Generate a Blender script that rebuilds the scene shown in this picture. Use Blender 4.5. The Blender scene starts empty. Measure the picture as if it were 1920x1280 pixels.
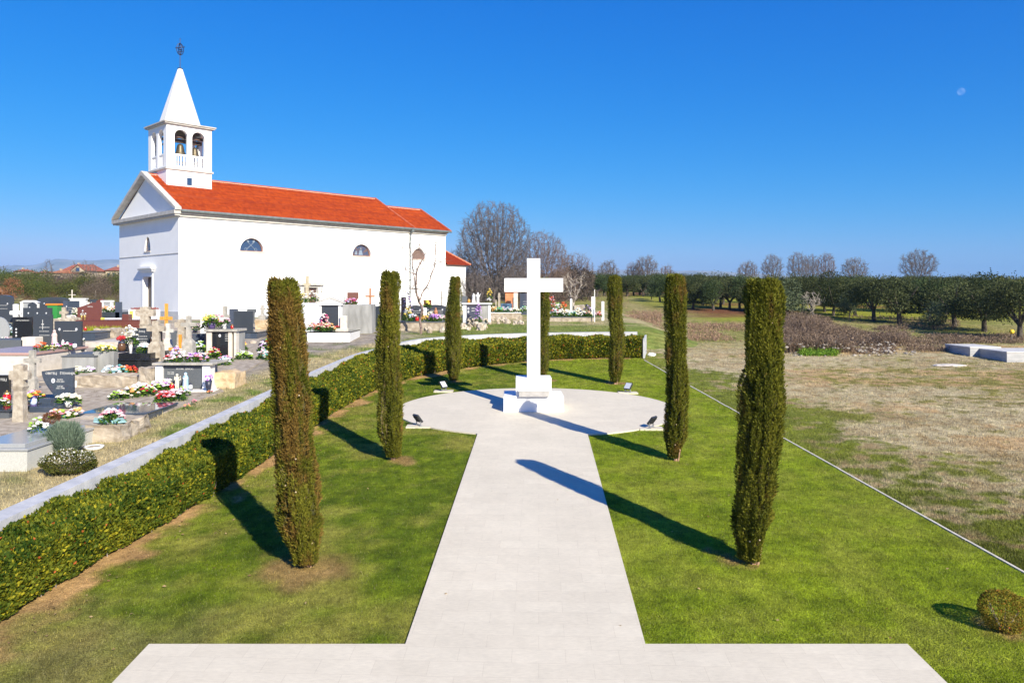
import bpy, bmesh, math, random
import numpy as np
from mathutils import Vector, Matrix
from mathutils.geometry import tessellate_polygon
R = math.radians
C = bpy.context.scene.collection
sc = bpy.context.scene
F = 1433.0            # focal length in photograph pixels
EYE = 6.0
# ---------------------------------------------------------------- camera
cam_d = bpy.data.cameras.new('camera'); cam = bpy.data.objects.new('camera', cam_d); C.objects.link(cam)
cam.location = (0, 0, EYE); cam.rotation_euler = (R(90), 0, 0)
cam_d.sensor_width = 36; cam_d.lens = F/1920*36; cam_d.shift_y = -90/1920
cam_d.clip_start = 0.1; cam_d.clip_end = 60000
sc.camera = cam
# ---------------------------------------------------------------- light
SUN_EL = 31.0; sdx, sdy = 0.53, -0.848
w = bpy.data.worlds.new('World'); sc.world = w; w.use_nodes = True
nt = w.node_tree; nt.nodes.clear()
out = nt.nodes.new('ShaderNodeOutputWorld'); bg = nt.nodes.new('ShaderNodeBackground')
sky = nt.nodes.new('ShaderNodeTexSky'); sky.sky_type = 'NISHITA'; sky.sun_disc = False
sky.sun_elevation = R(SUN_EL); sky.sun_rotation = math.atan2(sdx, sdy)
sky.air_density = 1.0; sky.dust_density = 0.2; sky.ozone_density = 4.0; sky.altitude = 100
hs = nt.nodes.new('ShaderNodeHueSaturation'); hs.inputs['Saturation'].default_value = 1.28; hs.inputs['Value'].default_value = 1.0
bg.inputs['Strength'].default_value = 0.10
EXPO = 0.70
# the photograph's clear winter sky is a deeper blue than the model's: grade its three channels
sep = nt.nodes.new('ShaderNodeSeparateColor'); cmb = nt.nodes.new('ShaderNodeCombineColor')
nt.links.new(sky.outputs[0], hs.inputs['Color']); nt.links.new(hs.outputs[0], sep.inputs[0])
for ch, (p_, a_) in enumerate(((1.72, 0.92), (0.86, 0.70), (0.5, 1.03))):
    k1 = nt.nodes.new('ShaderNodeMath'); k1.operation = 'MULTIPLY'; k1.inputs[1].default_value = 0.1189
    k2 = nt.nodes.new('ShaderNodeMath'); k2.operation = 'POWER'; k2.inputs[1].default_value = p_
    k3 = nt.nodes.new('ShaderNodeMath'); k3.operation = 'MULTIPLY'; k3.inputs[1].default_value = a_/2**EXPO/0.10
    nt.links.new(sep.outputs[ch], k1.inputs[0]); nt.links.new(k1.outputs[0], k2.inputs[0]); nt.links.new(k2.outputs[0], k3.inputs[0]); nt.links.new(k3.outputs[0], cmb.inputs[ch])
nt.links.new(cmb.outputs[0], bg.inputs[0]); nt.links.new(bg.outputs[0], out.inputs[0])
sd = bpy.data.lights.new('sun', 'SUN'); sd.energy = 5.0; sd.angle = R(0.5); sd.color = (1.0, 0.92, 0.76)
so = bpy.data.objects.new('sun', sd); C.objects.link(so)
ce = math.cos(R(SUN_EL))
so.rotation_euler = Vector((sdx*ce, sdy*ce, math.sin(R(SUN_EL)))).to_track_quat('Z', 'Y').to_euler()
sc.view_settings.view_transform = 'Standard'; sc.view_settings.look = 'None'
sc.view_settings.exposure = EXPO; sc.view_settings.gamma = 1.0
sc.cycles.max_bounces = 6; sc.cycles.transparent_max_bounces = 8
try: sc.cycles.use_denoising = True
except Exception: pass
# ---------------------------------------------------------------- terrain
SL = 0.049
def h0(x, y):
    y = np.asarray(y, float)+0*np.asarray(x, float)
    z = SL*np.minimum(y, 110) + 0.012*np.clip(y-110, 0, 300)
    return z
def h1(x, y):
    y = np.asarray(y, float)+0*np.asarray(x, float)
    return 0.9 + SL*np.minimum(y, 60) + 0.012*np.clip(y-60, 0, 400)
def P(px, py, lv=1, dz=0.0):
    """where the sight line of a photograph pixel meets the lawn (lv 0) or the raised cemetery ground (lv 1)"""
    h = h1 if lv else h0
    a, b = 3.0, 600.0
    for _ in range(50):
        t = (a+b)/2
        if EYE + t*(550-py)/F > float(h(0, t)) + dz: a = t
        else: b = t
    t = (a+b)/2
    return (px-960)/F*t, t, float(h(0, t)) + dz
# ---------------------------------------------------------------- noise
def _hash(i, j, k, s):
    n = (i*374761393 + j*668265263 + k*2147483647 + s*974634777) & 0xffffffff
    n = ((n ^ (n >> 13))*1274126177) & 0xffffffff
    return ((n ^ (n >> 16)) & 0xffff)/65535.0
def vn(x, y, z=0.0, s=0):
    x = np.asarray(x, float); y = np.asarray(y, float); z = np.asarray(z, float) + 0*x
    xi = np.floor(x).astype(np.int64); yi = np.floor(y).astype(np.int64); zi = np.floor(z).astype(np.int64)
    fx, fy, fz = x-xi, y-yi, z-zi
    fx = fx*fx*(3-2*fx); fy = fy*fy*(3-2*fy); fz = fz*fz*(3-2*fz)
    r = 0
    for a in (0, 1):
        for b in (0, 1):
            for c in (0, 1):
                r = r + _hash(xi+a, yi+b, zi+c, s)*(fx if a else 1-fx)*(fy if b else 1-fy)*(fz if c else 1-fz)
    return r
def fbm(x, y, z=0.0, s=0, o=4):
    r = 0; a = 0.5; t = 0
    for i in range(o):
        r = r + a*vn(x*2**i, y*2**i, np.asarray(z)*2**i, s+i*7); t += a; a *= 0.5
    return r/t
def sst(a, b, v):
    t = np.clip((v-a)/(b-a), 0, 1); return t*t*(3-2*t)
# ---------------------------------------------------------------- materials
MATS = {}
def mat(name, c, rough=0.8, c2=None, scale=3.0, bump=0.0, bscale=None, metal=0.0, spec=0.5, detail=6, stretch=None, contrast=(0.35, 0.65), emit=None):
    if name in MATS: return MATS[name]
    m = bpy.data.materials.new(name); m.use_nodes = True; MATS[name] = m
    N = m.node_tree.nodes; L = m.node_tree.links; b = N['Principled BSDF']
    b.inputs['Base Color'].default_value = (*c, 1); b.inputs['Roughness'].default_value = rough
    b.inputs['Metallic'].default_value = metal; b.inputs['Specular IOR Level'].default_value = spec
    geo = N.new('ShaderNodeNewGeometry'); src = geo.outputs['Position']
    if stretch:
        mp = N.new('ShaderNodeMapping'); mp.inputs['Scale'].default_value = stretch; L.new(src, mp.inputs[0]); src = mp.outputs[0]
    if c2 is not None:
        n = N.new('ShaderNodeTexNoise'); n.inputs['Scale'].default_value = scale; n.inputs['Detail'].default_value = detail
        L.new(src, n.inputs['Vector'])
        rp = N.new('ShaderNodeValToRGB'); rp.color_ramp.elements[0].position = contrast[0]; rp.color_ramp.elements[1].position = contrast[1]
        rp.color_ramp.elements[0].color = (*c, 1); rp.color_ramp.elements[1].color = (*c2, 1)
        L.new(n.outputs['Fac'], rp.inputs[0]); L.new(rp.outputs[0], b.inputs['Base Color'])
    if bump:
        n2 = N.new('ShaderNodeTexNoise'); n2.inputs['Scale'].default_value = bscale or scale*3; n2.inputs['Detail'].default_value = 5
        L.new(src, n2.inputs['Vector'])
        bp = N.new('ShaderNodeBump'); bp.inputs['Strength'].default_value = bump; bp.inputs['Distance'].default_value = 0.03
        L.new(n2.outputs['Fac'], bp.inputs['Height']); L.new(bp.outputs[0], b.inputs['Normal'])
    return m
def col_mat(name, rough=0.7, transl=0.25, detail=None, bump=0.0, dvar=(0.6, 1.4), spec=0.3):
    """surface that takes its own colour from the mesh's colour attribute"""
    m = bpy.data.materials.new(name); m.use_nodes = True; MATS[name] = m
    N = m.node_tree.nodes; L = m.node_tree.links; b = N['Principled BSDF']; o = N['Material Output']
    b.inputs['Roughness'].default_value = rough; b.inputs['Specular IOR Level'].default_value = spec
    a = N.new('ShaderNodeAttribute'); a.attribute_name = 'Col'; src = a.outputs['Color']
    if detail:
        geo = N.new('ShaderNodeNewGeometry')
        prev = None
        for sc_ in detail:
            n = N.new('ShaderNodeTexNoise'); n.inputs['Scale'].default_value = sc_; n.inputs['Detail'].default_value = 4
            L.new(geo.outputs['Position'], n.inputs['Vector'])
            mr = N.new('ShaderNodeMapRange'); mr.inputs['From Min'].default_value = 0.3; mr.inputs['From Max'].default_value = 0.7
            mr.inputs['To Min'].default_value = dvar[0]; mr.inputs['To Max'].default_value = dvar[1]
            L.new(n.outputs['Fac'], mr.inputs[0])
            vm = N.new('ShaderNodeVectorMath'); vm.operation = 'SCALE'
            L.new(src, vm.inputs[0]); L.new(mr.outputs[0], vm.inputs['Scale']); src = vm.outputs[0]; prev = n
        if bump:
            bp = N.new('ShaderNodeBump'); bp.inputs['Strength'].default_value = bump; bp.inputs['Distance'].default_value = 0.05
            L.new(prev.outputs['Fac'], bp.inputs['Height']); L.new(bp.outputs[0], b.inputs['Normal'])
    L.new(src, b.inputs['Base Color'])
    if transl:
        t = N.new('ShaderNodeBsdfTranslucent'); L.new(src, t.inputs['Color'])
        mx = N.new('ShaderNodeMixShader'); mx.inputs[0].default_value = transl
        L.new(b.outputs[0], mx.inputs[1]); L.new(t.outputs[0], mx.inputs[2]); L.new(mx.outputs[0], o.inputs['Surface'])
    return m
# ---------------------------------------------------------------- mesh helpers
class MB:
    def __init__(s): s.v = []; s.f = []; s.m = []
    def add(s, v, f, mi=0):
        o = len(s.v); s.v += [tuple(p) for p in v]
        for q in f: s.f.append(tuple(i+o for i in q)); s.m.append(mi)
        return s
    def box(s, x0, x1, y0, y1, z0, z1, mi=0, M=None, ch=0.0):
        if ch:
            v = []
            for z, e in ((z0, 0), (z1-ch, 0), (z1, ch)):
                v += [(x0+e, y0+e, z), (x1-e, y0+e, z), (x1-e, y1-e, z), (x0+e, y1-e, z)]
            f = [(3, 2, 1, 0), (8, 9, 10, 11)]
            for k in (0, 4):
                for i in range(4): f.append((k+i, k+(i+1) % 4, k+4+(i+1) % 4, k+4+i))
        else:
            v = [(x0, y0, z0), (x1, y0, z0), (x1, y1, z0), (x0, y1, z0), (x0, y0, z1), (x1, y0, z1), (x1, y1, z1), (x0, y1, z1)]
            f = [(3, 2, 1, 0), (4, 5, 6, 7), (0, 1, 5, 4), (1, 2, 6, 5), (2, 3, 7, 6), (3, 0, 4, 7)]
        if M is not None: v = [M @ Vector(p) for p in v]
        return s.add(v, f, mi)
    def prism(s, pts, y0, y1, mi=0):
        """outline in x,z extruded from y0 (towards the viewer) to y1"""
        n = len(pts); v = [(x, y0, z) for x, z in pts] + [(x, y1, z) for x, z in pts]
        tri = tessellate_polygon([[Vector((x, z, 0)) for x, z in pts]])
        f = [tuple(t) for t in tri] + [tuple(i+n for i in t[::-1]) for t in tri]
        f += [(i, (i+1) % n, n+(i+1) % n, n+i) for i in range(n)]
        return s.add(v, f, mi)
    def tube(s, p, q, r, r2=None, n=8, mi=0, cap=True):
        p, q = Vector(p), Vector(q); r2 = r if r2 is None else r2
        d = (q-p).normalized(); a = d.orthogonal().normalized(); b = d.cross(a)
        v = []
        for c, rr in ((p, r), (q, r2)):
            for i in range(n):
                t = 2*math.pi*i/n; v.append(c+(a*math.cos(t)+b*math.sin(t))*rr)
        f = [(i, (i+1) % n, n+(i+1) % n, n+i) for i in range(n)]
        if cap: f += [tuple(range(n))[::-1], tuple(range(n, 2*n))]
        return s.add(v, f, mi)
    def lathe(s, prof, n=14, c=(0, 0, 0), mi=0, sx=1, sy=1):
        v = []; k = len(prof)
        for r, z in prof:
            for i in range(n):
                t = 2*math.pi*i/n; v.append((c[0]+r*math.cos(t)*sx, c[1]+r*math.sin(t)*sy, c[2]+z))
        f = []
        for j in range(k-1):
            for i in range(n): f.append((j*n+i, j*n+(i+1) % n, (j+1)*n+(i+1) % n, (j+1)*n+i))
        f += [tuple(range(n))[::-1], tuple(range((k-1)*n, k*n))]
        return s.add(v, f, mi)
    def ico(s, c, r, sub=1, mi=0, jit=0.0, rnd=random, sz=(1, 1, 1)):
        v, f = ICO[sub]
        o = []
        for p in v:
            k = r*(1+jit*(rnd.random()-0.5)*2)
            o.append((c[0]+p[0]*k*sz[0], c[1]+p[1]*k*sz[1], c[2]+p[2]*k*sz[2]))
        return s.add(o, f, mi)
    def build(s, name, mats, parent=None, smooth=False, loc=None, angle=None):
        me = bpy.data.meshes.new(name); me.from_pydata(s.v, [], s.f)
        mats = mats if isinstance(mats, (list, tuple)) else [mats]
        for m in mats: me.materials.append(m)
        if len(mats) > 1: me.polygons.foreach_set('material_index', s.m)
        bm = bmesh.new(); bm.from_mesh(me); bmesh.ops.recalc_face_normals(bm, faces=bm.faces); bm.to_mesh(me); bm.free()
        if smooth: me.polygons.foreach_set('use_smooth', [True]*len(me.polygons))
        me.update()
        return link(name, me, parent, loc)
def link(name, me, parent=None, loc=None):
    o = bpy.data.objects.new(name, me); C.objects.link(o)
    if parent is not None: o.parent = parent
    if loc is not None: o.location = loc
    return o
ICO = {}
for _s in (1, 2, 3):
    _b = bmesh.new(); bmesh.ops.create_icosphere(_b, subdivisions=_s, radius=1.0)
    _b.verts.ensure_lookup_table()
    ICO[_s] = ([tuple(v.co) for v in _b.verts], [tuple(v.index for v in f.verts) for f in _b.faces]); _b.free()
def npmesh(name, V, Fc, k, mats, col=None, smooth=False, mi=None):
    """V (n,3), Fc flat vertex indices of k-gons, col (n,3) colour per vertex"""
    me = bpy.data.meshes.new(name); V = np.asarray(V, np.float32); Fc = np.asarray(Fc, np.int32).ravel(); nf = len(Fc)//k
    me.vertices.add(len(V)); me.vertices.foreach_set('co', V.ravel())
    me.loops.add(len(Fc)); me.loops.foreach_set('vertex_index', Fc)
    me.polygons.add(nf); me.polygons.foreach_set('loop_start', np.arange(nf, dtype=np.int32)*k)
    me.polygons.foreach_set('loop_total', np.full(nf, k, np.int32))
    if smooth: me.polygons.foreach_set('use_smooth', np.ones(nf, bool))
    for m in (mats if isinstance(mats, (list, tuple)) else [mats]): me.materials.append(m)
    if mi is not None: me.polygons.foreach_set('material_index', np.asarray(mi, np.int32))
    if col is not None:
        a = me.color_attributes.new('Col', 'FLOAT_COLOR', 'POINT')
        c4 = np.ones((len(V), 4), np.float32); c4[:, :3] = col; a.data.foreach_set('color', c4.ravel())
    me.update(calc_edges=True)
    return me
def leaves(pos, axis, up, ln, wd, col, fold=0.0, rng=None):
    """one four-cornered leaf per point: pos (n,3), axis = leaf direction, up = rough leaf normal"""
    axis = axis/np.linalg.norm(axis, axis=1, keepdims=True)
    side = np.cross(axis, up); side /= (np.linalg.norm(side, axis=1, keepdims=True)+1e-9)
    nn = np.cross(side, axis)
    ln = np.asarray(ln).reshape(-1, 1); wd = np.asarray(wd).reshape(-1, 1)
    a = pos; b = pos+axis*ln*0.5+side*wd*0.5+nn*wd*fold; c = pos+axis*ln; d = pos+axis*ln*0.5-side*wd*0.5+nn*wd*fold
    V = np.stack([a, b, c, d], 1).reshape(-1, 3)
    Fc = np.arange(len(V)); return V, Fc, np.repeat(col, 4, axis=0)
def thing(name, label, cat, loc=(0, 0, 0), rz=0.0, group=None, kind=None):
    o = bpy.data.objects.new(name, None); C.objects.link(o); o.location = loc; o.rotation_euler = (0, 0, rz)
    o.empty_display_size = 0.3
    return tag(o, label, cat, group, kind)
def tag(o, label=None, cat=None, group=None, kind=None):
    if label: o['label'] = label
    if cat: o['category'] = cat
    if group: o['group'] = group
    if kind: o['kind'] = kind
    return o
def dup(root, loc, rz=None, label=None, group=None, scale=None):
    r = root.copy(); C.objects.link(r); r.location = loc
    if rz is not None: r.rotation_euler = (0, 0, rz)
    if scale is not None: r.scale = scale if hasattr(scale, '__len__') else (scale,)*3
    if label: r['label'] = label
    if group: r['group'] = group
    for ch in [c for c in KIDS.get(root.name, [])]:
        c = ch.copy(); C.objects.link(c); c.parent = r
        for g in KIDS.get(ch.name, []):
            d = g.copy(); C.objects.link(d); d.parent = c
    return r
KIDS = {}
def reg(root):
    KIDS[root.name] = list(root.children)
    for c in root.children: KIDS[c.name] = list(c.children)
    return root
FOL = col_mat('foliage', 0.68, 0.22, spec=0.12)
BARK = mat('bark', (0.16, 0.13, 0.10), 0.9, (0.28, 0.24, 0.20), 6, 0.5)
# ================================================================= garden outline
HI = [(-8.55, 6), (-8.3, 12.4), (-7.3, 20.2), (-6.86, 27.3), (-6.3, 32.5), (-5.3, 36.5), (-3.6, 39.5), (-1.8, 41.4), (0, 42.8), (2.2, 44.0), (5, 44.7), (7.6, 44.9)]
WO = [(-10.3, 6), (-9.95, 12.4), (-9.35, 20.2), (-8.8, 28), (-8.3, 34), (-7.7, 38.5), (-6.4, 41.8), (-4.6, 44.2), (-2.0, 45.8), (1.5, 46.9), (5, 47.4), (8.2, 47.6)]
def resample(pts, n):
    p = np.array(pts, float)
    # smooth by Catmull-Rom
    q = []
    for i in range(len(p)-1):
        a, b, c, d = p[max(i-1, 0)], p[i], p[i+1], p[min(i+2, len(p)-1)]
        for t in np.linspace(0, 1, 12, endpoint=False):
            q.append(0.5*((2*b)+(-a+c)*t+(2*a-5*b+4*c-d)*t*t+(-a+3*b-3*c+d)*t**3))
    q.append(p[-1]); q = np.array(q)
    s = np.r_[0, np.cumsum(np.linalg.norm(np.diff(q, axis=0), axis=1))]
    u = np.linspace(0, s[-1], n)
    return np.c_[np.interp(u, s, q[:, 0]), np.interp(u, s, q[:, 1])]
NH = 400
hin = resample(HI, NH); wout = resample(WO, NH)
dv = hin-wout; dl = np.linalg.norm(dv, axis=1, keepdims=True)
win = wout + dv/dl*0.50          # inner face of the wall
hout = wout + dv/dl*0.66
def polydist(x, y, pl):
    d = np.full(np.shape(x), 1e9)
    st = pl[::8]
    for i in range(len(st)-1):
        ax, ay = st[i]; bx, by = st[i+1]; L2 = (bx-ax)**2+(by-ay)**2
        t = np.clip(((x-ax)*(bx-ax)+(y-ay)*(by-ay))/L2, 0, 1)
        d = np.minimum(d, np.hypot(x-ax-t*(bx-ax), y-ay-t*(by-ay)))
    return d
def kerbx(y): return 7.55 + (44.7-np.asarray(y, float))*0.0712
def mixc(a, b, t): t = np.asarray(t)[..., None]; return np.asarray(a)*(1-t)+np.asarray(b)*t
G_DARK = np.array((0.075, 0.112, 0.007)); G_LIGHT = np.array((0.225, 0.285, 0.013)); G_YEL = np.array((0.30, 0.26, 0.06))
SOIL = np.array((0.42, 0.25, 0.11)); DRY = np.array((0.45, 0.38, 0.23)); DRY2 = np.array((0.29, 0.215, 0.105)); MUD = np.array((0.48, 0.31, 0.15))
def gcol(x, y):
    x = np.asarray(x, float); y = np.asarray(y, float)
    n1 = fbm(x*0.35, y*0.35, 0, 1); n2 = fbm(x*1.5, y*1.5, 0, 5); n3 = fbm(x*0.9+40, y*0.5, 0, 9)
    right = sst(-1.0, 3.0, x)
    lawn = mixc(G_DARK, G_LIGHT, np.clip(0.18+0.42*right+0.30*(n1-0.5)+0.45*(n2-0.5)+0.9*(fbm(x*5, y*4, 0, 15, 2)-.5), 0, 1))
    lawn = mixc(lawn, G_YEL, np.clip((n3-0.47)*1.8+(n2-.5)*1.6+.12, 0, 0.7)*(0.75-0.40*right))
    dh = polydist(x, y, hin)
    near = sst(18, 11, y)*sst(-2, -7, x)
    sm = sst(0.50+0.45*near, 0.05, dh+(n2-0.5)*1.8)*sst(0.25, 0.55, n1+0.25*near+0.12)
    lawn = mixc(lawn, SOIL, np.clip(sm, 0, 0.9))
    lawn = mixc(lawn, DRY2*0.8, np.clip((n1-0.5)*2.5, 0, 0.5)*near)
    for tx, ty, rr in TREE_SPOTS:
        d = np.hypot(x-tx, (y-ty))
        lawn = mixc(lawn, SOIL*0.75, sst(rr, rr*0.2, d+(n2-0.5)*1.6)*0.75)
    # field east of the kerb
    e = x-kerbx(y)
    g = np.clip(0.25+1.0*(n1-0.5)+(n2-0.5), 0, 1)
    green = mixc(mixc(G_DARK*1.2, G_LIGHT*0.85, g), np.array((0.25, 0.20, 0.07)), .25+.45*sst(1.5, 7, e))
    dryf = fbm(x*0.22+7, y*0.42, 0, 21); dryf2 = fbm(x*2.2, y*2.8, 0, 33, 3)
    band = sst(0.2, 5.5, e+(dryf-0.5)*5.0)*sst(12.5, 17, y+e*0.15)
    band = np.maximum(band, 0.95*sst(38, 42, y)*sst(0.5, 2.5, e))
    band = band*(1-.34*sst(29, 33, y+(dryf-.5)*5)*sst(44, 39, y+(n1-.5)*4)*sst(11, 15, x))
    far = sst(47, 56, y+(dryf-0.5)*10)
    dm = np.clip((band*1.0+(dryf-0.5)*1.5+(dryf2-0.5)*2.6-0.46)*1.7+.45, 0, 1)
    dmix = mixc(DRY, DRY2, np.clip((dryf2-0.42)*2.5+(n1-0.5), 0, 1))
    mud = sst(0.54, 0.66, fbm(x*0.16+3, y*0.5+9, 0, 51)+.25*(dryf2-.5))*sst(3, 8, e)
    dmix = mixc(dmix, MUD, mud*0.6)
    fld = mixc(green, dmix, dm)
    farc = mixc(np.array((0.20, 0.205, 0.050)), np.array((0.33, 0.27, 0.12)), np.clip((n1-0.35)*1.8+(n2-0.5)*0.8, 0, 1))
    grove = mixc(np.array((0.24, 0.25, 0.03)), np.array((0.16, 0.07, 0.035)), sst(0.45, 0.6, fbm(x*0.05, y*0.25, 0, 77)))
    farc = mixc(farc, grove, sst(66, 72, y-x*0.05)*sst(14, 22, x))
    fld = mixc(fld, farc, far)
    c = mixc(lawn, fld, sst(-0.05, 0.05, e+(n2-0.5)*0.1)*(1.0))
    behind = sst(44.9, 45.3, y)
    c = np.where((y > 46)[..., None], fld, c)
    return c
TREE_SPOTS = [(-3.95, 14.5, 1.3), (4.6, 15.1, 0.45), (-3.3, 22.4, 0.5), (4.6, 22.4, 0.5), (-2.75, 36.5, 0.7), (4.85, 36.1, 0.6), (1.5, 36.6, 0.5), (7.9, 12.3, 0.5)]
GM = col_mat('ground', 0.95, 0.0, (1.7, 7.0, 30.0), 0.8, (0.74, 1.28), 0.1)
def axis(dense0, dense1, st, lo, hi):
    a = list(np.arange(dense0, dense1, st)); s = st; v = dense1
    while v < hi: a.append(v); s *= 1.18; v += s
    a.append(hi); s = st; v = dense0-st; b = []
    while v > lo: b.append(v); s *= 1.18; v -= s
    b.append(lo)
    return np.array(b[::-1]+a)
gx = axis(-12, 42, 0.16, -9000, 9000); gy = axis(8, 62, 0.16, -60, 9000)
X, Y = np.meshgrid(gx, gy)
Z = h0(X, Y) + 0.03*(fbm(X*0.8, Y*0.8, 0, 3)-0.5)*(X > kerbx(Y)+0.4)*2.0
nx, ny = len(gx), len(gy)
ii = np.arange(nx*ny).reshape(ny, nx)
Fq = np.stack([ii[:-1, :-1], ii[:-1, 1:], ii[1:, 1:], ii[1:, :-1]], -1)
Vg = np.stack([X, Y, Z], -1).reshape(-1, 3)
me = npmesh('ground', Vg, Fq, 4, GM, gcol(X, Y).reshape(-1, 3), smooth=True)
tag(link('ground', me), 'mown green lawn running on to the dry patchy field', None, None, 'structure')
# cemetery terrace
def ccol(x, y):
    n1 = fbm(x*0.5, y*0.5, 0, 101); n2 = fbm(x*2.0, y*2.0, 0, 105); n3 = fbm(x*0.15, y*0.3, 0, 111)
    c = mixc(np.array((0.40, 0.33, 0.18)), np.array((0.27, 0.25, 0.10)), np.clip((n1-0.4)*3, 0, 1))
    dw = polydist(x, y, wout)
    grav = mixc(np.array((0.33, 0.29, 0.235)), np.array((0.24, 0.20, 0.155)), n2)
    c = mixc(c, grav, sst(1.8, 3.4, dw+(n1-0.5)*1.5)*sst(0.8, -0.5, x-(-6.5)))
    gr = np.array((0.11, 0.17, 0.022))
    c = mixc(c, gr, np.clip(sst(0.52, 0.66, n1*0.6+n2*0.4)*0.9, 0, 1))
    c = mixc(c, mixc(gr, np.array((0.26, 0.24, 0.07)), np.clip((n2-0.35)*2, 0, 1)), sst(-7, -5, x)*sst(58, 55, y)*0.9)
    return c
ys = axis(6, 62, 0.2, 2, 100); us = np.r_[0, np.cumsum(np.linspace(0.12, 2.6, 56))]; us = us/us[-1]
wy = wout[:, 1]; wx = wout[:, 0]
cv = []; cc = []
for yy in list(ys[ys < 47.55])+[47.6]+[47.6001]+list(ys[ys > 47.65]):
    xe = np.interp(yy, wy, wx)
    if yy <= 47.6: xr = xe-0.02
    else: xr = 14.5
    x = xr-(xr+75)*us
    z = h1(x, yy)
    if yy > 47.6:
        k = 1-(1-sst(9.0, 14.0, x))*(1-sst(8.0, 8.5, x)*(1-sst(47.6, 54, yy))); z = z*(1-k)+(h0(x, yy)-0.15)*k
    cv.append(np.c_[x, np.full_like(x, yy), z]); cc.append(ccol(x, np.full_like(x, yy)))
cv = np.array(cv); m_, k_ = cv.shape[:2]; ii = np.arange(m_*k_).reshape(m_, k_)
Fq = np.stack([ii[:-1, :-1], ii[1:, :-1], ii[1:, 1:], ii[:-1, 1:]], -1)
Fq = np.delete(Fq, int((ys < 47.55).sum()), 0)
me = npmesh('cemetery_ground', cv.reshape(-1, 3), Fq, 4, GM, np.array(cc).reshape(-1, 3), smooth=True)
tag(link('cemetery_ground', me), 'gravel and dry grass of the raised cemetery', None, None, 'structure')
# ================================================================= paving
def brick_mat(name, c1, c2, mort, bw, bh, ms):
    m = bpy.data.materials.new(name); m.use_nodes = True; N = m.node_tree.nodes; L = m.node_tree.links; b = N['Principled BSDF']
    geo = N.new('ShaderNodeNewGeometry'); mp = N.new('ShaderNodeMapping'); mp.inputs['Rotation'].default_value = (0, 0, R(2)); L.new(geo.outputs['Position'], mp.inputs[0])
    br = N.new('ShaderNodeTexBrick'); br.inputs['Scale'].default_value = 1; br.inputs['Brick Width'].default_value = bw; br.inputs['Row Height'].default_value = bh
    br.inputs['Mortar Size'].default_value = ms; br.inputs['Mortar Smooth'].default_value = 0.3
    br.inputs['Color1'].default_value = (*c1, 1); br.inputs['Color2'].default_value = (*c2, 1); br.inputs['Mortar'].default_value = (*mort, 1)
    L.new(mp.outputs[0], br.inputs[0])
    src = br.outputs['Color']
    for scl, a, bb, stp in ((0.7, 0.94, 1.04, (1, 1, 1)), (3.5, 0.97, 1.03, (1, 1, 1)), (26.0, 0.94, 1.05, (0.35, 1, 1)), (160.0, 0.95, 1.05, (1, 1, 1))):
        mp2 = N.new('ShaderNodeMapping'); mp2.inputs['Scale'].default_value = stp; L.new(geo.outputs['Position'], mp2.inputs[0])
        n = N.new('ShaderNodeTexNoise'); n.inputs['Scale'].default_value = scl; n.inputs['Detail'].default_value = 5; L.new(mp2.outputs[0], n.inputs['Vector'])
        mr = N.new('ShaderNodeMapRange'); mr.inputs['From Min'].default_value = 0.3; mr.inputs['From Max'].default_value = 0.7
        mr.inputs['To Min'].default_value = a; mr.inputs['To Max'].default_value = bb; L.new(n.outputs['Fac'], mr.inputs[0])
        vm = N.new('ShaderNodeVectorMath'); vm.operation = 'SCALE'; L.new(src, vm.inputs[0]); L.new(mr.outputs[0], vm.inputs['Scale']); src = vm.outputs[0]
    L.new(src, b.inputs['Base Color']); b.inputs['Roughness'].default_value = 0.75
    return m
PAVE = brick_mat('limestone_paving', (0.635, 0.575, 0.45), (0.605, 0.545, 0.425), (0.52, 0.46, 0.355), 0.80, 0.40, 0.0035)
yc, xc, ea, eb = 29.9, 0.97, 5.45, 4.6
def pathx(y): return -1.64+(y-11.75)*0.0349, 2.05+(y-11.75)*0.0349
out_ = [(-5.62, 7.0), (6.08, 7.0), (6.08, 11.75), (pathx(11.75)[1], 11.75)]
yj = yc-eb*math.sqrt(1-(1.87/ea)**2)
out_.append((pathx(yj)[1], yj))
a0 = math.atan2(-(eb*math.sqrt(1-(1.87/ea)**2))/eb, 1.87/ea)
a1 = -math.pi-a0
nn_ = 90
for i in range(1, nn_):
    t = a0+(a1+2*math.pi-a0)*i/nn_; out_.append((xc+ea*math.cos(t), yc+eb*math.sin(t)))
out_ += [(pathx(yj)[0], yj), (pathx(11.75)[0], 11.75), (-5.58, 11.75)]
mb = MB(); n = len(out_); TH = 0.045
v = [(x, y, float(h0(x, y))+TH) for x, y in out_]+[(x, y, float(h0(x, y))-0.1) for x, y in out_]
tri = tessellate_polygon([[Vector((x, y, 0)) for x, y in out_]])
mb.add(v, [tuple(t) for t in tri]+[(i, (i+1) % n, n+(i+1) % n, n+i) for i in range(n)])
tag(mb.build('path', PAVE), 'pale limestone path opening into a round plaza', None, None, 'structure')
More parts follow.
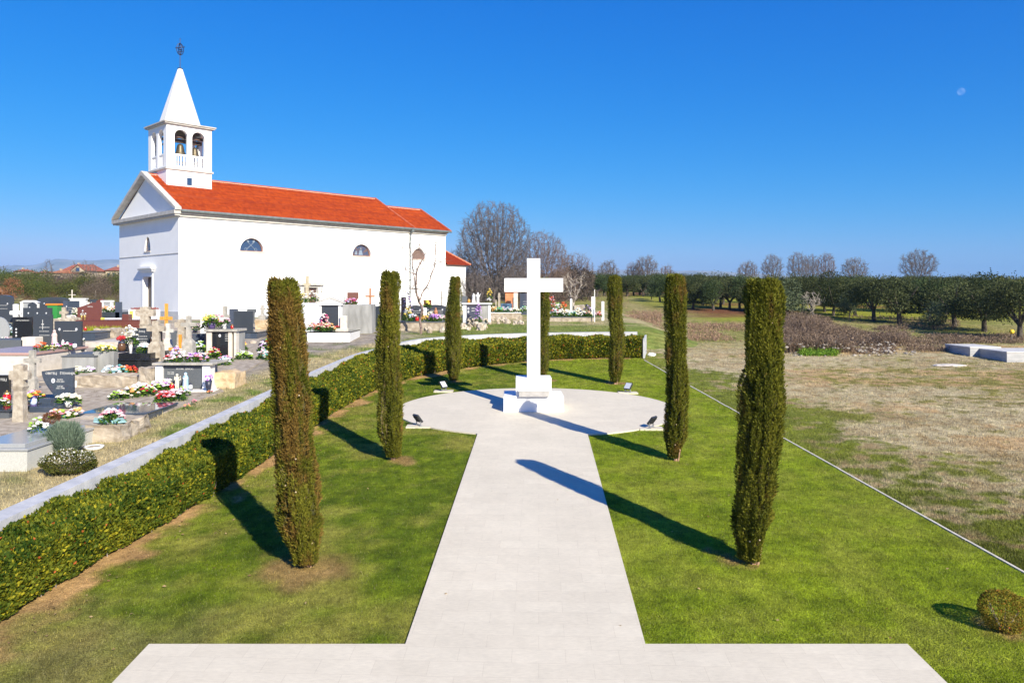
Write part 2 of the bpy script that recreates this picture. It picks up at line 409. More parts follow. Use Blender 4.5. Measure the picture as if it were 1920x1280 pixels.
# ================================================================= wall
CONC = mat('grey_concrete', (0.34, 0.345, 0.35), 0.85, (0.45, 0.45, 0.45), 2.0, 0.25, 18, stretch=(1, 1, 3))
WALLM = mat('weathered_coping', (0.40, 0.41, 0.43), 0.85, (0.54, 0.54, 0.54), 3.2, 0.3, 30)
a = wout; b = win
top = lambda q, i: float(h0(q[0], q[1])) + 1.13 + 0.16*float(sst(40, 43.5, q[1]))
vv = []
for i in range(0, NH, 4):
    A, B = a[i], b[i]; zt = top(A, i); zb = float(h0(A[0], A[1]))-0.2
    vv += [(A[0], A[1], zb), (A[0], A[1], zt), (B[0], B[1], zt), (B[0], B[1], zb)]
ff = []
ns = len(vv)//4
for i in range(ns-1):
    for k in range(4): ff.append((i*4+k, i*4+(k+1) % 4, i*4+4+(k+1) % 4, i*4+4+k))
ff += [(0, 1, 2, 3), (ns*4-4, ns*4-3, ns*4-2, ns*4-1)]
mb = MB(); mb.add(vv, ff)
A, B = Vector((7.72, 44.75, 0)), Vector((8.28, 47.3, 0)); nn3 = (B-A).normalized().cross(Vector((0, 0, 1)))*.05; z0_, z1_ = float(h0(*A.xy)), float(h0(*B.xy))
v = [A-nn3, A+nn3, B+nn3, B-nn3]; v = [(p.x, p.y, z-.3) for p, z in zip(v, (z0_, z0_, z1_, z1_))]+[(p.x, p.y, z+1.12) for p, z in zip(v, (z0_, z0_, z1_, z1_))]
mb.add(v, [(3, 2, 1, 0), (4, 5, 6, 7), (0, 1, 5, 4), (1, 2, 6, 5), (2, 3, 7, 6), (3, 0, 4, 7)])
tag(mb.build('retaining_wall', WALLM), 'low grey concrete retaining wall curving round behind the clipped hedge', 'wall')
# kerb strip east of the lawn
ky = np.arange(8, 44.75, 0.9); mb = MB()
KM = mat('kerb_concrete', (0.50, 0.46, 0.38), 0.85, (0.62, 0.57, 0.48), 8, 0.1)
rk = random.Random(4)
for i in range(len(ky)-1):
    y0, y1 = ky[i], ky[i+1]-0.012; x0, x1 = float(kerbx(y0)), float(kerbx(y1)); j = rk.uniform(-.008, .008)
    z0, z1 = float(h0(0, y0))+0.022, float(h0(0, y1))+0.022
    v = [(x0-.028+j, y0, z0-.2), (x0+.028+j, y0, z0-.2), (x1+.028+j, y1, z1-.2), (x1-.028+j, y1, z1-.2), (x0-.028+j, y0, z0), (x0+.028+j, y0, z0), (x1+.028+j, y1, z1), (x1-.028+j, y1, z1)]
    mb.add(v, [(3, 2, 1, 0), (4, 5, 6, 7), (0, 1, 5, 4), (1, 2, 6, 5), (2, 3, 7, 6), (3, 0, 4, 7)])
tag(mb.build('kerb', KM), 'thin pale concrete kerb between the lawn and the dry field', None, None, 'structure')
# ================================================================= hedge
rng = np.random.default_rng(11)
def hh(u): return 0.97+0.11*sst(150, 330, u)+0.05*np.sin(u*0.11)+0.04*np.sin(u*0.37)
def hedge_pts(n):
    u = rng.random(n)
    # density heavier near the viewer
    u = u**1.35*(NH-1); i = u.astype(int); f = (u-i)[:, None]; i2 = np.minimum(i+1, NH-1)
    A = hin[i]*(1-f)+hin[i2]*f; B = hout[i]*(1-f)+hout[i2]*f
    wdt = np.linalg.norm(A-B, axis=1); H = hh(u)
    s = rng.random(n)*(H+wdt+0.12)
    side = s < H
    nrm = (A-B)/wdt[:, None]
    bulge = 0.16*(vn(A[:, 0]*2.6, A[:, 1]*2.6, s*2.8, 2)-0.5)+0.10*(vn(A[:, 0]*7, A[:, 1]*7, s*7, 8)-0.5)
    dep = -np.abs(rng.normal(0, 0.055, n))+bulge*0.9
    tt = np.where(side, s/H, 1.0); lat = np.where(side, 0.0, (s-H))
    rnd_ = 0.14*np.clip((tt-0.8)/0.2, 0, 1)**2*side
    low = -0.10*np.clip((0.22-tt)/0.22, 0, 1)*side
    xy = A-nrm*(lat+rnd_+low*-1)[:, None]+nrm*(dep*side)[:, None]
    z = h0(xy[:, 0], xy[:, 1])+np.where(side, np.maximum(s, 0.05), H+dep*1.2-0.03)
    P3 = np.c_[xy, z]
    N3 = np.where(side[:, None], np.c_[nrm, np.full(n, 0.35)], np.c_[nrm*0.15, np.ones(n)])
    return P3, N3, u, tt
def hedge_mesh(n, big):
    P3, N3, u, tt = hedge_pts(n)
    d = rng.normal(0, 1, (n, 3)); d[:, 2] = np.abs(d[:, 2])*0.8+0.2
    ax = d*0.8+N3*0.75; upv = N3+rng.normal(0, 0.45, (n, 3))
    sc_ = (0.75+0.5*rng.random(n))*(1+np.clip(P3[:, 1]-14, 0, 30)*0.024)
    r = rng.random(n); cl = vn(P3[:, 0]*1.8, P3[:, 1]*1.8, P3[:, 2]*1.8, 44)
    base = mixc(np.array((0.028, 0.062, 0.007)), np.array((0.165, 0.185, 0.017)), np.clip(0.9*r+0.8*(cl-0.5), 0, 1))
    yel = np.array((0.36, 0.32, 0.02)); m = ((r*7.7) % 1 < (0.10+0.35*np.clip(cl-0.45, 0, 1)+0.16*sst(24, 42, P3[:, 1])))
    base[m] = mixc(base[m], yel, 0.4+0.6*rng.random(m.sum()))
    red = (rng.random(n) < 0.007*(1+2*sst(24, 44, P3[:, 1]))); base[red] = np.array((0.42, 0.11, 0.03))
    return leaves(P3, ax, upv, 0.078*sc_, 0.045*sc_, base, 0.18)
V, Fc, col = hedge_mesh(200000, 0)
hm = npmesh('hedge', V, Fc, 4, FOL, col)
ht = thing('hedge', 'long clipped leafy green hedge curving along the inside of the low wall', 'hedge')
link('foliage', hm, ht)
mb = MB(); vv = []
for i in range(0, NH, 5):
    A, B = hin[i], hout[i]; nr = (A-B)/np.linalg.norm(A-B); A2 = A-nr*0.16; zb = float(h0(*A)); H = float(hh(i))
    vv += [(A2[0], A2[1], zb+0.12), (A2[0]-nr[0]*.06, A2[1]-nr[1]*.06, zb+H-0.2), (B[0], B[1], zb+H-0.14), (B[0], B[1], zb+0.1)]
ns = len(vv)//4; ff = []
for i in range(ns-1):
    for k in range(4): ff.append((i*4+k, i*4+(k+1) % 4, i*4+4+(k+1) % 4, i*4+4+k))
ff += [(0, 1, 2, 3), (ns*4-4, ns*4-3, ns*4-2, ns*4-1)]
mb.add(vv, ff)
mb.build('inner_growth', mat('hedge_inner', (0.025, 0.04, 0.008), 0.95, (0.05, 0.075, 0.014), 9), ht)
# end-cap leaves at the east end
n = 2600; A, B = hin[-1], hout[-1]; t = rng.random(n)[:, None]; xy = A*(1-t)+B*t; P3 = np.c_[xy, h0(xy[:, 0], xy[:, 1])+rng.random(n)*1.12]; P3[:, 0] += rng.normal(0, .05, n)
r = rng.random(n); colr = mixc(np.array((0.05, 0.10, 0.014)), np.array((0.30, 0.27, 0.03)), r)
V, Fc, col = leaves(P3, rng.normal(0, 1, (n, 3))+np.array((0.8, -.3, .3)), rng.normal(0, .5, (n, 3))+np.array((1, 0, .2)), np.full(n, .1), np.full(n, .055), colr, .15)
link('end_foliage', npmesh('end_foliage', V, Fc, 4, FOL, col), ht)
# hedge stems showing at its foot
mb = MB(); rk = random.Random(8)
for i in range(0, NH, 3):
    A = hin[i]; B = hout[i]; nr = (A-B)/np.linalg.norm(A-B); p = A-nr*rk.uniform(.05, .3); z = float(h0(*p))
    mb.tube((p[0], p[1], z-.05), (p[0]+rk.uniform(-.08, .08), p[1]+rk.uniform(-.1, .1), z+.35), .012, .008, 5)
mb.build('stems', BARK, ht)['kind'] = 'stuff'
# ================================================================= lawn grass
def in_path(x, y):
    a_ = ((x-xc)/(ea+.03))**2+((y-yc)/(eb+.03))**2 < 1
    l_ = -1.64+(y-11.75)*0.0349; b_ = (x > l_-.02) & (x < l_+3.71) & (y > 11) & (y < 27)
    return a_ | b_ | ((x > -5.66) & (x < 6.11) & (y < 11.78))
def grass(name, n, y0, y1, ln, wd, xl, xr, seed, keep, label, colf, tall=1.0, zf=h0):
    g = np.random.default_rng(seed)
    # even density on screen: sample y with more near the viewer
    t = g.random(n); y = 1/((1-t)/y0+t/y1)
    x = xl(y)+(xr(y)-xl(y))*g.random(n)
    k = keep(x, y); x, y = x[k], y[k]; n = len(x)
    c = colf(x, y)*(0.40+1.30*g.random((n, 1)))*(0.86+0.28*vn(x*2.3, y*1.6, 0, 91))[:, None]*(0.6+0.8*vn(x*11, y*9, 0, 92))[:, None]
    tw = g.random(n) < 0.14; c[tw] = mixc(c[tw], np.array((0.42, 0.38, 0.20)), 0.6*g.random(tw.sum()))
    sc_ = (y/14)**0.75; L = ln*(0.6+0.8*g.random(n))*np.clip(sc_, 1, 3)**0.4*tall; Wd = wd*(0.7+0.6*g.random(n))*np.clip(sc_, 1, 6)
    th = g.random(n)*2*np.pi; lean = g.random(n)*0.9
    p = np.c_[x, y, zf(x, y)]; s = np.c_[np.cos(th), np.sin(th), 0*x]*Wd[:, None]*0.5
    th2 = g.random(n)*2*np.pi
    tip = p+np.c_[np.cos(th2)*lean*L, np.sin(th2)*lean*L, L*(1-0.35*lean)]
    V = np.stack([p-s, p+s, tip], 1).reshape(-1, 3)
    me = npmesh(name, V, np.arange(len(V)), 3, FOL, np.repeat(c, 3, 0))
    return tag(link(name, me), label, None, None, 'stuff')
xlh = lambda y: np.interp(y, hin[:, 1], hin[:, 0])+0.05
grass('lawn_grass', 330000, 10.2, 44.5, 0.042, 0.007, lambda y: np.maximum(xlh(y), -0.70*y), lambda y: np.minimum(kerbx(y)-0.03, 0.70*y), 5,
      lambda x, y: (~in_path(x, y)) & (np.random.default_rng(3).random(len(x)) > 0.8*np.clip((gcol(x, y)[:, 0]-0.24)*6, 0, 1)), 'short mown grass of the lawn round the cross', gcol)
def dkeep(x, y):
    c = gcol(x, y); return np.random.default_rng(4).random(len(x)) > 0.55*np.clip((c[:, 0]-0.40)*8, 0, 1)
grass('field_grass', 200000, 13, 66, 0.06, 0.008, lambda y: kerbx(y)+0.06, lambda y: 0.70*y+1, 6, lambda x, y: (x > kerbx(y)) & dkeep(x, y), 'dry and green grass of the field east of the kerb', gcol, 1.0)
def ckeep(x, y):
    c = ccol(x, y); dw = polydist(x, y, wout)
    return (dw > 0.03) & ((dw < 2.6) | (c[:, 1] > c[:, 0]) | (x > -6.5))
grass('cemetery_grass', 60000, 12, 60, 0.07, 0.009, lambda y: np.interp(y, wout[:, 1], wout[:, 0], right=-5)-8, lambda y: np.interp(y, wout[:, 1], wout[:, 0], right=8), 7, ckeep, 'straggly dry and green grass between the graves and the low wall', ccol, 1.3, h1)
# ================================================================= church
WHITE = mat('white_render', (0.90, 0.90, 0.88), 0.9, (0.93, 0.93, 0.91), 1.2, 0.12, 25)
WSTONE = mat('pale_stone_trim', (0.44, 0.42, 0.38), 0.85, (0.56, 0.54, 0.50), 2.5, 0.15, 15)
PLINTH = mat('grey_plinth', (0.50, 0.51, 0.53), 0.9, (0.56, 0.57, 0.58), 2.5, 0.15, 15)
ZINC = mat('zinc', (0.14, 0.17, 0.17), 0.5, (0.22, 0.25, 0.25), 4, metal=0.3)
DOORW = mat('dark_brown_wood', (0.085, 0.05, 0.04), 0.55, (0.12, 0.075, 0.06), 6, stretch=(1, 1, .2))
BRFR = mat('red_brown_frame', (0.26, 0.11, 0.06), 0.6)
def glass_mat(name, c):
    m = mat(name, c, 0.08, spec=0.8); return m
GLASS = glass_mat('window_glass', (0.03, 0.06, 0.13))
BRONZE = mat('bronze', (0.10, 0.085, 0.06), 0.45, (0.16, 0.13, 0.08), 8, metal=0.6)
TILE = bpy.data.materials.new('clay_tiles'); TILE.use_nodes = True
_N = TILE.node_tree.nodes; _L = TILE.node_tree.links; _b = _N['Principled BSDF']; _b.inputs['Roughness'].default_value = 0.8
_g = _N.new('ShaderNodeAttribute'); _g.attribute_name = 'Col'; _L.new(_g.outputs['Color'], _b.inputs['Base Color']); _b.inputs['Specular IOR Level'].default_value = 0.2
CH = thing('church', 'white rendered church with orange tiled roof and open bell tower', 'church', (-27.03, 62.0, 3.94), math.atan2(0.723, 0.691))
LN, W2, WD, EH, RH = 28.7, 6.55, 13.1, 8.8, 12.28
k_ = (RH-EH)/W2
def arc(cx, z0, rx, rz, n=16): return [(cx+rx*math.cos(t), z0+rz*math.sin(t)) for t in [math.pi*i/n for i in range(n+1)]]
def wall(mb, outer, holes, f3, dn, depth, mi=0):
    """tessellated wall face with recessed openings; f3 maps (a, z) to 3D, dn is the inward direction"""
    polys = [outer]+holes
    tri = tessellate_polygon([[Vector((a, z, 0)) for a, z in p] for p in polys])
    flat = [q for p in polys for q in p]
    mb.add([f3(a, z) for a, z in flat], [tuple(t) for t in tri], mi)
    for h in holes:
        n = len(h); v = [Vector(f3(a, z)) for a, z in h]; v2 = [q+Vector(dn)*depth for q in v]
        mb.add(v+v2, [(i, (i+1) % n, n+(i+1) % n, n+i) for i in range(n)], mi)
sideH = [arc(6.35, 5.72, 1.12, 1.15), arc(17.85, 5.72, 1.12, 1.15), arc(25.0, 5.65, 0.92, 1.12)]
doorH = [(11.45, 0.0), (12.85, 0.0), (12.85, 2.6), (11.45, 2.6)]
mb = MB()
wall(mb, [(0, -0.6), (LN, -0.6), (LN, EH), (0, EH)], sideH+[[(11.45, 0.02), (12.85, 0.02), (12.85, 2.6), (11.45, 2.6)]], lambda a, z: (a, 0, z), (0, 1, 0), 0.28)
fw = arc(6.45, 5.72, 0.62, 1.25, 18)
fd = [(5.45, 0.05), (7.35, 0.05), (7.35, 3.5), (5.45, 3.5)]
wall(mb, [(0, -0.6), (WD, -0.6), (WD, EH), (W2, RH), (0, EH)], [fw, fd], lambda a, z: (0, a, z), (1, 0, 0), 0.45)
mb.add([(0, WD, -.6), (24, WD, -.6), (24, WD, EH), (0, WD, EH)], [(0, 1, 2, 3)])
# nave end gable above presbytery and presbytery shell
mb.add([(24, 0, EH), (24, W2, RH), (24, WD, EH), (24, WD, -.6), (24, 9.46, -.6), (24, 9.46, EH), (24, 4.73, EH+4.73*k_)], [(0, 1, 2, 5, 6), (2, 3, 4, 5)])
mb.add([(24, 9.46, -.6), (LN, 9.46, -.6), (LN, 9.46, EH), (24, 9.46, EH)], [(0, 1, 2, 3)])
mb.add([(LN, 0, -.6), (LN, 9.46, -.6), (LN, 9.46, EH), (LN, 4.73, EH+4.73*k_), (LN, 0, EH)], [(0, 1, 2, 3, 4)])
wl = mb.build('wall', WHITE, CH)
# plinth, string course
mb = MB(); mb.box(-.035, 0, -.03, WD, -.6, .58); mb.box(0, 11.4, -.03, 0, -.6, .30); mb.box(12.9, LN, -.03, 0, -.6, .3)
mb.build('plinth', PLINTH, CH)
mb = MB(); mb.box(-.035, 0, 0, WD, 5.30, 5.36); mb.build('string_course', WSTONE, CH)
# cornices
mb = MB()
mb.box(-.35, LN+.05, -.16, 0, 8.30, 8.52); mb.box(-.35, LN+.1, -.34, 0, 8.52, 8.74)
mb.box(-.45, 0, -.30, WD+.32, 8.36, 8.50); mb.box(-.54, 0, -.40, WD+.42, 8.502, 8.80)
mb.build('cornice', WSTONE, CH)
mb = MB()
for sgn in (0, 1):
    pts = []
    for (yy, zz) in ((-.52, 8.802), (W2, RH+.02), (W2, RH+.38), (-.52, 9.02)):
        pts.append((yy if not sgn else WD-yy, zz))
    v = [(-.52, a, z) for a, z in pts]+[(-.0, a, z) for a, z in pts]
    mb.add(v, [(0, 1, 2, 3), (7, 6, 5, 4), (0, 1, 5, 4), (1, 2, 6, 5), (2, 3, 7, 6), (3, 0, 4, 7)])
    pts = [(a*1.0, z-.30) for a, z in pts]
mb.build('pediment_moulding', WSTONE, CH)
# roof tiles as relief
def roof(name, s0, s1, w0, w1, flip, parent, zoff=0.16, eave=0.42, hipfun=None):
    rx, rz_ = 0.21, 0.36
    sl = math.hypot(1, k_)
    a = np.arange(s0, s1, rx/6); tt = []
    L = (w1-w0)*sl; nrow = int(L/rz_)
    for i in range(nrow): tt += [i*rz_, i*rz_+rz_*0.93, ]
    tt.append(L); tt = np.array(tt)
    S, T = np.meshgrid(a, tt)
    ph = (S/rx) % 1
    lift = 0.045*np.abs(np.sin(np.pi*ph))+0.045*(1-((T % rz_)/rz_))
    lift += 0.012*(vn(np.floor(S/rx), np.floor(T/rz_+.01), 0, 5)-.5)
    Wc = w0+T/sl; Zc = EH+Wc*k_+zoff
    Wc2 = Wc-lift*k_/sl; Zc2 = Zc+lift/sl
    Yc = Wc2 if not flip else (flip-Wc2)
    V = np.stack([S, Yc, Zc2], -1).reshape(-1, 3); ny_, nx_ = S.shape
    ii = np.arange(nx_*ny_).reshape(ny_, nx_); Fq = np.stack([ii[:-1, :-1], ii[:-1, 1:], ii[1:, 1:], ii[1:, :-1]], -1)
    r = vn(np.floor(S/rx)*3.1, np.floor(T/rz_+.02)*2.3, 0, 9); big = fbm(S*.25, T*.4, 0, 12)
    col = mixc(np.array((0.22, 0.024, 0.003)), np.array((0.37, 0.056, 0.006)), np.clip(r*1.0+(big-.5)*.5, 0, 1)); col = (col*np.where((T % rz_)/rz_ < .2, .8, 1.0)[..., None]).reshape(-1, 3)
    return link(name, npmesh(name, V, Fq, 4, TILE, col, smooth=False), parent)
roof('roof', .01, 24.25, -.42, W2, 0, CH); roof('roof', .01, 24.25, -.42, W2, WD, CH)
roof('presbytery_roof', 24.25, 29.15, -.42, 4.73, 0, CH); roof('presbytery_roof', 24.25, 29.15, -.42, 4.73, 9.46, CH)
TM = mat('ridge_clay', (0.34, 0.055, 0.015), 0.8, (0.46, 0.12, 0.05), 2.0)
MORT = mat('pale_mortar', (0.62, 0.50, 0.40), 0.9)
def ridge(s0, s1, wm, zr):
    mb = MB(); s = s0
    while s < s1-.1:
        mb.tube((s, wm, zr+.15), (min(s+.40, s1), wm, zr+.17), .13, .115, 10, 0)
        mb.box(s+.02, s+.36, wm-.17, wm-.09, zr+.03, zr+.15, 1)
        s += .38
    return mb.build('ridge_tiles', [TM, MORT], CH)
ridge(.05, .85, W2, RH); ridge(4.9, 24.2, W2, RH); ridge(24.3, 29.1, 4.73, EH+4.73*k_)
# verges (gable edges) at the east ends
mb = MB()
for s0, w1 in ((24.24, W2), (29.12, 4.73)):
    v = []
    for s in (s0-.18, s0+.06):
        v += [(s, -.46, EH-.46*k_+.12), (s, w1, EH+w1*k_+.12), (s, w1, EH+w1*k_+.30), (s, -.46, EH-.46*k_+.30)]
    mb.add(v, [(0, 1, 2, 3), (7, 6, 5, 4), (0, 1, 5, 4), (1, 2, 6, 5), (2, 3, 7, 6), (3, 0, 4, 7)])
mb.build('verge_tiles', TM, CH)
mb = MB(); mb.tube((-.0, -.52, 8.76), (29.1, -.52, 8.70), .105, None, 10); mb.box(-.0, 29.0, -.44, -.30, 8.742, 8.83); mb.build('gutter', ZINC, CH)
mb = MB(); mb.tube((23.76, -.50, 8.6), (23.76, -.12, 8.2), .06, None, 8); mb.tube((23.76, -.12, 8.2), (23.76, -.12, .2), .06, None, 8); mb.box(23.62, 23.9, -.62, -.40, 8.42, 8.64)
mb.build('downpipe', ZINC, CH)
mb = MB(); mb.tube((23.2, -.06, 5.2), (23.25, -.05, .2), .018, None, 6); mb.tube((23.25, -.05, 2.6), (27, -.05, 2.62), .018, None, 6); mb.build('cable', ZINC, CH)
# windows
def lunette(cx, z0, rx, rz, glass, name='window', front=False, dep=.26, motif=None):
    mb = MB(); pts = arc(cx, z0, rx, rz, 18)
    if front: f3 = lambda a, z, d: (d, a, z)
    else: f3 = lambda a, z, d: (a, d, z)
    tri = tessellate_polygon([[Vector((a, z, 0)) for a, z in pts]])
    mb.add([f3(a, z, dep) for a, z in pts], [tuple(t) for t in tri]); g = mb.build('window', glass, CH)
    mb = MB(); inner = [(cx+(a-cx)*.90, z0+.06+(z-z0)*.88) for a, z in pts]; n = len(pts)
    v = [f3(a, z, dep-.02) for a, z in pts]+[f3(a, z, dep-.05) for a, z in inner]
    mb.add(v, [(i, (i+1) % n, n+(i+1) % n, n+i) for i in range(n)])
    mb.build('frame', BRFR, g)
    mb = MB()
    if front: mb.box(-.06, .3, cx-rx-.08, cx+rx+.08, z0-.10, z0-.003)
    else: mb.box(cx-rx-.12, cx+rx+.12, -.06, .2, z0-.12, z0-.003)
    mb.build('sill', WSTONE, g)
    if motif:
        mb = MB()
        motif(mb, cx, z0, dep-.02)
        mb.build('glazing_motif', mat('etched_glass', (0.20, 0.25, 0.32), 0.5), g)
    return g
def keys(mb, cx, z0, d):
    for s in (-1, 1):
        mb.tube((cx-s*.42, d, z0+.16), (cx+s*.36, d, z0+.86), .022, None, 6)
        c = (cx-s*.46, d, z0+.18)
        for i in range(10):
            t, u = 2*math.pi*i/10, 2*math.pi*(i+1)/10
            mb.tube((c[0]+.12*math.cos(t), d, c[2]+.12*math.sin(t)), (c[0]+.12*math.cos(u), d, c[2]+.12*math.sin(u)), .018, None, 5)
        for q in (0, .1): mb.box(cx+s*(.22+q)-.05, cx+s*(.22+q)+.05, d-.015, d+.015, z0+.78+q*.6, z0+.95+q*.6)
def figure(mb, cx, z0, d):
    mb.ico((cx, d, z0+.72), .10, 1); mb.prism([(cx-.25, z0+.1), (cx+.25, z0+.1), (cx+.12, z0+.6), (cx-.12, z0+.6)], d-.012, d+.012)
    mb.prism([(cx-.7, z0+.12), (cx-.4, z0+.12), (cx-.45, z0+.5), (cx-.6, z0+.45)], d-.01, d+.01)
lunette(6.35, 5.72, 1.12, 1.15, GLASS, motif=keys)
lunette(17.85, 5.72, 1.12, 1.15, mat('stained_glass', (0.03, 0.07, 0.15), 0.15, (0.14, 0.09, 0.08), 3.5), motif=figure)
lunette(25.0, 5.65, 0.92, 1.12, mat('brown_shutter', (0.13, 0.08, 0.06), 0.7, (0.19, 0.13, 0.11), 6))
lunette(6.45, 5.72, 0.62, 1.25, mat('stained_glass', (0, 0, 0)), front=True, dep=.13)
# doors
mb = MB(); mb.box(.40, .46, 5.45, 7.35, .05, 3.5); d_ = mb.build('door', DOORW, CH)
mb = MB()
for a in (5.55, 6.44):
    for z in (.25, 1.35, 2.45): mb.box(.385, .40, a, a+.80, z, z+.9)
mb.build('door_panel', DOORW, d_)
mb = MB(); mb.tube((.36, 6.36, 1.55), (.36, 6.36, 1.8), .02, None, 6); mb.build('handle', BRONZE, d_)
mb = MB(); mb.box(11.45, 12.85, .22, .27, .02, 2.6); d_ = mb.build('door', DOORW, CH)
mb = MB(); mb.box(12.2, 12.24, .205, .22, .1, 2.55); mb.build('door_joint', BRFR, d_)
mb = MB(); mb.box(-.05, 0, 5.23, 5.45, 0, 3.5); mb.box(-.05, 0, 7.35, 7.57, 0, 3.5); mb.box(-.05, 0, 5.23, 7.57, 3.502, 3.75)
mb.box(-.30, 0, 4.85, 7.95, 4.10, 4.20); mb.box(-.42, 0, 4.75, 8.05, 4.202, 4.36); mb.box(-.2, 0, 5.0, 7.8, 3.95, 4.098)
mb.build('door_surround', WHITE, CH)
mb = MB(); mb.box(11.22, 11.45, -.06, 0, 0, 2.6); mb.box(12.85, 13.08, -.06, 0, 0, 2.6); mb.box(11.22, 13.08, -.06, 0, 2.602, 2.82); mb.box(10.85, 13.45, -.30, 0, 2.822, 3.02)
for a in (10.98, 13.2): mb.box(a, a+.14, -.12, 0, 2.45, 2.6); mb.box(a, a+.14, -.12, 0, 2.2, 2.35)
mb.build('door_surround', WSTONE, CH)
# ---- bell tower
S0, S1, V0, V1 = .87, 4.85, 4.56, 8.54
mb = MB(); mb.box(S0, S1, V0, V1, 10.9, 12.78)
TW = mb.build('bell_tower', WHITE, CH)
mb = MB(); mb.box(S0-.12, S1+.12, V0-.12, V1+.12, 12.782, 12.94); mb.box(S0-.10, S1+.12, V0-.14, V0-.003, 11.02, 11.22); mb.build('ledge', WSTONE, TW)
mb = MB(); mb.box(2.62, 3.06, V0-.02, V0-.005, 11.55, 12.2); mb.build('small_window', GLASS, TW)
BE0, BE1, th = 12.942, 16.62, .34
mb = MB()
def opn(o): return [arc(o+1.25, 15.75, .575, .575, 14)[::1]+[(o+.675, 13.06), (o+1.825, 13.06)], arc(o+2.78, 15.75, .575, .575, 14)+[(o+2.205, 13.06), (o+3.355, 13.06)]]
T = S1-S0
for (f3, f3b, dn) in ((lambda a, z: (S0+a, V0, z), None, (0, 1, 0)), (lambda a, z: (S0+a, V1, z), None, (0, -1, 0)), (lambda a, z: (S0, V0+a, z), None, (1, 0, 0)), (lambda a, z: (S1, V0+a, z), None, (-1, 0, 0))):
    outer = [(0, BE0), (T, BE0), (T, BE1), (0, BE1)]
    wall(mb, outer, opn(0), f3, dn, th)
    D = Vector(dn)*th
    g3 = (lambda f3, D: (lambda a, z: tuple(Vector(f3(min(max(a, th), T-th), z))+D)))(f3, D)
    polys = [[(th, BE0), (T-th, BE0), (T-th, BE1), (th, BE1)]]+opn(0)
    tri = tessellate_polygon([[Vector((a, z, 0)) for a, z in p] for p in polys])
    mb.add([tuple(Vector(f3(a, z))+D) for p in polys for a, z in p], [tuple(t) for t in tri])
mb.box(S0, S1, V0, V1, BE1+.002, BE1+.08); mb.box(S0+.002, S1-.002, V0+.002, V1-.002, BE0-.001+.003, BE0+.05)
mb.build('belfry', WHITE, TW)
mb = MB(); mb.box(S0-.22, S1+.22, V0-.22, V1+.22, 16.71, 16.82); mb.box(S0-.30, S1+.30, V0-.30, V1+.30, 16.822, 16.92); mb.build('tower_cornice', WSTONE, TW)
for o in (.675, 2.205):
    for side in range(4):
        mb = MB()
        def bx(a0_, a1_, d0, d1, z0, z1):
            if side == 0: mb.box(S0+a0_, S0+a1_, V0+d0, V0+d1, z0, z1)
            elif side == 1: mb.box(S0+d0, S0+d1, V0+a0_, V0+a1_, z0, z1)
            elif side == 2: mb.box(S0+a0_, S0+a1_, V1-d1, V1-d0, z0, z1)
            else: mb.box(S1-d1, S1-d0, V0+a0_, V0+a1_, z0, z1)
        bx(o, o+1.15, .04, .20, 14.05, 14.2); bx(o, o+1.15, .04, .20, 13.065, 13.16)
        for i in range(5):
            a_ = o+.08+i*.235; bx(a_, a_+.10, .07, .17, 13.16, 14.05)
        mb.build('balustrade', WHITE, TW)
for (bx_, by_, r_) in ((2.6, 5.9, .50), (3.9, 5.9, .42)):
    mb = MB(); mb.lathe([(r_, 0), (r_*.93, .06), (r_*.72, .35*r_*2), (r_*.55, .8*r_*2), (r_*.42, .98*r_*2), (.05, 1.05*r_*2)], 18, (bx_, by_, 14.3)); b_ = mb.build('bell', BRONZE, TW, True)
    mb = MB(); mb.tube((bx_, by_, 14.2), (bx_, by_, 14.7), .04, .03, 6); mb.ico((bx_, by_, 14.22), .07, 1); mb.build('clapper', BRONZE, b_)
mb = MB(); mb.box(S0+.345, S1-.345, 5.75, 6.05, 15.42, 15.72); mb.box(S0+.345, S1-.345, 5.3, 5.55, 15.75, 15.98); mb.box(S0+.345, S1-.345, 7.3, 7.55, 15.75, 15.98); mb.build('headstock', DOORW, TW); mb = MB(); mb.box(S0+.345, S1-.345, V0+.345, V1-.345, 16.40, 16.60); mb.build('belfry_ceiling', DOORW, TW); mb = MB(); mb.box(S0+.5, S0+.62, V0+.4, V1-.4, 15.2, 15.32)
for a_ in (1.55, 4.1):
    mb.tube((a_, V0+.5, 13.1), (a_+.3, 6.5, 15.5), .05, None, 6); mb.tube((a_, V1-.5, 13.1), (a_+.3, 6.5, 15.5), .05, None, 6)
mb.build('bell_frame', mat('pale_timber', (0.50, 0.48, 0.45), 0.8), TW)
cx_, cy_ = (S0+S1)/2, (V0+V1)/2
mb = MB(); v = []
for hw, z in ((1.74, 16.922), (1.70, 17.02), (.20, 22.15), (.05, 22.2)):
    v += [(cx_+hw*1.045*math.cos(R(22.5+45*i)), cy_+hw*1.045*math.sin(R(22.5+45*i)), z) for i in range(8)]
f = [tuple(range(8))[::-1], tuple(range(24, 32))]
for k in (0, 8, 16):
    for i in range(8): f.append((k+i, k+(i+1) % 8, k+8+(i+1) % 8, k+8+i))
mb.add(v, f); SP = mb.build('spire', mat('spire_render', (0.78, 0.77, 0.72), 0.85, (0.84, 0.83, 0.79), 1.5, 0.1, 10, stretch=(1, 1, .3)), TW)
IRON = mat('dark_blue_iron', (0.03, 0.04, 0.08), 0.5, metal=0.4)
mb = MB(); mb.tube((cx_, cy_, 22.1), (cx_, cy_, 24.85), .035, .025, 6); mb.lathe([(.22, 0), (.22, .06), (.05, .12)], 10, (cx_, cy_, 22.17))
zc_ = 23.95
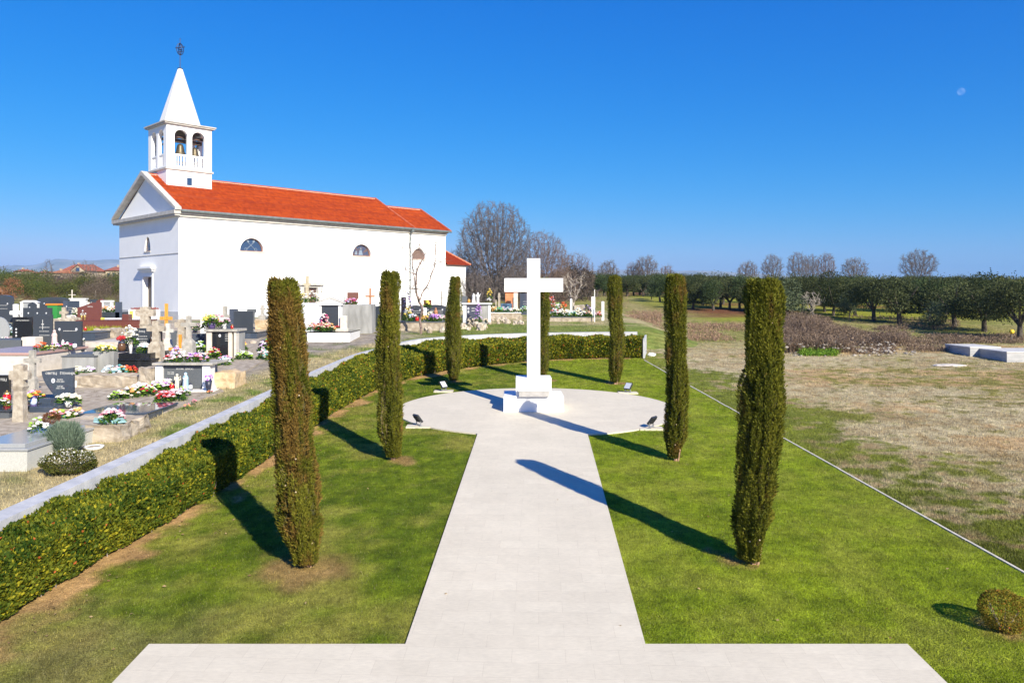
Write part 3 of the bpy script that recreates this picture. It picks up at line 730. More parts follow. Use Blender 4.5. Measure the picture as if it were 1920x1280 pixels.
for i in range(16):
    t, u = 2*math.pi*i/16, 2*math.pi*(i+1)/16
    for rx_, sy_ in ((.30, 0), (.0, .30)):
        mb.tube((cx_+rx_*math.cos(t), cy_+sy_*math.cos(t), zc_+.52*math.sin(t)), (cx_+rx_*math.cos(u), cy_+sy_*math.cos(u), zc_+.52*math.sin(u)), .035, None, 5)
mb.tube((cx_-.42, cy_, zc_+.02), (cx_+.42, cy_, zc_+.30), .04, None, 6); mb.tube((cx_, cy_-.42, zc_-.15), (cx_, cy_+.42, zc_+.12), .04, None, 6)
mb.tube((cx_-.3, cy_-.1, zc_-.35), (cx_+.3, cy_+.1, zc_-.1), .03, None, 6); mb.ico((cx_, cy_, 24.88), .05, 1)
mb.build('finial', IRON, SP)
# ---- sacristy
mb = MB(); mb.box(LN+.002, 31.7, 0.02, 7.5, -.6, 5.0); SA = mb.build('sacristy', WHITE, CH)
mb = MB(); mb.box(LN+.002, 31.8, -.08, 7.6, 5.002, 5.18); mb.build('eaves_band', WSTONE, SA)
mb = MB(); e0, e1 = 5.182, 7.9
v = [(LN+.003, -.35, e0), (32.1, -.35, e0), (32.1, 7.85, e0), (LN+.003, 7.85, e0), (LN+.003, 3.4, e1), (29.2, 3.6, e1-.1)]
mb.add(v, [(0, 1, 5, 4), (1, 2, 5), (2, 3, 4, 5), (0, 3, 2, 1)])
PT = mat('clay_tiles_plain', (0.26, 0.026, 0.005), 0.85, (0.36, 0.045, 0.008), 5, 0.0)
mb.build('sacristy_roof', PT, SA)
mb = MB()
for i in range(15):
    s = LN+.12+i*.235; t1 = min(1.0, (32.1-s)/(32.1-29.2)); mb.tube((s, -.37, e0+.05), (s, -.35+t1*3.9, e0+.05+t1*2.62), .055, None, 6)
mb.build('cover_tiles', PT, SA)
mb = MB(); mb.tube((32.12, -.37, e0+.06), (29.2, 3.6, e1-.03), .10, None, 8); mb.build('hip_tiles', mat('hip_clay', (0.50, 0.20, 0.11), 0.8), SA)
# ================================================================= white cross
CW = mat('white_painted_concrete', (0.80, 0.80, 0.80), 0.55, (0.84, 0.84, 0.84), 1.5, 0.05, 12)
STN = mat('polished_limestone', (0.70, 0.68, 0.64), 0.5, (0.77, 0.75, 0.71), 3)
zb = float(h0(0, 29.3))+.045
CR = thing('monument_cross', 'tall plain white cross on a two-step white plinth in the round plaza', 'cross', (0.83, 29.2, zb))
mb = MB(); mb.box(-.25, .25, .12, .50, 1.30, 5.86, ch=.012); mb.box(-1.12, -.252, .12, .50, 4.58, 5.10, ch=.01); mb.box(.252, 1.13, .12, .50, 4.58, 5.10, ch=.01)
mb.build('cross', CW, CR)
mb = MB(); mb.box(-1.15, 1.15, 0, 1.65, -.15, .60, ch=.012); mb.build('lower_plinth', CW, CR)
mb = MB(); mb.box(-.68, .68, .05, .95, .602, 1.298, ch=.012); mb.build('upper_plinth', CW, CR)
mb = MB(); mb.box(-.56, .58, -.16, .046, .60, .64, 0); mb.box(-.56, .58, -.16, -.12, .642, .80, 0); mb.box(-.56, -.52, -.118, .046, .642, .80, 0); mb.box(.54, .58, -.118, .046, .642, .80, 0); mb.box(-.60, .62, -.18, .046, .802, .835, 1)
mb.build('stone_trough', [mat('grey_stone', (0.36, 0.345, 0.33), 0.7, (0.45, 0.43, 0.41), 9), STN], CR)
# ================================================================= floodlights
ALU = mat('grey_metal', (0.42, 0.43, 0.45), 0.35, metal=0.7)
BLK = mat('black_metal', (0.03, 0.032, 0.036), 0.45)
LGL = mat('lamp_glass', (0.55, 0.58, 0.62), 0.12, spec=0.8)
def flood(px, py, face, label, padx=0):
    x, y, z = P(px, py, 0); z += .05
    t = thing('floodlight', label, 'floodlight', (x, y, z), 0, 'floodlights round the plaza')
    mb = MB(); mb.box(-.42+padx, .42+padx, -.25, .25, -.10, -.003); mb.build('slab', PAVE, t)
    Rm = Matrix.Rotation(face, 4, 'Z')
    def tr(mb_, M_): mb_.v = [tuple(M_ @ Vector(p)) for p in mb_.v]; return mb_
    mb = MB()
    for s in (-.14, .14):
        mb.box(s-.012, s+.012, -.02, .02, 0, .24); mb.box(s-.05, s+.05, -.06, .06, 0, .012)
    mb.box(-.14, .14, -.015, .015, .02, .045); tr(mb, Rm).build('bracket', ALU, t)
    Tm = Rm @ Matrix.Translation((0, 0, .27)) @ Matrix.Rotation(R(-38), 4, 'X')
    mb = MB(); mb.box(-.17, .17, -.0, .07, -.15, .17, ch=.0)
    for i in range(6): mb.box(-.14+i*.052, -.125+i*.052, .07, .095, -.12, .13)
    tr(mb, Tm).build('housing', BLK, t)
    mb = MB(); mb.box(-.15, .15, -.008, -.001, -.13, .15); tr(mb, Tm).build('glass', LGL, t)
# 'face' = heading: glass looks along -y before turning
flood(785, 800, R(180-52), 'black floodlight with its dark back turned, at the near left rim of the round plaza')
flood(1221, 804, R(180+52), 'tilted grey floodlight at the near right rim of the round plaza')
flood(832, 734, R(52), 'bright-faced floodlight at the far left rim of the round plaza beside a cypress shadow')
flood(1177, 737, R(-48), 'bright-faced floodlight at the far right rim of the round plaza')
# ================================================================= cypresses
def cypress(px, py, top, wb, wt, lean, seed, brown, label, n=15000, lean_y=0.0):
    x, y, z = P(px, py, 0); m = y/F; H = (py-top)*m
    g = np.random.default_rng(seed)
    t = thing('cypress', label, 'cypress', (x, y, z-.05), 0, 'column cypresses on the lawn')
    Rb, Rt = wb*m/2*.93, wt*m/2*.93
    def rad(zz, th):
        u = zz/H
        r = Rb+(Rt-Rb)*np.clip((u-.25)/.75, 0, 1)
        r = r*(0.50+0.50*sst(0.0, 0.15, u-.02))
        cx, cy = np.cos(th), np.sin(th)
        fl = vn(cx*2.6+seed, cy*2.6, zz*0.55, 3); f2 = vn(cx*5+seed, cy*5, zz*1.6, 4); f3 = vn(cx*9+seed, cy*9, zz*4.5, 6)
        cre = np.abs(vn(cx*2.2+seed+9, cy*2.2, zz*.42, 14)-.5)
        r = r*np.where(u > .93, np.sqrt(np.clip(1-((u-.93)/.07)**2*.38, .2, 1)), 1); q_ = 1-.75*sst(.86, .98, u)
        bmp = vn(cx*1.2+seed*3, cy*1.2, zz*.9, 31)
        cr2 = np.abs(vn(cx*3.4+seed+3, cy*3.4, zz*.8, 17)-.5)
        return r*(0.95+0.36*(bmp-.5)+0.40*(fl-.5)+0.42*(f2-.5)+0.34*(f3-.5)-q_*0.50*np.clip(.06-cre, 0, 1)/.06-q_*0.34*np.clip(.05-cr2, 0, 1)/.05)
    # tufts
    zz = g.random(n)*(H-.12)+.12; th = g.random(n)*2*np.pi
    top_n = int(n*.06); r0 = rad(zz, th); dep = np.abs(g.normal(0, .025, n)); st_ = g.random(n) < .02; dep[st_] = -g.random(st_.sum())*.05; r = r0-dep
    tt_ = th[:top_n]; zz[:top_n] = H+g.normal(0, .035, top_n)-.05*(1+np.cos(tt_*2+seed)); r[:top_n] = rad(np.full(top_n, H), th[:top_n])*np.sqrt(g.random(top_n))
    lx = lean*m*(zz/H)+.05*np.sin(zz*.9+seed); ly = lean_y*(zz/H)+.04*np.cos(zz*1.1+seed)
    p = np.c_[r*np.cos(th)+lx, r*np.sin(th)+ly, zz]
    o = np.c_[np.cos(th), np.sin(th), 0*th]
    ax = o*(0.45+0.7*g.random((n, 1)))+np.array((0, 0, 1.0))+g.normal(0, .36, (n, 3))
    sc_ = (0.6+0.8*g.random(n))*(1+max(0, y-15)*.012)
    b = vn(p[:, 0]*2.2+seed, p[:, 1]*2.2, p[:, 2]*1.1, 23)*.6+vn(p[:, 0]*6+seed, p[:, 1]*6, p[:, 2]*4, 24)*.4
    hgt = zz/H
    gr = mixc(np.array((0.055, 0.075, 0.010)), np.array((0.245, 0.235, 0.028)), np.clip(.5*g.random(n)+.9*(b-.2), 0, 1))
    br = mixc(np.array((0.15, 0.085, 0.026)), np.array((0.31, 0.185, 0.05)), g.random(n))
    kb = np.clip((vn(p[:, 0]*4.5+31+seed, p[:, 1]*4.5, p[:, 2]*2.2, 41)*.6+vn(p[:, 0]*8+31+seed, p[:, 1]*8, p[:, 2]*4, 43)*.4-0.60+brown*(0.25+0.75*hgt))*4.5+0.9*(g.random(n)-.5), 0, 1)
    col = mixc(gr, br, kb*0.85)
    V, Fc, cl = leaves(p, ax, o+g.normal(0, .4, (n, 3)), .066*sc_, .021*sc_, col, .1)
    link('foliage', npmesh('cypress_foliage', V, Fc, 4, FOL, cl), t)
    # inner body
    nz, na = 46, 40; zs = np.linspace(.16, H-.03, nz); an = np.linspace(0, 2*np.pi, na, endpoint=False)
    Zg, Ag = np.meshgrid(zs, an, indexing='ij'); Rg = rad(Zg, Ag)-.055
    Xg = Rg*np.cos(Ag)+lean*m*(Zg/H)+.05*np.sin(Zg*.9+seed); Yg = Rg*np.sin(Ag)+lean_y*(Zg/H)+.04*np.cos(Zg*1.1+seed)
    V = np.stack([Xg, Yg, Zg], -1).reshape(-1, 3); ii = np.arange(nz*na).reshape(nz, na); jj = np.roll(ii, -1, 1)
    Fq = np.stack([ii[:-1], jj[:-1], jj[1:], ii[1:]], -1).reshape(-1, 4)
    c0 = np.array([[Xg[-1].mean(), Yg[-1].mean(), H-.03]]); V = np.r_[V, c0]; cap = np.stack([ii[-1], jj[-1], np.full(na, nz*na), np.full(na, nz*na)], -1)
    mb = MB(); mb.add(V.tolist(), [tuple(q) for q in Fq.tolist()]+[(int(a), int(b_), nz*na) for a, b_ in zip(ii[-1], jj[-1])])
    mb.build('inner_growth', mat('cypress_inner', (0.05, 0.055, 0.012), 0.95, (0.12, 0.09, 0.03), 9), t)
    mb = MB(); mb.tube((.02, 0, -.1), (.0, 0, .5), .075, .06, 8); mb.tube((.06, -.05, -.05), (.12, -.1, .4), .03, .02, 6); mb.build('trunk', mat('red_bark', (0.32, 0.17, 0.10), 0.9, (0.45, 0.30, 0.20), 12), t)
    # little pale cones
    rr = random.Random(seed)
    for i in range(9 if y < 25 else 3):
        zc = rr.uniform(.5, H-.5); a = rr.uniform(-2.6, -.5); q = float(rad(np.array(zc), np.array(a)))+.01
        mb = MB(); mb.ico((q*math.cos(a)+lean*m*zc/H, q*math.sin(a)+lean_y*zc/H, zc), .018, 1); mb.build('cone', mat('cypress_cone', (0.48, 0.38, 0.24), 0.8), t)
    return t
cypress(576, 1060, 525, 78, 56, -52, 3, .30, 'leaning brown-topped cypress nearest on the left lawn', 85000)
cypress(1412, 1056, 527, 72, 60, 20, 5, -.07, 'tall green cypress nearest on the right lawn', 85000)
cypress(735, 861, 511, 47, 33, -5, 8, -.02, 'cypress at the near left rim of the plaza in front of the church end', 50000)
cypress(1266, 863, 517, 42, 36, 2, 12, .01, 'cypress at the near right rim of the plaza with a brown tip', 50000)
cypress(851, 716, 520, 33, 18, 1, 15, .03, 'narrow cypress behind the far left floodlight', 26000)
cypress(1153, 720, 518, 30, 25, 2, 19, -.05, 'cypress on the far right lawn before the hedge end', 26000)
cypress(1018, 714, 522, 24, 20, 1, 23, -.05, 'slim cypress half hidden behind the white cross', 16000)
# ================================================================= small round shrub
def shrub(px, py, wpx, hpx, lv, c1, c2, label, n, name='shrub', leaf=(.035, .02), jit=1.0, flat=0.55, upw=0.4, group=None, accent=None, stems=True, cat='shrub'):
    x, y, z = P(px, py, lv); m = y/F; rx, rz_ = wpx*m/2, hpx*m/2
    g = np.random.default_rng(int(px*7+py)); t = thing(name, label, cat, (x, y, z-.02), 0, group)
    d = g.normal(0, 1, (n, 3)); d /= np.linalg.norm(d, axis=1, keepdims=True)
    q = (0.80+0.20*g.random((n, 1))**.5)*(0.82+.36*vn(d[:, 0]*2.4+px, d[:, 1]*2.4, d[:, 2]*2.4, 5))[:, None]
    p = d*q*np.array((rx, rx*.9, rz_))*jit; p[:, 2] += rz_*1.0; p[:, 2] = np.maximum(p[:, 2], .02)
    col = mixc(np.array(c1), np.array(c2), g.random(n))
    if accent is not None:
        k = (g.random(n) < accent[1]) & (p[:, 2] > rz_*accent[2] if len(accent) > 2 else True); col[k] = np.array(accent[0])
    V, Fc, cl = leaves(p, d+g.normal(0, .6, (n, 3))+np.array((0, 0, upw)), d+g.normal(0, .6, (n, 3)), leaf[0]*(0.7+.6*g.random(n)), leaf[1]*(0.7+.6*g.random(n)), col, .1)
    link('foliage', npmesh('shrub_foliage', V, Fc, 4, FOL, cl), t)
    mb = MB(); rr = random.Random(int(px))
    for i in range(9):
        a = rr.uniform(0, 6.3); mb.tube((0.02*math.cos(a), .02*math.sin(a), -.03), (rx*.6*math.cos(a), rx*.6*math.sin(a), rz_*rr.uniform(.8, 1.5)), .010, .004, 5)
    mb.build('stems', BARK, t)
    return t
shrub(1882, 1180, 84, 76, 0, (0.13, 0.14, 0.02), (0.36, 0.26, 0.03), 'small round golden-green shrub alone on the lawn near the lower right corner', 6500, 'round_shrub', (.030, .018), upw=.2, accent=((0.36, 0.13, 0.03), .08))
# ================================================================= odds on the field side
BAG = mat('white_plastic', (0.70, 0.72, 0.74), 0.35, (0.82, 0.83, 0.85), 10)
x, y, z = P(1222, 668, 0); t = MB(); rr = random.Random(3)
t.ico((0, 0, .10), .24, 2, jit=.16, rnd=rr, sz=(1, .7, .55)); tag(t.build('plastic_bag', BAG, None, False, (x, y, z)), 'crumpled white plastic bag lying at the end of the hedge', 'bag')
def slabbox(px0, px1, py_f, hpx, d, label):
    x0, y, z = P(px0, py_f, 0); x1 = (px1-960)/F*y; m = y/F; h = hpx*m
    t = thing('concrete_grave_box', label, 'grave box', ((x0+x1)/2, y, z), 0, 'unused concrete grave boxes'); w_ = (x1-x0)/2
    mb = MB(); mb.box(-w_, w_, 0, d, -.3, h-.05, ch=.01); mb.build('body', CONC, t)
    mb = MB()
    k = max(1, int(2*w_/1.0))
    for i in range(k): mb.box(-w_-.03+i*(2*w_+.06)/k, -w_-.03+(i+1)*(2*w_+.06)/k-.012, -.03, d+.03, h-.048, h+.03, ch=.01)
    mb.build('cover_slab', mat('pale_concrete', (0.50, 0.49, 0.46), 0.85, (0.60, 0.59, 0.56), 5, .2), t)
slabbox(1819, 1876, 668, 17, 2.6, 'long grey concrete grave box with pale lids at the right edge of the field')
slabbox(1888, 1990, 679, 19, 2.9, 'concrete grave box nearest the right edge, partly out of view')
x, y, z = P(1780, 686, 0); mb = MB(); rr = random.Random(9)
mb.ico((0, 0, .03), .9, 3, jit=.10, rnd=rr, sz=(1, .55, .09)); tag(mb.build('flat_rock', mat('pale_rock', (0.52, 0.47, 0.40), 0.9, (0.66, 0.60, 0.53), 4, .4), None, False, (x, y, z)), 'flat pale rock bedded in the dry ground left of the grave boxes', 'rock')
x, y, z = P(1897, 641, 0); t = thing('marker_post', 'small yellow-topped marker stake in the brush at the right edge', 'stake', (x, y, z))
mb = MB(); mb.tube((0, 0, -.1), (0, 0, .62), .03, None, 8); mb.build('stake', BARK, t)
mb = MB(); mb.ico((0, 0, .72), .17, 2, jit=.05); mb.build('yellow_cap', mat('yellow_plastic', (0.75, 0.52, 0.03), 0.5), t)
# ================================================================= cemetery kit
GRN_D = mat('dark_granite', (0.028, 0.034, 0.042), 0.14, (0.055, 0.065, 0.08), 60, spec=0.6)
GRN_B = mat('blue_dark_granite', (0.030, 0.042, 0.065), 0.06, (0.075, 0.095, 0.13), 70, spec=0.9)
GRN_K = mat('black_granite', (0.012, 0.013, 0.016), 0.08, (0.022, 0.024, 0.028), 60, spec=0.6)
GRN_G = mat('grey_granite', (0.24, 0.25, 0.255), 0.18, (0.40, 0.41, 0.41), 90, spec=0.6)
GRN_M = mat('matt_grey_granite', (0.075, 0.085, 0.095), 0.5, (0.12, 0.13, 0.14), 60)
MAR = mat('maroon_granite', (0.10, 0.032, 0.026), 0.22, (0.19, 0.065, 0.05), 50, spec=0.5)
PNK = mat('pinkish_granite', (0.36, 0.22, 0.19), 0.25, (0.50, 0.34, 0.30), 40, spec=0.5)
SPK = mat('speckled_granite', (0.40, 0.40, 0.37), 0.5, (0.56, 0.56, 0.52), 70)
CRM = mat('cream_render', (0.56, 0.51, 0.44), 0.85, (0.66, 0.61, 0.54), 5, .15)
MWH = mat('white_marble', (0.72, 0.72, 0.71), 0.35, (0.80, 0.80, 0.79), 6)
OLD = mat('old_stone', (0.30, 0.25, 0.19), 0.95, (0.46, 0.41, 0.33), 6, .7, 14)
OLDG = mat('old_grey_stone', (0.28, 0.27, 0.24), 0.95, (0.44, 0.41, 0.36), 5, .7, 12)
RUB = mat('rough_kerb_stone', (0.27, 0.22, 0.165), 0.95, (0.44, 0.38, 0.30), 4, .8, 9)
RUBY = mat('yellow_rough_stone', (0.44, 0.31, 0.17), 0.95, (0.55, 0.43, 0.28), 4, .7, 9)
CON2 = mat('stained_concrete', (0.22, 0.22, 0.21), 0.9, (0.36, 0.36, 0.35), 2.5, .2, 14, stretch=(1, 1, .25))
ORW = mat('orange_varnished_wood', (0.55, 0.24, 0.035), 0.4, (0.68, 0.34, 0.06), 12, stretch=(1, 1, .2))
BRW = mat('brown_wood', (0.34, 0.14, 0.06), 0.5, (0.44, 0.20, 0.09), 12, stretch=(1, 1, .2))
INK = mat('pale_lettering', (0.62, 0.62, 0.60), 0.5)
CER = mat('white_ceramic', (0.80, 0.80, 0.79), 0.3)
REDG = mat('red_glass', (0.50, 0.012, 0.012), 0.12, spec=0.8)
GOLD = mat('brass', (0.45, 0.30, 0.10), 0.35, metal=0.7)
RIB = mat('turquoise_ribbon', (0.10, 0.36, 0.42), 0.4)
POTD = mat('dark_pot', (0.03, 0.035, 0.06), 0.4)
POTP = mat('purple_pot', (0.10, 0.07, 0.20), 0.4)
WAXW = mat('white_wax', (0.78, 0.76, 0.72), 0.5)
LEAFM = mat('artificial_leaf', (0.03, 0.12, 0.03), 0.5, (0.10, 0.24, 0.05), 25)
FC = dict(w=(0.82, 0.81, 0.76), c=(0.80, 0.74, 0.52), p=(0.62, 0.24, 0.30), lp=(0.80, 0.55, 0.60), r=(0.42, 0.025, 0.025), o=(0.72, 0.14, 0.03), y=(0.82, 0.62, 0.10),
          u=(0.36, 0.12, 0.50), lu=(0.62, 0.46, 0.72), b=(0.50, 0.66, 0.76), g=(0.30, 0.48, 0.06), m=(0.50, 0.03, 0.18), k=(0.03, 0.02, 0.04), a=(0.80, 0.42, 0.14), t=(0.12, 0.40, 0.38), v=(0.05, 0.06, 0.20))
def FM(k): return mat('petal_'+k, FC[k], 0.6)
def txt(s, size, parent, loc, rx=90, name='inscription', m=None, align='CENTER'):
    cu = bpy.data.curves.new(name, 'FONT'); cu.body = s; cu.size = size; cu.align_x = align; cu.align_y = 'CENTER'; cu.resolution_u = 2; cu.extrude = .003
    o = bpy.data.objects.new(name, cu); C.objects.link(o); bpy.context.view_layer.update()
    me = bpy.data.meshes.new_from_object(o); bpy.data.objects.remove(o); me.materials.clear(); me.materials.append(m or INK)
    o = link(name, me, parent, loc); o.rotation_euler = (R(rx), 0, 0); return o
def portrait(parent, x, z, y, r):
    mb = MB(); mb.tube((x, y, z), (x, y-.012, z), r, None, 14); mb.v = [(a, b, z+(c-z)*1.3) for a, b, c in mb.v]
    p = mb.build('portrait', mat('portrait_ceramic', (0.62, 0.64, 0.68), 0.3), parent)
    mb = MB(); mb.tube((x, y-.0125, z-.02*r/.08), (x, y-.016, z-.02*r/.08), r*.45, None, 10); mb.build('likeness', mat('likeness_grey', (0.28, 0.27, 0.28), 0.5), p)
def where(px0, px1, py, lv=1, dz=0.0):
    x0, y, z = P(px0, py, lv, dz); x1 = (px1-960)/F*y
    return (x0+x1)/2, y, z, (x1-x0), y/F
def hs(px0, top, px1, base, label, m=None, shape='rect', th=.10, plinth=.10, text=None, ports=0, name='headstone', at=None, cat='gravestone', tsize=None, cross=False, group=None, zat=None, lines=0):
    m = m or GRN_D
    if zat is not None: y, z = zat; x0, x1 = (px0-960)/F*y, (px1-960)/F*y; x = (x0+x1)/2; w_ = x1-x0; mm = y/F
    else: x, y, z, w_, mm = where(px0, px1, base)
    H = (EYE+(550-top)/F*y)-z
    t = thing(name, label, cat, (x, y, z), 0, group); hw = w_/2
    mb = MB()
    if plinth: mb.box(-hw-.05, hw+.05, -.06, th+.08, -.2, plinth, ch=.01); mb.build('base', m, t); mb = MB()
    z0 = plinth+.002 if plinth else -.2
    if shape == 'rect': pts = [(-hw, z0), (hw, z0), (hw, H), (-hw, H)]
    elif shape == 'arch': pts = [(-hw, z0), (hw, z0)]+[(hw*math.cos(a), H-hw*.35+hw*.35*math.sin(a)) for a in [math.pi*i/12 for i in range(13)]]
    elif shape == 'low': pts = [(-hw, z0), (hw, z0)]+[(hw*math.cos(a), H-.22+.22*math.sin(a)) for a in [math.pi*i/14 for i in range(15)]]
    elif shape == 'round': pts = [(H/2*math.cos(a)*hw/(H/2), H/2+z0/2+(H-z0)/2*math.sin(a)) for a in [2*math.pi*i/22 for i in range(22)]]
    elif shape == 'cut': pts = [(-hw, z0), (hw, z0), (hw, H), (hw*.2, H), (-hw*.1, H*.93), (-hw, H*.80)]
    elif shape == 'swoop':
        pts = [(hw*.05, z0), (hw, z0), (hw, H), (-hw, H*.90)]
        for i in range(1, 12):
            u = i/12; pts.append((-hw+u*u*hw*1.05, H*.90*(1-u)**.8+z0*u))
    elif shape == 'step': pts = [(-hw, z0), (hw*.6, z0), (hw*.62, H*.62), (hw*.72, H*.72), (hw, H*.76), (hw, H), (-hw, H)]
    elif shape == 'gable': pts = [(-hw, z0), (hw, z0), (hw, H*.86), (0, H), (-hw, H*.86)]
    mb.prism(pts, 0, th); sl_ = mb.build('slab', m, t)
    if text:
        ts = tsize or min(.11, w_*1.25/len(text)); txt(text, ts, t, (hw*.05, -.004, H-.16*max(.6, H)))
    for i in range(ports): portrait(t, -hw*.62+i*(hw*1.24/max(1, ports-1)) if ports > 1 else -hw*.55, H*.68, -.001, .05)
    if lines:
        mb = MB(); rr = random.Random(int(px0*3+base))
        for i in range(lines):
            zz = H*(.62-.12*i); a = -hw*.35; 
            while a < hw*.6:
                b_ = a+rr.uniform(.03, .07); mb.box(a, b_, -.004, -.001, zz-.012, zz+.012); a = b_+.02
        mb.build('engraving', INK, t)
    if cross:
        mb = MB(); mb.box(-.012, .012, -.005, -.001, H*.55, H*.85); mb.box(-.07, .07, -.005, -.001, H*.70, H*.725); mb.build('engraved_cross', INK, t)
    t['_h'] = H
    return t
def tomb(px0, px1, top, base, d, label, m=None, lid=None, lidh=.07, over=.05, name='tomb', cat='tomb', x1w=None, step=0, zx=None):
    m = m or GRN_D
    x, y, z, w_, mm = where(px0, px1, base); H = (EYE+(550-top)/F*y)-z; hw = w_/2
    t = thing(name, label, cat, (x, y, z), 0)
    zt = z+H
    # the front stays low, the back is bedded into the rising ground
    if lid is None: 
        mb = MB(); mb.box(-hw, hw, 0, d, -.3, H, ch=.015); mb.build('body', m, t)
    else:
        mb = MB(); mb.box(-hw, hw, 0, d, -.3, H-lidh-.002, ch=.0); mb.build('body', m, t)
        mb = MB(); mb.box(-hw-over, hw+over, -over, d+over, H-lidh, H, ch=.012); mb.build('lid', lid, t)
    if step:
        mb = MB(); mb.box(-hw+.14, hw-.14, .14, d-.14, H+.002, H+step, ch=.012); mb.build('upper_slab', lid or m, t)
    return dict(o=t, x=x, y0=y, y1=y+d, top=zt+step, z=z)
def on(tb, px, f):
    y = tb['y0']+(tb['y1']-tb['y0'])*f; return ((px-960)/F*y, y, tb['top']+.002)
def G(px, py, dz=0.0): return P(px, py, 1, dz)
def scr(pos, top, wpx, label, m=None, ped=.45, pw=1.6, aw=1.0, az=.72, th=None, name='stone_cross', group=None, taper=.72, cap=False):
    """stone cross on a tapering pedestal: wpx = shaft width in photograph pixels"""
    m = m or OLD; x, y, z = pos; mm = y/F; H = (EYE+(550-top)/F*y)-z; w_ = wpx*mm/2; th = th or w_*1.2
    t = thing(name, label, 'stone cross', (x, y, z)); hp = H*ped; b = w_*pw
    if ped:
        mb = MB(); v = []
        for hw, hd, zz in ((b, b*.8, -.2), (b*.97, b*.78, hp*.1), (b*taper, b*taper*.8, hp*.88), (w_*1.05, w_*.95, hp)):
            v += [(-hw, -hd, zz), (hw, -hd, zz), (hw, hd, zz), (-hw, hd, zz)]
        f = [(3, 2, 1, 0), (12, 13, 14, 15)]
        for k in (0, 4, 8):
            for i in range(4): f.append((k+i, k+(i+1) % 4, k+4+(i+1) % 4, k+4+i))
        mb.add(v, f); mb.build('pedestal', m, t)
    s = w_; A = w_*2.6*aw; z1 = hp+(H-hp)*az; e = .12*s
    mb = MB(); z0 = hp+.002 if ped else -.2
    pts = [(-s, z0), (s, z0), (s*.92, z1-s*.8), (A, z1-s*.75), (A+e, z1), (A, z1+s*.75), (s*.92, z1+s*.8), (s*.95, H-e), (0, H+e*.5), (-s*.95, H-e), (-s*.92, z1+s*.8), (-A, z1+s*.75), (-A-e, z1), (-A, z1-s*.75), (-s*.92, z1-s*.8)]
    mb.prism(pts, -th/2, th/2); mb.build('cross', m, t)
    return t
def wcr(pos, top, wpx, apx, label, m=None, az=.70, roofed=False):
    m = m or ORW; x, y, z = pos; mm = y/F; H = (EYE+(550-top)/F*y)-z; s = wpx*mm/2; A = apx*mm/2
    t = thing('wooden_cross', label, 'wooden cross', (x, y, z))
    mb = MB(); mb.box(-s, s, -.03, .03, -.15, H, ch=.008); mb.build('upright', m, t)
    mb = MB(); mb.box(-A, A, -.065, -.032, H*az-s, H*az+s, ch=.008); mb.build('crossbar', m, t)
    return t
BQN = [0]; BT = {}
def onb(key, px, f):
    y0, d, zt = BT[key]; y = y0+d*f; return ((px-960)/F*y, y, zt)
def bouquet(pos, wpx, hpx, cols, label, pot=None, ribbon=None, group=None, name='bouquet', leafk=1.0, cat='bouquet'):
    x, y, z = pos; mm = y/F; w_ = wpx*mm/2*1.08; h = hpx*mm*1.22; BQN[0] += 1; rr = random.Random(BQN[0]*17)
    t = thing(name, label, cat, (x, y, z), 0, group); z0 = 0
    if pot:
        ph = h*.38; pr = min(w_*.5, ph*.7); mb = MB(); mb.lathe([(pr*.65, 0), (pr*.8, ph*.5), (pr, ph), (pr*.85, ph)], 12); mb.build('pot', pot, t, True); z0 = ph*.85; h -= ph*.75
    nb = int(min(46, max(9, (w_*h)/(.0045)))); fr = min(.075, max(.034, min(w_, h)*.27))
    mb = MB(); mats_ = [FM(c) for c in cols]
    for i in range(nb):
        a = rr.uniform(0, 6.283); q = math.sqrt(rr.random()); el = math.sqrt(max(0, 1-q*q))
        c = (w_*q*math.cos(a)*.92, min(w_, .3)*q*math.sin(a)*.8, z0+max(fr*.4, (h-fr)*(.25+.75*el)*rr.uniform(.75, 1)))
        k = rr.randrange(len(cols)); r_ = fr*rr.uniform(.7, 1.15)
        mb.ico(c, r_*.72, 1, k, .22, rr, (1, 1, .8))
        for p_ in range(5):
            b_ = p_*1.2566+rr.random(); mb.ico((c[0]+r_*.62*math.cos(b_), c[1]+r_*.62*math.sin(b_), c[2]-r_*.05), r_*.42, 1, k, .2, rr, (1, 1, .5))
    mb.build('blossoms', mats_, t)
    nl = int(nb*5*leafk); g = np.random.default_rng(BQN[0]); d = g.normal(0, 1, (nl, 3)); d /= np.linalg.norm(d, axis=1, keepdims=True); d[:, 2] = np.abs(d[:, 2])*.6
    p = d*np.array((w_*.75, min(w_, .3)*.75, h*.5)); p[:, 2] += z0+.01
    V, Fc, cl = leaves(p, d+g.normal(0, .5, (nl, 3)), g.normal(0, .5, (nl, 3))+np.array((0, 0, 1)), fr*2.0*(.6+.7*g.random(nl)), fr*.8*(.6+.7*g.random(nl)), mixc(np.array((0.02, 0.09, 0.02)), np.array((0.16, 0.26, 0.03)), g.random(nl)), .12)
    link('leaves', npmesh('bouquet_leaves', V, Fc, 4, FOL, cl), t)
    if ribbon:
        mb = MB()
        for s in (-1, 1):
            for k in range(2):
                q = .5+.35*k; mb.add([(s*w_*.1, -w_*.35, .02+.05*k), (s*w_*(q+.3), -w_*.55, h*.38), (s*w_*(q+.55), -w_*.3, .03), (s*w_*.3, -w_*.45, .0)], [(0, 1, 2), (0, 2, 3)])
        mb.build('ribbon', ribbon, t)
    return t
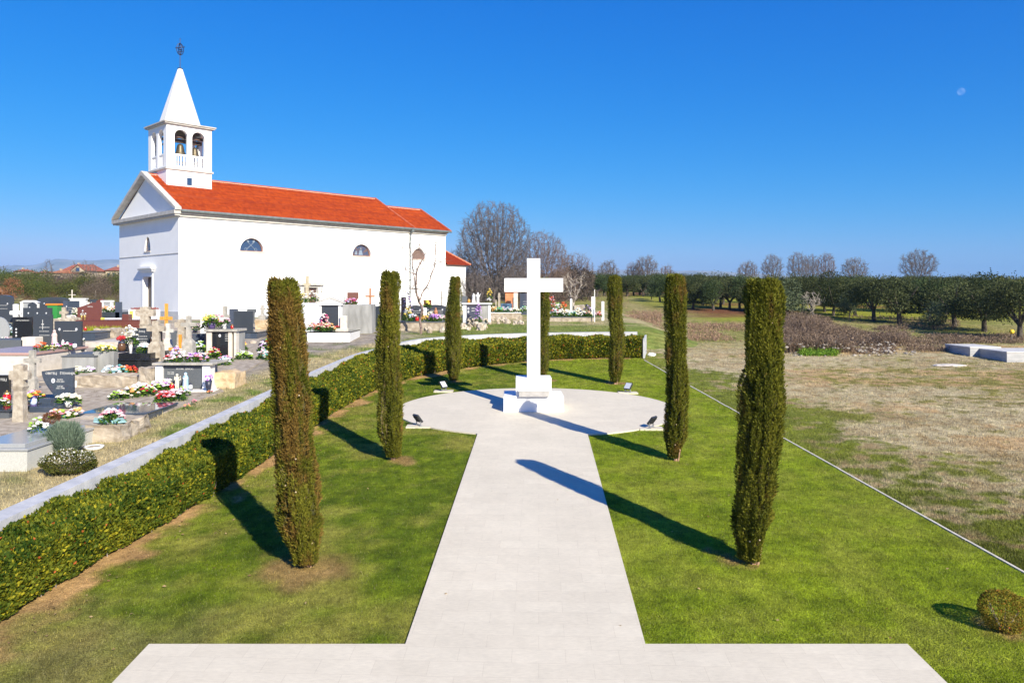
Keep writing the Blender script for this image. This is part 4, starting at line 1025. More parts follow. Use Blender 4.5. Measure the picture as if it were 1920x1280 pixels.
def lantern(pos, hpx, label, glass=None, cap=None, name='grave_lantern', r=.30, top_bloom=None, cat='grave lantern'):
    x, y, z = pos; h = hpx*y/F; r_ = h*r; t = thing(name, label, cat, (x, y, z), 0)
    mb = MB(); mb.lathe([(r_*.95, 0), (r_, h*.08), (r_*.85, h*.1)], 10); mb.build('foot', cap or GOLD, t)
    mb = MB(); mb.lathe([(r_*.8, h*.1), (r_, h*.3), (r_*.95, h*.6), (r_*.7, h*.72)], 12); mb.build('glass', glass or REDG, t, True)
    mb = MB(); mb.lathe([(r_*.9, h*.72), (r_*.75, h*.82), (r_*.25, h*.92), (r_*.1, h)], 10); mb.build('cap', cap or GOLD, t)
    if top_bloom:
        mb = MB(); rr = random.Random(7)
        for i in range(9): mb.ico((rr.uniform(-1, 1)*r_, rr.uniform(-1, 1)*r_, h+rr.uniform(0, .6)*r_), r_*.5, 1, 0, .2, rr)
        mb.build('rose', FM(top_bloom), t)
    return t
def vase(pos, hpx, m, label, bloom=None, r=.26, prof=None):
    x, y, z = pos; h = hpx*y/F; t = thing('vase', label, 'vase', (x, y, z)); r_ = h*r
    mb = MB(); mb.lathe([(r_*.7, 0), (r_*.45, h*.12), (r_*.8, h*.5), (r_*1.05, h), (r_*.85, h)], 14); mb.build('body', m, t, True)
    if bloom:
        mb = MB(); rr = random.Random(int(x*100)); k = len(bloom)
        for i in range(14): mb.ico((rr.uniform(-1, 1)*r_*1.2, rr.uniform(-1, 1)*r_, h+rr.uniform(0, 1.6)*r_), r_*.36, 1, i % k, .25, rr)
        mb.build('blossoms', [FM(c) for c in bloom], t)
    return t
def statue(pos, hpx, m, label, kind='robe', name='statue', m2=None):
    x, y, z = pos; h = hpx*y/F; t = thing(name, label, 'statue', (x, y, z))
    def skinb(nm, pts, rad, edges, m_):
        me = bpy.data.meshes.new(nm); me.from_pydata([tuple(Vector(p)*h) for p in pts], edges, []); o = link(nm, me, t); me.materials.append(m_)
        md = o.modifiers.new('skin', 'SKIN'); 
        for i, r_ in enumerate(rad): me.skin_vertices[0].data[i].radius = (r_*h, r_*h)
        me.skin_vertices[0].data[0].use_root = True
        o.modifiers.new('sub', 'SUBSURF').levels = 1; o.modifiers['sub'].render_levels = 1
        bpy.context.view_layer.update(); ev = o.evaluated_get(bpy.context.evaluated_depsgraph_get()); me2 = bpy.data.meshes.new_from_object(ev)
        o.modifiers.clear(); o.data = me2; return o
    for_ = None
    if kind == 'robe':
        mb = MB(); mb.lathe([(.20, 0), (.19, .12), (.16, .35), (.15, .55), (.16, .70), (.12, .80), (.07, .85), (.09, .90), (.085, .95), (.03, 1.0)], 16, sy=.75); mb.v = [(a*h, b*h, c*h) for a, b, c in mb.v]; mb.build('robe', m, t, True)
        mb = MB(); mb.ico((0, -.045*h, .90*h), .065*h, 2); mb.lathe([(.05*h, 0), (.065*h, .25*h), (.06*h, .62*h)], 10, (0, -.10*h, .08*h)); mb.build('face_and_gown', m2 or m, t, True)
        mb = MB(); mb.tube((-.13*h, -.06*h, .68*h), (-.015*h, -.15*h, .62*h), .035*h, .025*h, 6); mb.tube((.13*h, -.06*h, .68*h), (.015*h, -.15*h, .62*h), .035*h, .025*h, 6); mb.ico((0, -.16*h, .65*h), .03*h, 1); mb.build('praying_arms', m2 or m, t, True)
    else:
        skinb('body', [(0, 0, .45), (0, 0, .62), (0, 0, .74), (0, 0, .80), (0, -.01, .88), (-.06, 0, .40), (-.06, -.03, .22), (-.06, 0, .02), (.06, 0, .40), (.07, -.05, .22), (.07, 0, .02), (-.12, 0, .72), (-.13, -.08, .60), (-.03, -.13, .66), (.12, 0, .72), (.19, -.08, .76), (.27, -.12, .86)],
              [.10, .11, .09, .045, .085, .075, .055, .045, .075, .055, .045, .05, .04, .032, .05, .04, .03], [(0, 1), (1, 2), (2, 3), (3, 4), (0, 5), (5, 6), (6, 7), (0, 8), (8, 9), (9, 10), (2, 11), (11, 12), (12, 13), (2, 14), (14, 15), (15, 16)], m)
        mb = MB(); mb.ico((0, .0, .90*h), .085*h, 2, 0, .10, random.Random(2)); mb.build('hair', m, t, True)
        mb = MB(); mb.prism([(-.02*h, .5*h), (-.22*h, .62*h), (-.20*h, .82*h), (-.02*h, .72*h)], .07*h, .10*h); mb.prism([(.02*h, .5*h), (.20*h, .60*h), (.18*h, .80*h), (.02*h, .72*h)], .07*h, .10*h); mb.build('wings', m, t)
        mb = MB(); mb.lathe([(.20*h, -.01*h), (.19*h, .04*h), (.12*h, .05*h)], 12); mb.build('base', m, t)
    return t
def block(px0, top, px1, base, d, label, m, name='stone_block', cat='stone block', zat=None):
    if zat is not None: y, z = zat; x0, x1 = (px0-960)/F*y, (px1-960)/F*y; x = (x0+x1)/2; w_ = x1-x0
    else: x, y, z, w_, mm = where(px0, px1, base)
    H = (EYE+(550-top)/F*y)-z; t = MB(); n = max(2, int(w_/.25)); rr = random.Random(int(px0*5+base))
    if m in (RUB, RUBY, OLD, OLDG):
        bm_ = bmesh.new(); bmesh.ops.create_cube(bm_, size=1.0); nsub = 7; bmesh.ops.subdivide_edges(bm_, edges=bm_.edges[:], cuts=nsub, use_grid_fill=True)
        for vv_ in bm_.verts:
            a_, b_, c_ = (vv_.co.x)*w_, (vv_.co.y+.5)*d, (vv_.co.z+.5)*(H+.3)-.3; wx_, wy_, wz_ = a_+x, b_+y, c_+z
            amp = min(.16, .30*min(w_, H+.15)); n_ = [float(vn(wx_*2.6, wy_*2.6, wz_*2.6, 60+k_))-.5+.5*(float(vn(wx_*7, wy_*7, wz_*7, 70+k_))-.5) for k_ in range(3)]
            vv_.co = Vector((a_+n_[0]*amp, b_+n_[1]*amp, c_+n_[2]*amp*(1 if c_ > 0 else 0)))
        bm_.verts.ensure_lookup_table(); bm_.verts.index_update(); t.add([tuple(q.co) for q in bm_.verts], [tuple(q.index for q in f_.verts) for f_ in bm_.faces]); bm_.free()
    else: t.box(-w_/2, w_/2, 0, d, -.3, H, ch=.03)
    BT[label] = (y, d, z+H+.002)
    return tag(t.build(name, m, None, False, (x, y, z)), label, cat)
# ================================================================= the graves, near ones first
A_ = tomb(-70, 51, 841, 884, 2.85, 'large grey granite tomb with stepped polished top at the lower left edge', SPK, GRN_G, .05, .03, step=.09)
bouquet(on(A_, 72, .62), 30, 27, 'wg', 'small white and pale green bouquet on the large grey granite tomb', name='bouquet')
shrub(120, 856, 68, 62, 1, (0.10, 0.15, 0.10), (0.20, 0.26, 0.19), 'grey-green rosemary bush at the corner of the large grey granite tomb', 4200, 'rosemary_bush', (.20, .016), .86, upw=2.2)
shrub(131, 886, 92, 44, 1, (0.045, 0.07, 0.012), (0.14, 0.13, 0.03), 'low dark bush with small white flowers in front of the rosemary', 6500, 'flowering_bush', (.045, .026), 1.0, upw=.3, accent=((0.80, 0.79, 0.72), .20, 1.15))
x, y, z = G(176, 842); mb = MB(); mb.lathe([(.20, 0), (.25, .09), (.22, .09), (.18, .03)], 18); t = thing('planter_bowl', 'shallow white bowl sunk in the grass right of the flowering bush', 'planter', (x, y, z)); mb.build('bowl', CER, t, True); mb = MB(); mb.ico((0, 0, .06), .2, 1, sz=(1, 1, .2)); mb.build('soil', RUB, t)
block(92, 797, 226, 829, 1.7, 'rough stone grave surround to the right of the large grey granite tomb', RUB, 'grave_surround', 'grave surround')
# low rough platforms between the graves
def slab(pts, h, label, m=RUB, name='grave_surround', cat='grave surround'):
    q = [P(a, b, 1) for a, b in pts]; n = len(q); mb = MB()
    v = [(a, b, c+h) for a, b, c in q]+[(a, b, c-.2) for a, b, c in q]
    tri = tessellate_polygon([[Vector((a, b, 0)) for a, b, c in q]])
    mb.add(v, [tuple(t) for t in tri]+[(i, (i+1) % n, n+(i+1) % n, n+i) for i in range(n)])
    return tag(mb.build(name, m), label, cat)
slab([(-40, 845), (60, 808), (232, 800), (300, 778), (420, 735), (400, 722), (120, 722), (-60, 735)], .05, 'rough paved strip round the polished dark slab tomb')
slab([(262, 724), (395, 724), (455, 700), (505, 672), (500, 640), (400, 640), (290, 690)], .06, 'rough stone paving beside the tomb with two statues')
slab([(-60, 720), (-60, 640), (120, 620), (330, 600), (520, 612), (430, 680), (300, 700), (140, 715)], .03, 'worn stone paving between the middle rows of graves')
I_ = tomb(150, 272, 774, 791, 2.25, 'polished dark blue slab tomb reflecting the sky, at the edge of the cemetery', GRN_B, GRN_B, .05, .03)
scr(G(38, 792), 683, 21, 'broad weathered stone cross nearest the left edge', OLD, ped=.62, pw=1.0, aw=.62, az=.52, taper=.78)
scr(G(61, 742), 656, 11, 'weathered stone cross with a thin flat arm behind the nearest stone cross', OLDG, ped=.42, pw=1.6, aw=1.05, az=.60, taper=.85)
t = hs(78, 689, 137, 757, 'dark blue granite headstone with a curved cut-away left side', GRN_B, 'swoop', .12, .08)
H_ = t['_h']; hw_ = (137-78)/F*P(78, 757)[1]/2
txt('OBITELJ   ŠTEVANJA', .115, t, (.10, -.005, H_-.20)); txt('BOŽO\n1929-2001', .07, t, (.10, -.005, H_-.45)); txt('LUCIJA\n1931-1998', .07, t, (.10, -.005, H_-.68)); portrait(t, -.14, H_-.45, -.001, .065)
t = hs(-16, 703, 17, 757, 'dark headstone in a grey stone frame at the left edge', GRN_K, 'rect', .12, .05, text='OBITELJ', tsize=.12)
L0 = tomb(-60, 17, 768, 787, 1.8, 'low dark green-grey tomb beside the nearest stone cross', GRN_M, GRN_D, .06)
bouquet(on(L0, 6, .3), 22, 20, ['lp', 'w', 'g'], 'pink and white bouquet on the low dark tomb at the left edge')
lantern(on(L0, 13, .8), 24, 'tall red grave lantern at the far left edge')
B2 = tomb(55, 100, 762, 776, 1.6, 'dark granite slab in front of the curved headstone', GRN_B)
block(73, 747, 95, 768, .25, 'small square granite vase block engraved with a pale cross', GRN_B, 'vase_block', 'vase block')
lantern(on(B2, 63, .1), 20, 'lilac-capped white lantern left of the granite vase block', mat('pale_glass', (0.55, 0.62, 0.78), .2), POTP)
bouquet(on(B2, 62, .95), 28, 20, ['r', 'lu', 'w'], 'red and lilac bouquet beside the curved headstone')
bouquet(on(B2, 66, .55), 30, 20, ['y', 'y', 'g', 'o'], 'bright yellow bouquet in front of the red and lilac one', POTD)
bouquet(G(129, 763, .1), 46, 24, ['w', 'w', 'c'], 'white lilies in a white vase at the foot of the curved headstone', CER)
bouquet(G(111, 786), 32, 22, ['lp', 'p', 'a', 'g'], 'pink and peach bouquet next to the dried brown plant')
bouquet(G(143, 786), 36, 22, ['lp', 'c', 'a'], 'peach bouquet with turquoise ribbon at the corner of the dark blue slab', ribbon=RIB)
bouquet(onb('rough stone grave surround to the right of the large grey granite tomb', 210, .25), 42, 26, ['p', 'w', 'lp'], 'pink and white bouquet with pale blue ribbon on the rough stone surround', ribbon=mat('pale_blue_ribbon', (0.35, 0.60, 0.66), .4))
x, y, z = G(96, 801); t = thing('dried_plant', 'dried red-brown potted plant behind the large grey tomb', 'potted plant', (x, y, z)); g = np.random.default_rng(5); n = 1500; d = g.normal(0, 1, (n, 3)); d /= np.linalg.norm(d, axis=1, keepdims=True)
p = d*np.array((.25, .22, .17))*(.7+.3*g.random((n, 1))); p[:, 2] += .27
V, Fc, cl = leaves(p, d+g.normal(0, .4, (n, 3)), g.normal(0, 1, (n, 3)), np.full(n, .05), np.full(n, .015), mixc(np.array((0.10, 0.035, 0.02)), np.array((0.26, 0.11, 0.05)), g.random(n))); link('foliage', npmesh('dried', V, Fc, 4, FOL, cl), t)
mb = MB(); mb.lathe([(.10, 0), (.15, .14), (.13, .14)], 12); mb.build('pot', POTD, t, True)
# flower bank between the dark slab and the statue tomb
fb = [(222, 748, 34, 17, ['w', 'c', 'g'], 'white and cream bouquet at the left end of the long flower bank'), (243, 744, 34, 18, ['a', 'c', 'w'], 'apricot bouquet second from the left in the long flower bank'), (262, 738, 34, 22, ['w', 'w', 'lp'], 'large white bouquet in the middle of the long flower bank'),
      (278, 741, 28, 20, ['r', 'w', 'g'], 'bouquet with a red rose in the long flower bank'), (294, 733, 34, 20, ['lu', 'w', 'g'], 'lilac and white bouquet in the long flower bank below the stone block'), (312, 731, 30, 20, ['u', 'lu', 'w'], 'purple bouquet at the right end of the long flower bank'),
      (309, 752, 36, 22, ['p', 'lp', 'r'], 'pink rose bouquet at the back corner of the dark blue slab'), (330, 750, 34, 22, ['p', 'lp', 'w'], 'salmon pink bouquet right of the pink roses'), (344, 743, 24, 20, ['w', 'lu', 'g'], 'white and lilac bouquet at the front of the white-framed statue tomb'), (350, 765, 12, 10, ['a', 'p'], 'tiny orange and pink flowers in the grass by the dark blue slab'), (364, 757, 10, 9, ['p'], 'single pink bloom in the grass near the statue tomb')]
for a, b, c_, d_, e_, l_ in fb: bouquet(G(a, b, .05), c_, d_, e_, l_)
# white framed tomb with two statues
x, y, z, w_, mm = where(290, 397, 732); t = thing('framed_tomb', 'white-framed dark granite tomb with two figurines before it', 'tomb', (x, y, z)); hw = w_/2; H = EYE+(550-680)/F*y-z
for a_, b_ in ((-hw+.02, -hw+.30), (hw-.36, hw-.07)): mb = MB(); mb.box(a_, b_, 0, .5, -.2, H-.08, ch=.008); mb.build('post', MWH, t)
mb = MB(); mb.box(-hw+.302, hw-.362, .10, .4, -.2, H-.082); pn = mb.build('panel', GRN_M, t)
mb = MB(); mb.box(-hw-.06, hw+.06, -.10, 1.5, H-.08, H, ch=.02); mb.build('ledge', OLDG, t)
mb = MB(); mb.box(-hw-.05, hw+.28, -.55, -.002, -.2, .06, ch=.01); mb.build('step', MWH, t)
mb = MB(); mb.box(-hw+.3, hw-.36, .502, 1.5, -.2, H-.082); mb.build('body', CON2, t)
txt('PETAR  SINČIĆ', .10, t, (.02, .098, H-.24)); txt('1921-1984\n1927-2005', .06, t, (-.52, .098, H-.40))
M_ = dict(y0=y, y1=y+1.5, top=z+H)
fr_y = y-.28
def fr(px): return ((px-960)/F*fr_y, fr_y, z+.06)
statue(fr(332), 31, mat('cream_plaster', (0.62, 0.58, 0.48), .6), 'cream cherub figurine reaching up before the statue tomb', 'angel')
statue(fr(348), 33, mat('sky_blue_glaze', (0.30, 0.50, 0.68), .35), 'blue and white robed Madonna figurine before the statue tomb', 'robe', m2=CER)
lantern(fr(322), 15, 'small red grave lantern left of the cherub')
lantern(fr(357), 14, 'clear glass lantern right of the Madonna figurine', mat('clear_glass', (0.55, 0.58, 0.58), .1), POTD)
bouquet(fr(307), 26, 20, ['w', 'c'], 'sparse white bouquet in front of the left white post', leafk=.6)
lantern(G(286, 725), 15, 'white wax candle beside the left white post', WAXW, WAXW, 'grave_candle', .3, cat='candle')
vase(G(391, 737), 24, POTD, 'dark blue flower pot with lilac blooms at the right white post', ['lu', 'u'])
lantern(G(401, 733), 12, 'short white candle right of the dark blue pot', WAXW, WAXW, 'grave_candle', .4, cat='candle')
bouquet(G(392, 739), 16, 8, ['a', 'r'], 'fallen orange-brown flowers under the dark blue pot')
for px, f_, w0, h0_, cs, lb in ((320, .15, 24, 16, ['r', 'lp', 'w'], 'red and pink bouquet on the left end of the statue tomb ledge'), (331, .5, 20, 26, ['lu', 'u', 'w'], 'taller lilac bouquet on the statue tomb ledge'), (345, .2, 22, 20, ['w', 'lp'], 'white and blush bouquet in the middle of the statue tomb ledge'), (361, .3, 24, 18, ['lu', 'p', 'u'], 'purple and pink bouquet on the right half of the statue tomb ledge'), (378, .3, 24, 17, ['p', 'lu', 'w'], 'mixed pink bouquet on the right end of the statue tomb ledge')):
    bouquet(on(M_, px, f_), w0, h0_, cs, lb)
block(258, 690, 292, 731, .9, 'rough stone block left of the statue tomb', RUB)
block(396, 700, 442, 728, 1.2, 'yellowish rough stone bank right of the statue tomb', RUBY, 'stone_bank', 'stone bank')
# middle left
W1 = tomb(-70, 62, 661, 709, 4.0, 'broad cream-sided tomb with a pinkish granite top at the left edge', CRM, PNK, .10, .06)
tomb(116, 176, 667, 706, 1.8, 'grey box tomb with a dark stepped lid', CON2, GRN_M, .05, .03, step=.06)
block(174, 659, 213, 704, .35, 'upright plain grey concrete slab', CON2, 'concrete_slab', 'concrete slab')
K1 = tomb(213, 283, 673, 696, 2.3, 'black granite two-tier tomb behind the red flowers', GRN_K, GRN_K, .06, .05, step=.24)
bouquet(onb('upright plain grey concrete slab', 197, .5), 44, 13, ['y', 'y', 'c'], 'long yellow rose spray on top of the concrete slab')
for px, py, w0, h0_, cs, lb, kw in ((146, 707, 22, 20, ['w', 'c'], 'cream bouquet left of the grey stone flower bowl', {}), (167, 708, 22, 20, ['w', 'lu'], 'white flowers in a grey stone bowl before the concrete slab', dict(pot=OLDG)), (208, 712, 38, 26, ['w', 'b', 'b'], 'white and pale blue bouquet below the concrete slab', {}), (225, 706, 26, 22, ['lp', 'a', 't'], 'peach and teal bouquet right of the pale blue one', {}), (244, 704, 28, 20, ['r', 'r', 'o'], 'red bouquet at the foot of the black two-tier tomb', {})):
    bouquet(G(px, py, .08), w0, h0_, cs, lb, **kw)
block(137, 704, 262, 728, .9, 'long low rough stone kerb before the concrete slab', RUB, 'stone_kerb', 'stone kerb')
vase(G(142, 728), 14, CER, 'small square white vase at the left end of the long stone kerb')
lantern(on(K1, 228, .35), 24, 'tall brown lantern topped with a red rose on the black two-tier tomb', mat('brown_glass', (0.12, 0.06, 0.03), .2), POTD, top_bloom='r')
statue(on(K1, 238, .5), 20, GRN_K, 'small black figurine between the brown lantern and the white vase')
vase(on(K1, 245, .45), 13, CER, 'white urn vase on the black two-tier tomb')
bouquet((on(K1, 243, .5)[0], on(K1, 243, .5)[1], on(K1, 243, .5)[2]+.30), 32, 34, ['w', 'w', 'c'], 'tall spray of white roses in the white urn vase')
hs(248, 615, 282, 660, 'dark granite headstone with pale engraved lines at the back of the black tomb', GRN_D, zat=(K1['y1'], K1['top']), plinth=0, lines=4, text='ŽMINJ')
hs(282, 617, 303, 668, 'narrow black headstone with two oval portraits behind a stone cross', GRN_K, ports=2, plinth=0)
bouquet(on(K1, 270, .55), 26, 16, ['w', 'lp', 'b'], 'white and pink lilies at the right end of the black two-tier tomb')
scr(G(293, 690), 601, 13, 'tall weathered stone cross on a tapering pedestal left of the statue tomb', OLD, ped=.56, pw=2.1, aw=.95, az=.62, taper=.8)
tomb(302, 344, 663, 676, 1.6, 'dark granite slab tomb behind the tall weathered stone cross', GRN_B, GRN_D, .05)
# middle row towards the church
scr(G(273, 640), 575, 17, 'bulky weathered stone cross before the church front', OLD, ped=.5, pw=1.3, aw=.75, az=.65)
wcr(G(312, 622), 569, 6, 24, 'orange wooden cross nearest the church corner', ORW, .48)
wcr(G(338, 674), 627, 5.5, 42, 'orange wooden cross with a wide crossbar behind the statue tomb', mat('bright_orange_wood', (0.66, 0.28, 0.04), .4), .42)
scr(G(315, 662), 606, 8, 'whitish stone cross behind the dark slab tomb', mat('whitish_stone', (0.50, 0.48, 0.43), .9, (0.60, 0.58, 0.53), 6, .5), ped=.5, pw=2.0, aw=1.0, az=.5)
scr(G(341, 668), 598, 13, 'stone cross with a small pointed roof', OLD, ped=.62, pw=1.2, aw=.7, az=.6, taper=.9)
scr(G(354, 694), 592, 9, 'tall broad-based stone cross in the middle of the graves', OLDG, ped=.58, pw=2.6, aw=1.2, az=.62, taper=.85)
hs(318, 620, 331, 655, 'narrow dark headstone between the whitish cross and the roofed cross', GRN_M, plinth=0)
bouquet(G(329, 642, .03), 12, 16, ['m', 'p'], 'deep pink bouquet beside the narrow dark headstone')
block(376, 592, 384, 645, .15, 'slender white stone post left of the white-framed black tomb', MWH, 'stone_post', 'stone post')
bouquet(G(366, 624, .04), 20, 16, ['k', 'w', 'lp'], 'white and black bouquet left of the slender white post', POTD)
bouquet(G(364, 640, .1), 12, 12, ['r'], 'small red bouquet below the black pot bouquet')
bouquet(G(375, 668, .1), 18, 26, ['b', 'w', 'g'], 'pale blue bouquet at the left foot of the white-framed black tomb', CER)
lantern(G(385, 692, .1), 34, 'tall brass lantern before the white-framed black tomb', GOLD, GOLD, r=.13)
lantern(G(374, 690, .1), 22, 'tall white candle left of the brass lantern', WAXW, WAXW, 'grave_candle', .2, cat='candle')
hs(360, 625, 388, 662, 'low dark headstone left of the white-framed black tomb', GRN_B, plinth=0)
bouquet(G(318, 672, .05), 24, 16, ['w', 'b', 'lu'], 'pale bouquet behind the tall weathered cross')
# white framed black tomb
x, y, z, w_, mm = where(387, 443, 672); t = thing('framed_tomb', 'black panel tomb in a cream frame with bouquets on its ledge', 'tomb', (x, y, z)); hw = w_/2; H = EYE+(550-618)/F*y-z
for a_, b_ in ((-hw, -hw+.26), (hw-.40, hw-.22), (hw-.12, hw-.002)): mb = MB(); mb.box(a_, b_, 0, .4, -.2, H-.09); mb.build('post', CRM, t)
mb = MB(); mb.box(-hw+.262, hw-.402, .06, .35, -.2, H-.092); mb.build('panel', GRN_K, t)
mb = MB(); mb.box(-hw-.1, hw+.08, -.1, 1.3, H-.088, H+.02, ch=.015); mb.build('ledge', OLDG, t)
mb = MB(); mb.box(-hw+.02, hw-.02, .402, 1.3, -.2, H-.092); mb.build('body', CON2, t)
portrait(t, -.10, H-.30, .059, .06); portrait(t, -.52, H-.22, .059, .04)
mb = MB()
for i in range(5): mb.box(.16, .34, .055, .058, H-.24-.08*i, H-.225-.08*i)
mb.build('engraving', INK, t)
S_ = dict(y0=y, y1=y+1.3, top=z+H+.02)
bouquet(on(S_, 397, .2), 30, 24, ['y', 'c', 'g'], 'yellow chrysanthemums in a purple pot on the cream-framed tomb', POTP)
bouquet(on(S_, 409, .5), 26, 26, ['lp', 'lp', 'p'], 'pink chrysanthemums in the middle of the cream-framed tomb ledge')
bouquet(on(S_, 390, .7), 22, 26, ['a', 'c', 'y'], 'orange flowers at the left end of the cream-framed tomb ledge')
bouquet(on(S_, 421, .25), 20, 20, ['w', 'lp'], 'white bouquet in a white bowl on the right of the cream-framed tomb ledge', CER)
block(424, 605, 434, 617, .25, 'small dark granite vase block on the cream-framed tomb ledge', GRN_B, 'vase_block', 'vase block', zat=(S_['y0']+.3, S_['top']))
lantern(on(S_, 435, .2), 9, 'small red lantern on the right end of the cream-framed tomb ledge')
for px, py, w0, h0_, cs, lb in ((402, 672, 24, 20, ['lp', 'r', 'g'], 'pink and red bouquet at the left foot of the cream-framed tomb'), (414, 664, 20, 16, ['r', 'p'], 'red bouquet leaning on the black panel'), (424, 668, 34, 24, ['w', 'b', 'w'], 'large white bouquet before the cream-framed tomb'), (437, 667, 26, 20, ['b', 'w'], 'pale blue bouquet right of the large white one'), (422, 678, 28, 12, ['lu', 'p'], 'mauve bouquet under the large white one'), (452, 656, 26, 16, ['a', 'y', 'o'], 'orange bouquet right of the cream-framed tomb'), (457, 673, 34, 15, ['w', 'g'], 'long white and green spray on the paving'), (421, 684, 22, 15, ['b', 'w', 'k'], 'white and teal bouquet nearest the path end of the paving'), (494, 673, 24, 18, ['w', 't', 'lp'], 'white and teal bouquet beside the leaning cypress'), (494, 658, 20, 18, ['lu', 'w', 'k'], 'lilac bouquet left of the orange one beside the leaning cypress'), (505, 656, 18, 22, ['o', 'g', 'r'], 'orange and green bouquet beside the leaning cypress')):
    bouquet(G(px, py, .06), w0, h0_, cs, lb)
block(491, 636, 512, 652, .5, 'small dark stone box behind the orange and green bouquet', GRN_M, 'stone_box', 'stone box')
D1 = tomb(438, 482, 622, 636, 2.2, 'dark granite tomb base in front of the church wall', GRN_B, GRN_D, .06)
hs(438, 583, 474, 620, 'large plain dark granite headstone against the white church wall', GRN_D, zat=(D1['y0']+.25, D1['top']-.05), plinth=0)
hs(463, 579, 480, 606, 'smaller dark headstone behind the large plain one', GRN_M, 'step', plinth=0)
scr(G(422, 622), 574, 8, 'rounded grey stone cross left of the large plain headstone', OLDG, ped=.2, pw=1.3, aw=.75, az=.50)
x, y, z, w_, mm = where(427, 448, 615); t = thing('pedimented_gravestone', 'gravestone with a curved white top behind the rounded stone cross', 'gravestone', (x, y, z)); hw = w_/2; H = EYE+(550-568)/F*y-z
mb = MB(); mb.box(-hw+.1, hw-.1, 0, .2, -.2, H-.42); mb.build('slab', GRN_B, t); mb = MB(); mb.prism([(-hw-.05, H-.418), (hw+.05, H-.418), (hw, H-.2), (hw*.5, H-.04), (0, H), (-hw*.5, H-.04), (-hw, H-.2)], -.05, .25); mb.build('top', MWH, t)
scr(G(492, 606), 572, 5, 'small stone cross on a square block against the church wall', OLDG, ped=.48, pw=2.6, aw=.8, az=.62, taper=.95)
block(496, 594, 506, 606, .3, 'small dark stone wedge right of the cross on a square block', GRN_M)
block(478, 600, 545, 618, 1.0, 'yellowish stone bank below the small stone cross', RUBY, 'stone_bank', 'stone bank')
# left rows further back
for a in ((-70, 42, 637, 655, 1.7, 'dark slab tomb on the left edge with flowers along it', GRN_M, None), (62, 88, 622, 650, .9, 'dark square stone planter in the left rows', GRN_M, None)):
    tomb(a[0], a[1], a[2], a[3], a[4], a[5], a[6], a[7])
W1z = (W1['y1']-.4, W1['top'])
hs(102, 602, 153, 652, 'dark headstone with two oval portraits at the back of the pinkish tomb', GRN_D, zat=W1z, plinth=.05, ports=2, lines=1)
statue(on(W1, 102, .86), 32, mat('pink_porcelain', (0.62, 0.45, 0.42), .5), 'slim pinkish figurine left of the two-portrait headstone')
for px, f_, w0, h0_, cs, lb in ((71, .25, 16, 13, ['o', 'r'], 'orange-red bouquet on the pinkish tomb'), (80, .50, 14, 14, ['o'], 'small orange bouquet behind the orange-red one'), (92, .35, 22, 10, ['y', 'g', 'c'], 'yellow and green spray on the pinkish tomb'), (103, .55, 18, 12, ['lu', 'u', 'w'], 'lilac spray on the pinkish tomb'), (126, .6, 20, 12, ['lp', 'm', 'w'], 'pink and maroon spray before the two-portrait headstone')):
    bouquet(on(W1, px, f_), w0, h0_, cs, lb)
lantern(on(W1, 118, .7), 16, 'slim white candle before the two-portrait headstone', WAXW, WAXW, 'grave_candle', .18, cat='candle')
lantern(on(W1, 140, .6), 13, 'grey-capped lantern at the right end of the pinkish tomb', CER, POTD)
hs(62, 590, 98, 652, 'tall dark headstone engraved with a small cross', GRN_D, cross=True, lines=3, plinth=.05)
hs(23, 594, 60, 636, 'glossy black headstone with three oval portraits', GRN_K, plinth=.05, ports=0, text='OBITELJ KRIŽANAC')
bt = [o for o in C.objects if o.get('label') == 'glossy black headstone with three oval portraits'][0]
for i in range(3): portrait(bt, -.36, .62-.2*i, -.001, .05)
hs(-22, 594, 17, 640, 'round pale speckled granite headstone at the left edge', GRN_G, 'round', plinth=0, ports=0)
for px, py, w0, h0_, cs, lb in ((56, 625, 22, 14, ['w', 'c'], 'white bouquet left of the red roses in the left rows'), (69, 624, 22, 16, ['c', 'w', 'y'], 'cream bouquet in the left rows'), (80, 625, 22, 18, ['r', 'p', 'r'], 'deep red roses in the left rows'), (17, 628, 22, 12, ['w', 'b'], 'pale blue flowers at the foot of the round headstone'), (42, 632, 16, 10, ['lp', 'w'], 'pink flowers in front of the black three-portrait headstone'), (14, 592, 30, 20, ['w', 'c'], 'white flowers under the white cross-shaped stone')):
    bouquet(G(px, py+1, .03), w0, h0_+5, cs, lb)
block(40, 632, 66, 655, .7, 'pale stepped stone beside the dark planter in the left rows', CRM)
hs(-24, 553, 23, 604, 'large black headstone with a heavy dark cap at the left edge', GRN_D, 'low', lines=2, ports=2, th=.25)
t = scr(G(30, 606), 570, 9, 'bright white blocky stone cross in the left back rows', MWH, ped=.0, pw=1, aw=.85, az=.55)
hs(43, 577, 97, 608, 'wide dark headstone with three oval portraits and pictures', GRN_D, ports=3, plinth=.04)
hs(70, 557, 128, 594, 'long dark headstone with a low arched top', GRN_D, 'low', lines=1, ports=1)
x, y, z, w_, mm = where(38, 70, 596); t = thing('framed_tomb', 'grey panel in a white frame in the left back rows', 'tomb', (x, y, z)); hw = w_/2; H = EYE+(550-563)/F*y-z
mb = MB(); mb.box(-hw, -hw+.22, 0, .3, -.2, H-.18); mb.box(hw-.22, hw, 0, .3, -.2, H-.18); mb.prism([(-hw-.1, H-.178), (hw+.1, H-.178), (hw*.5, H), (-hw*.5, H)], -.05, .35); mb.build('frame', MWH, t); mb = MB(); mb.box(-hw+.222, hw-.222, .05, .25, -.2, H-.182); mb.build('panel', GRN_G, t)
hs(118, 564, 148, 597, 'dark headstone with white flowers right of the green bin', GRN_B, ports=1, lines=2)
bouquet(G(141, 597, .03), 14, 20, ['w', 'c'], 'white flowers at the dark headstone right of the green bin')
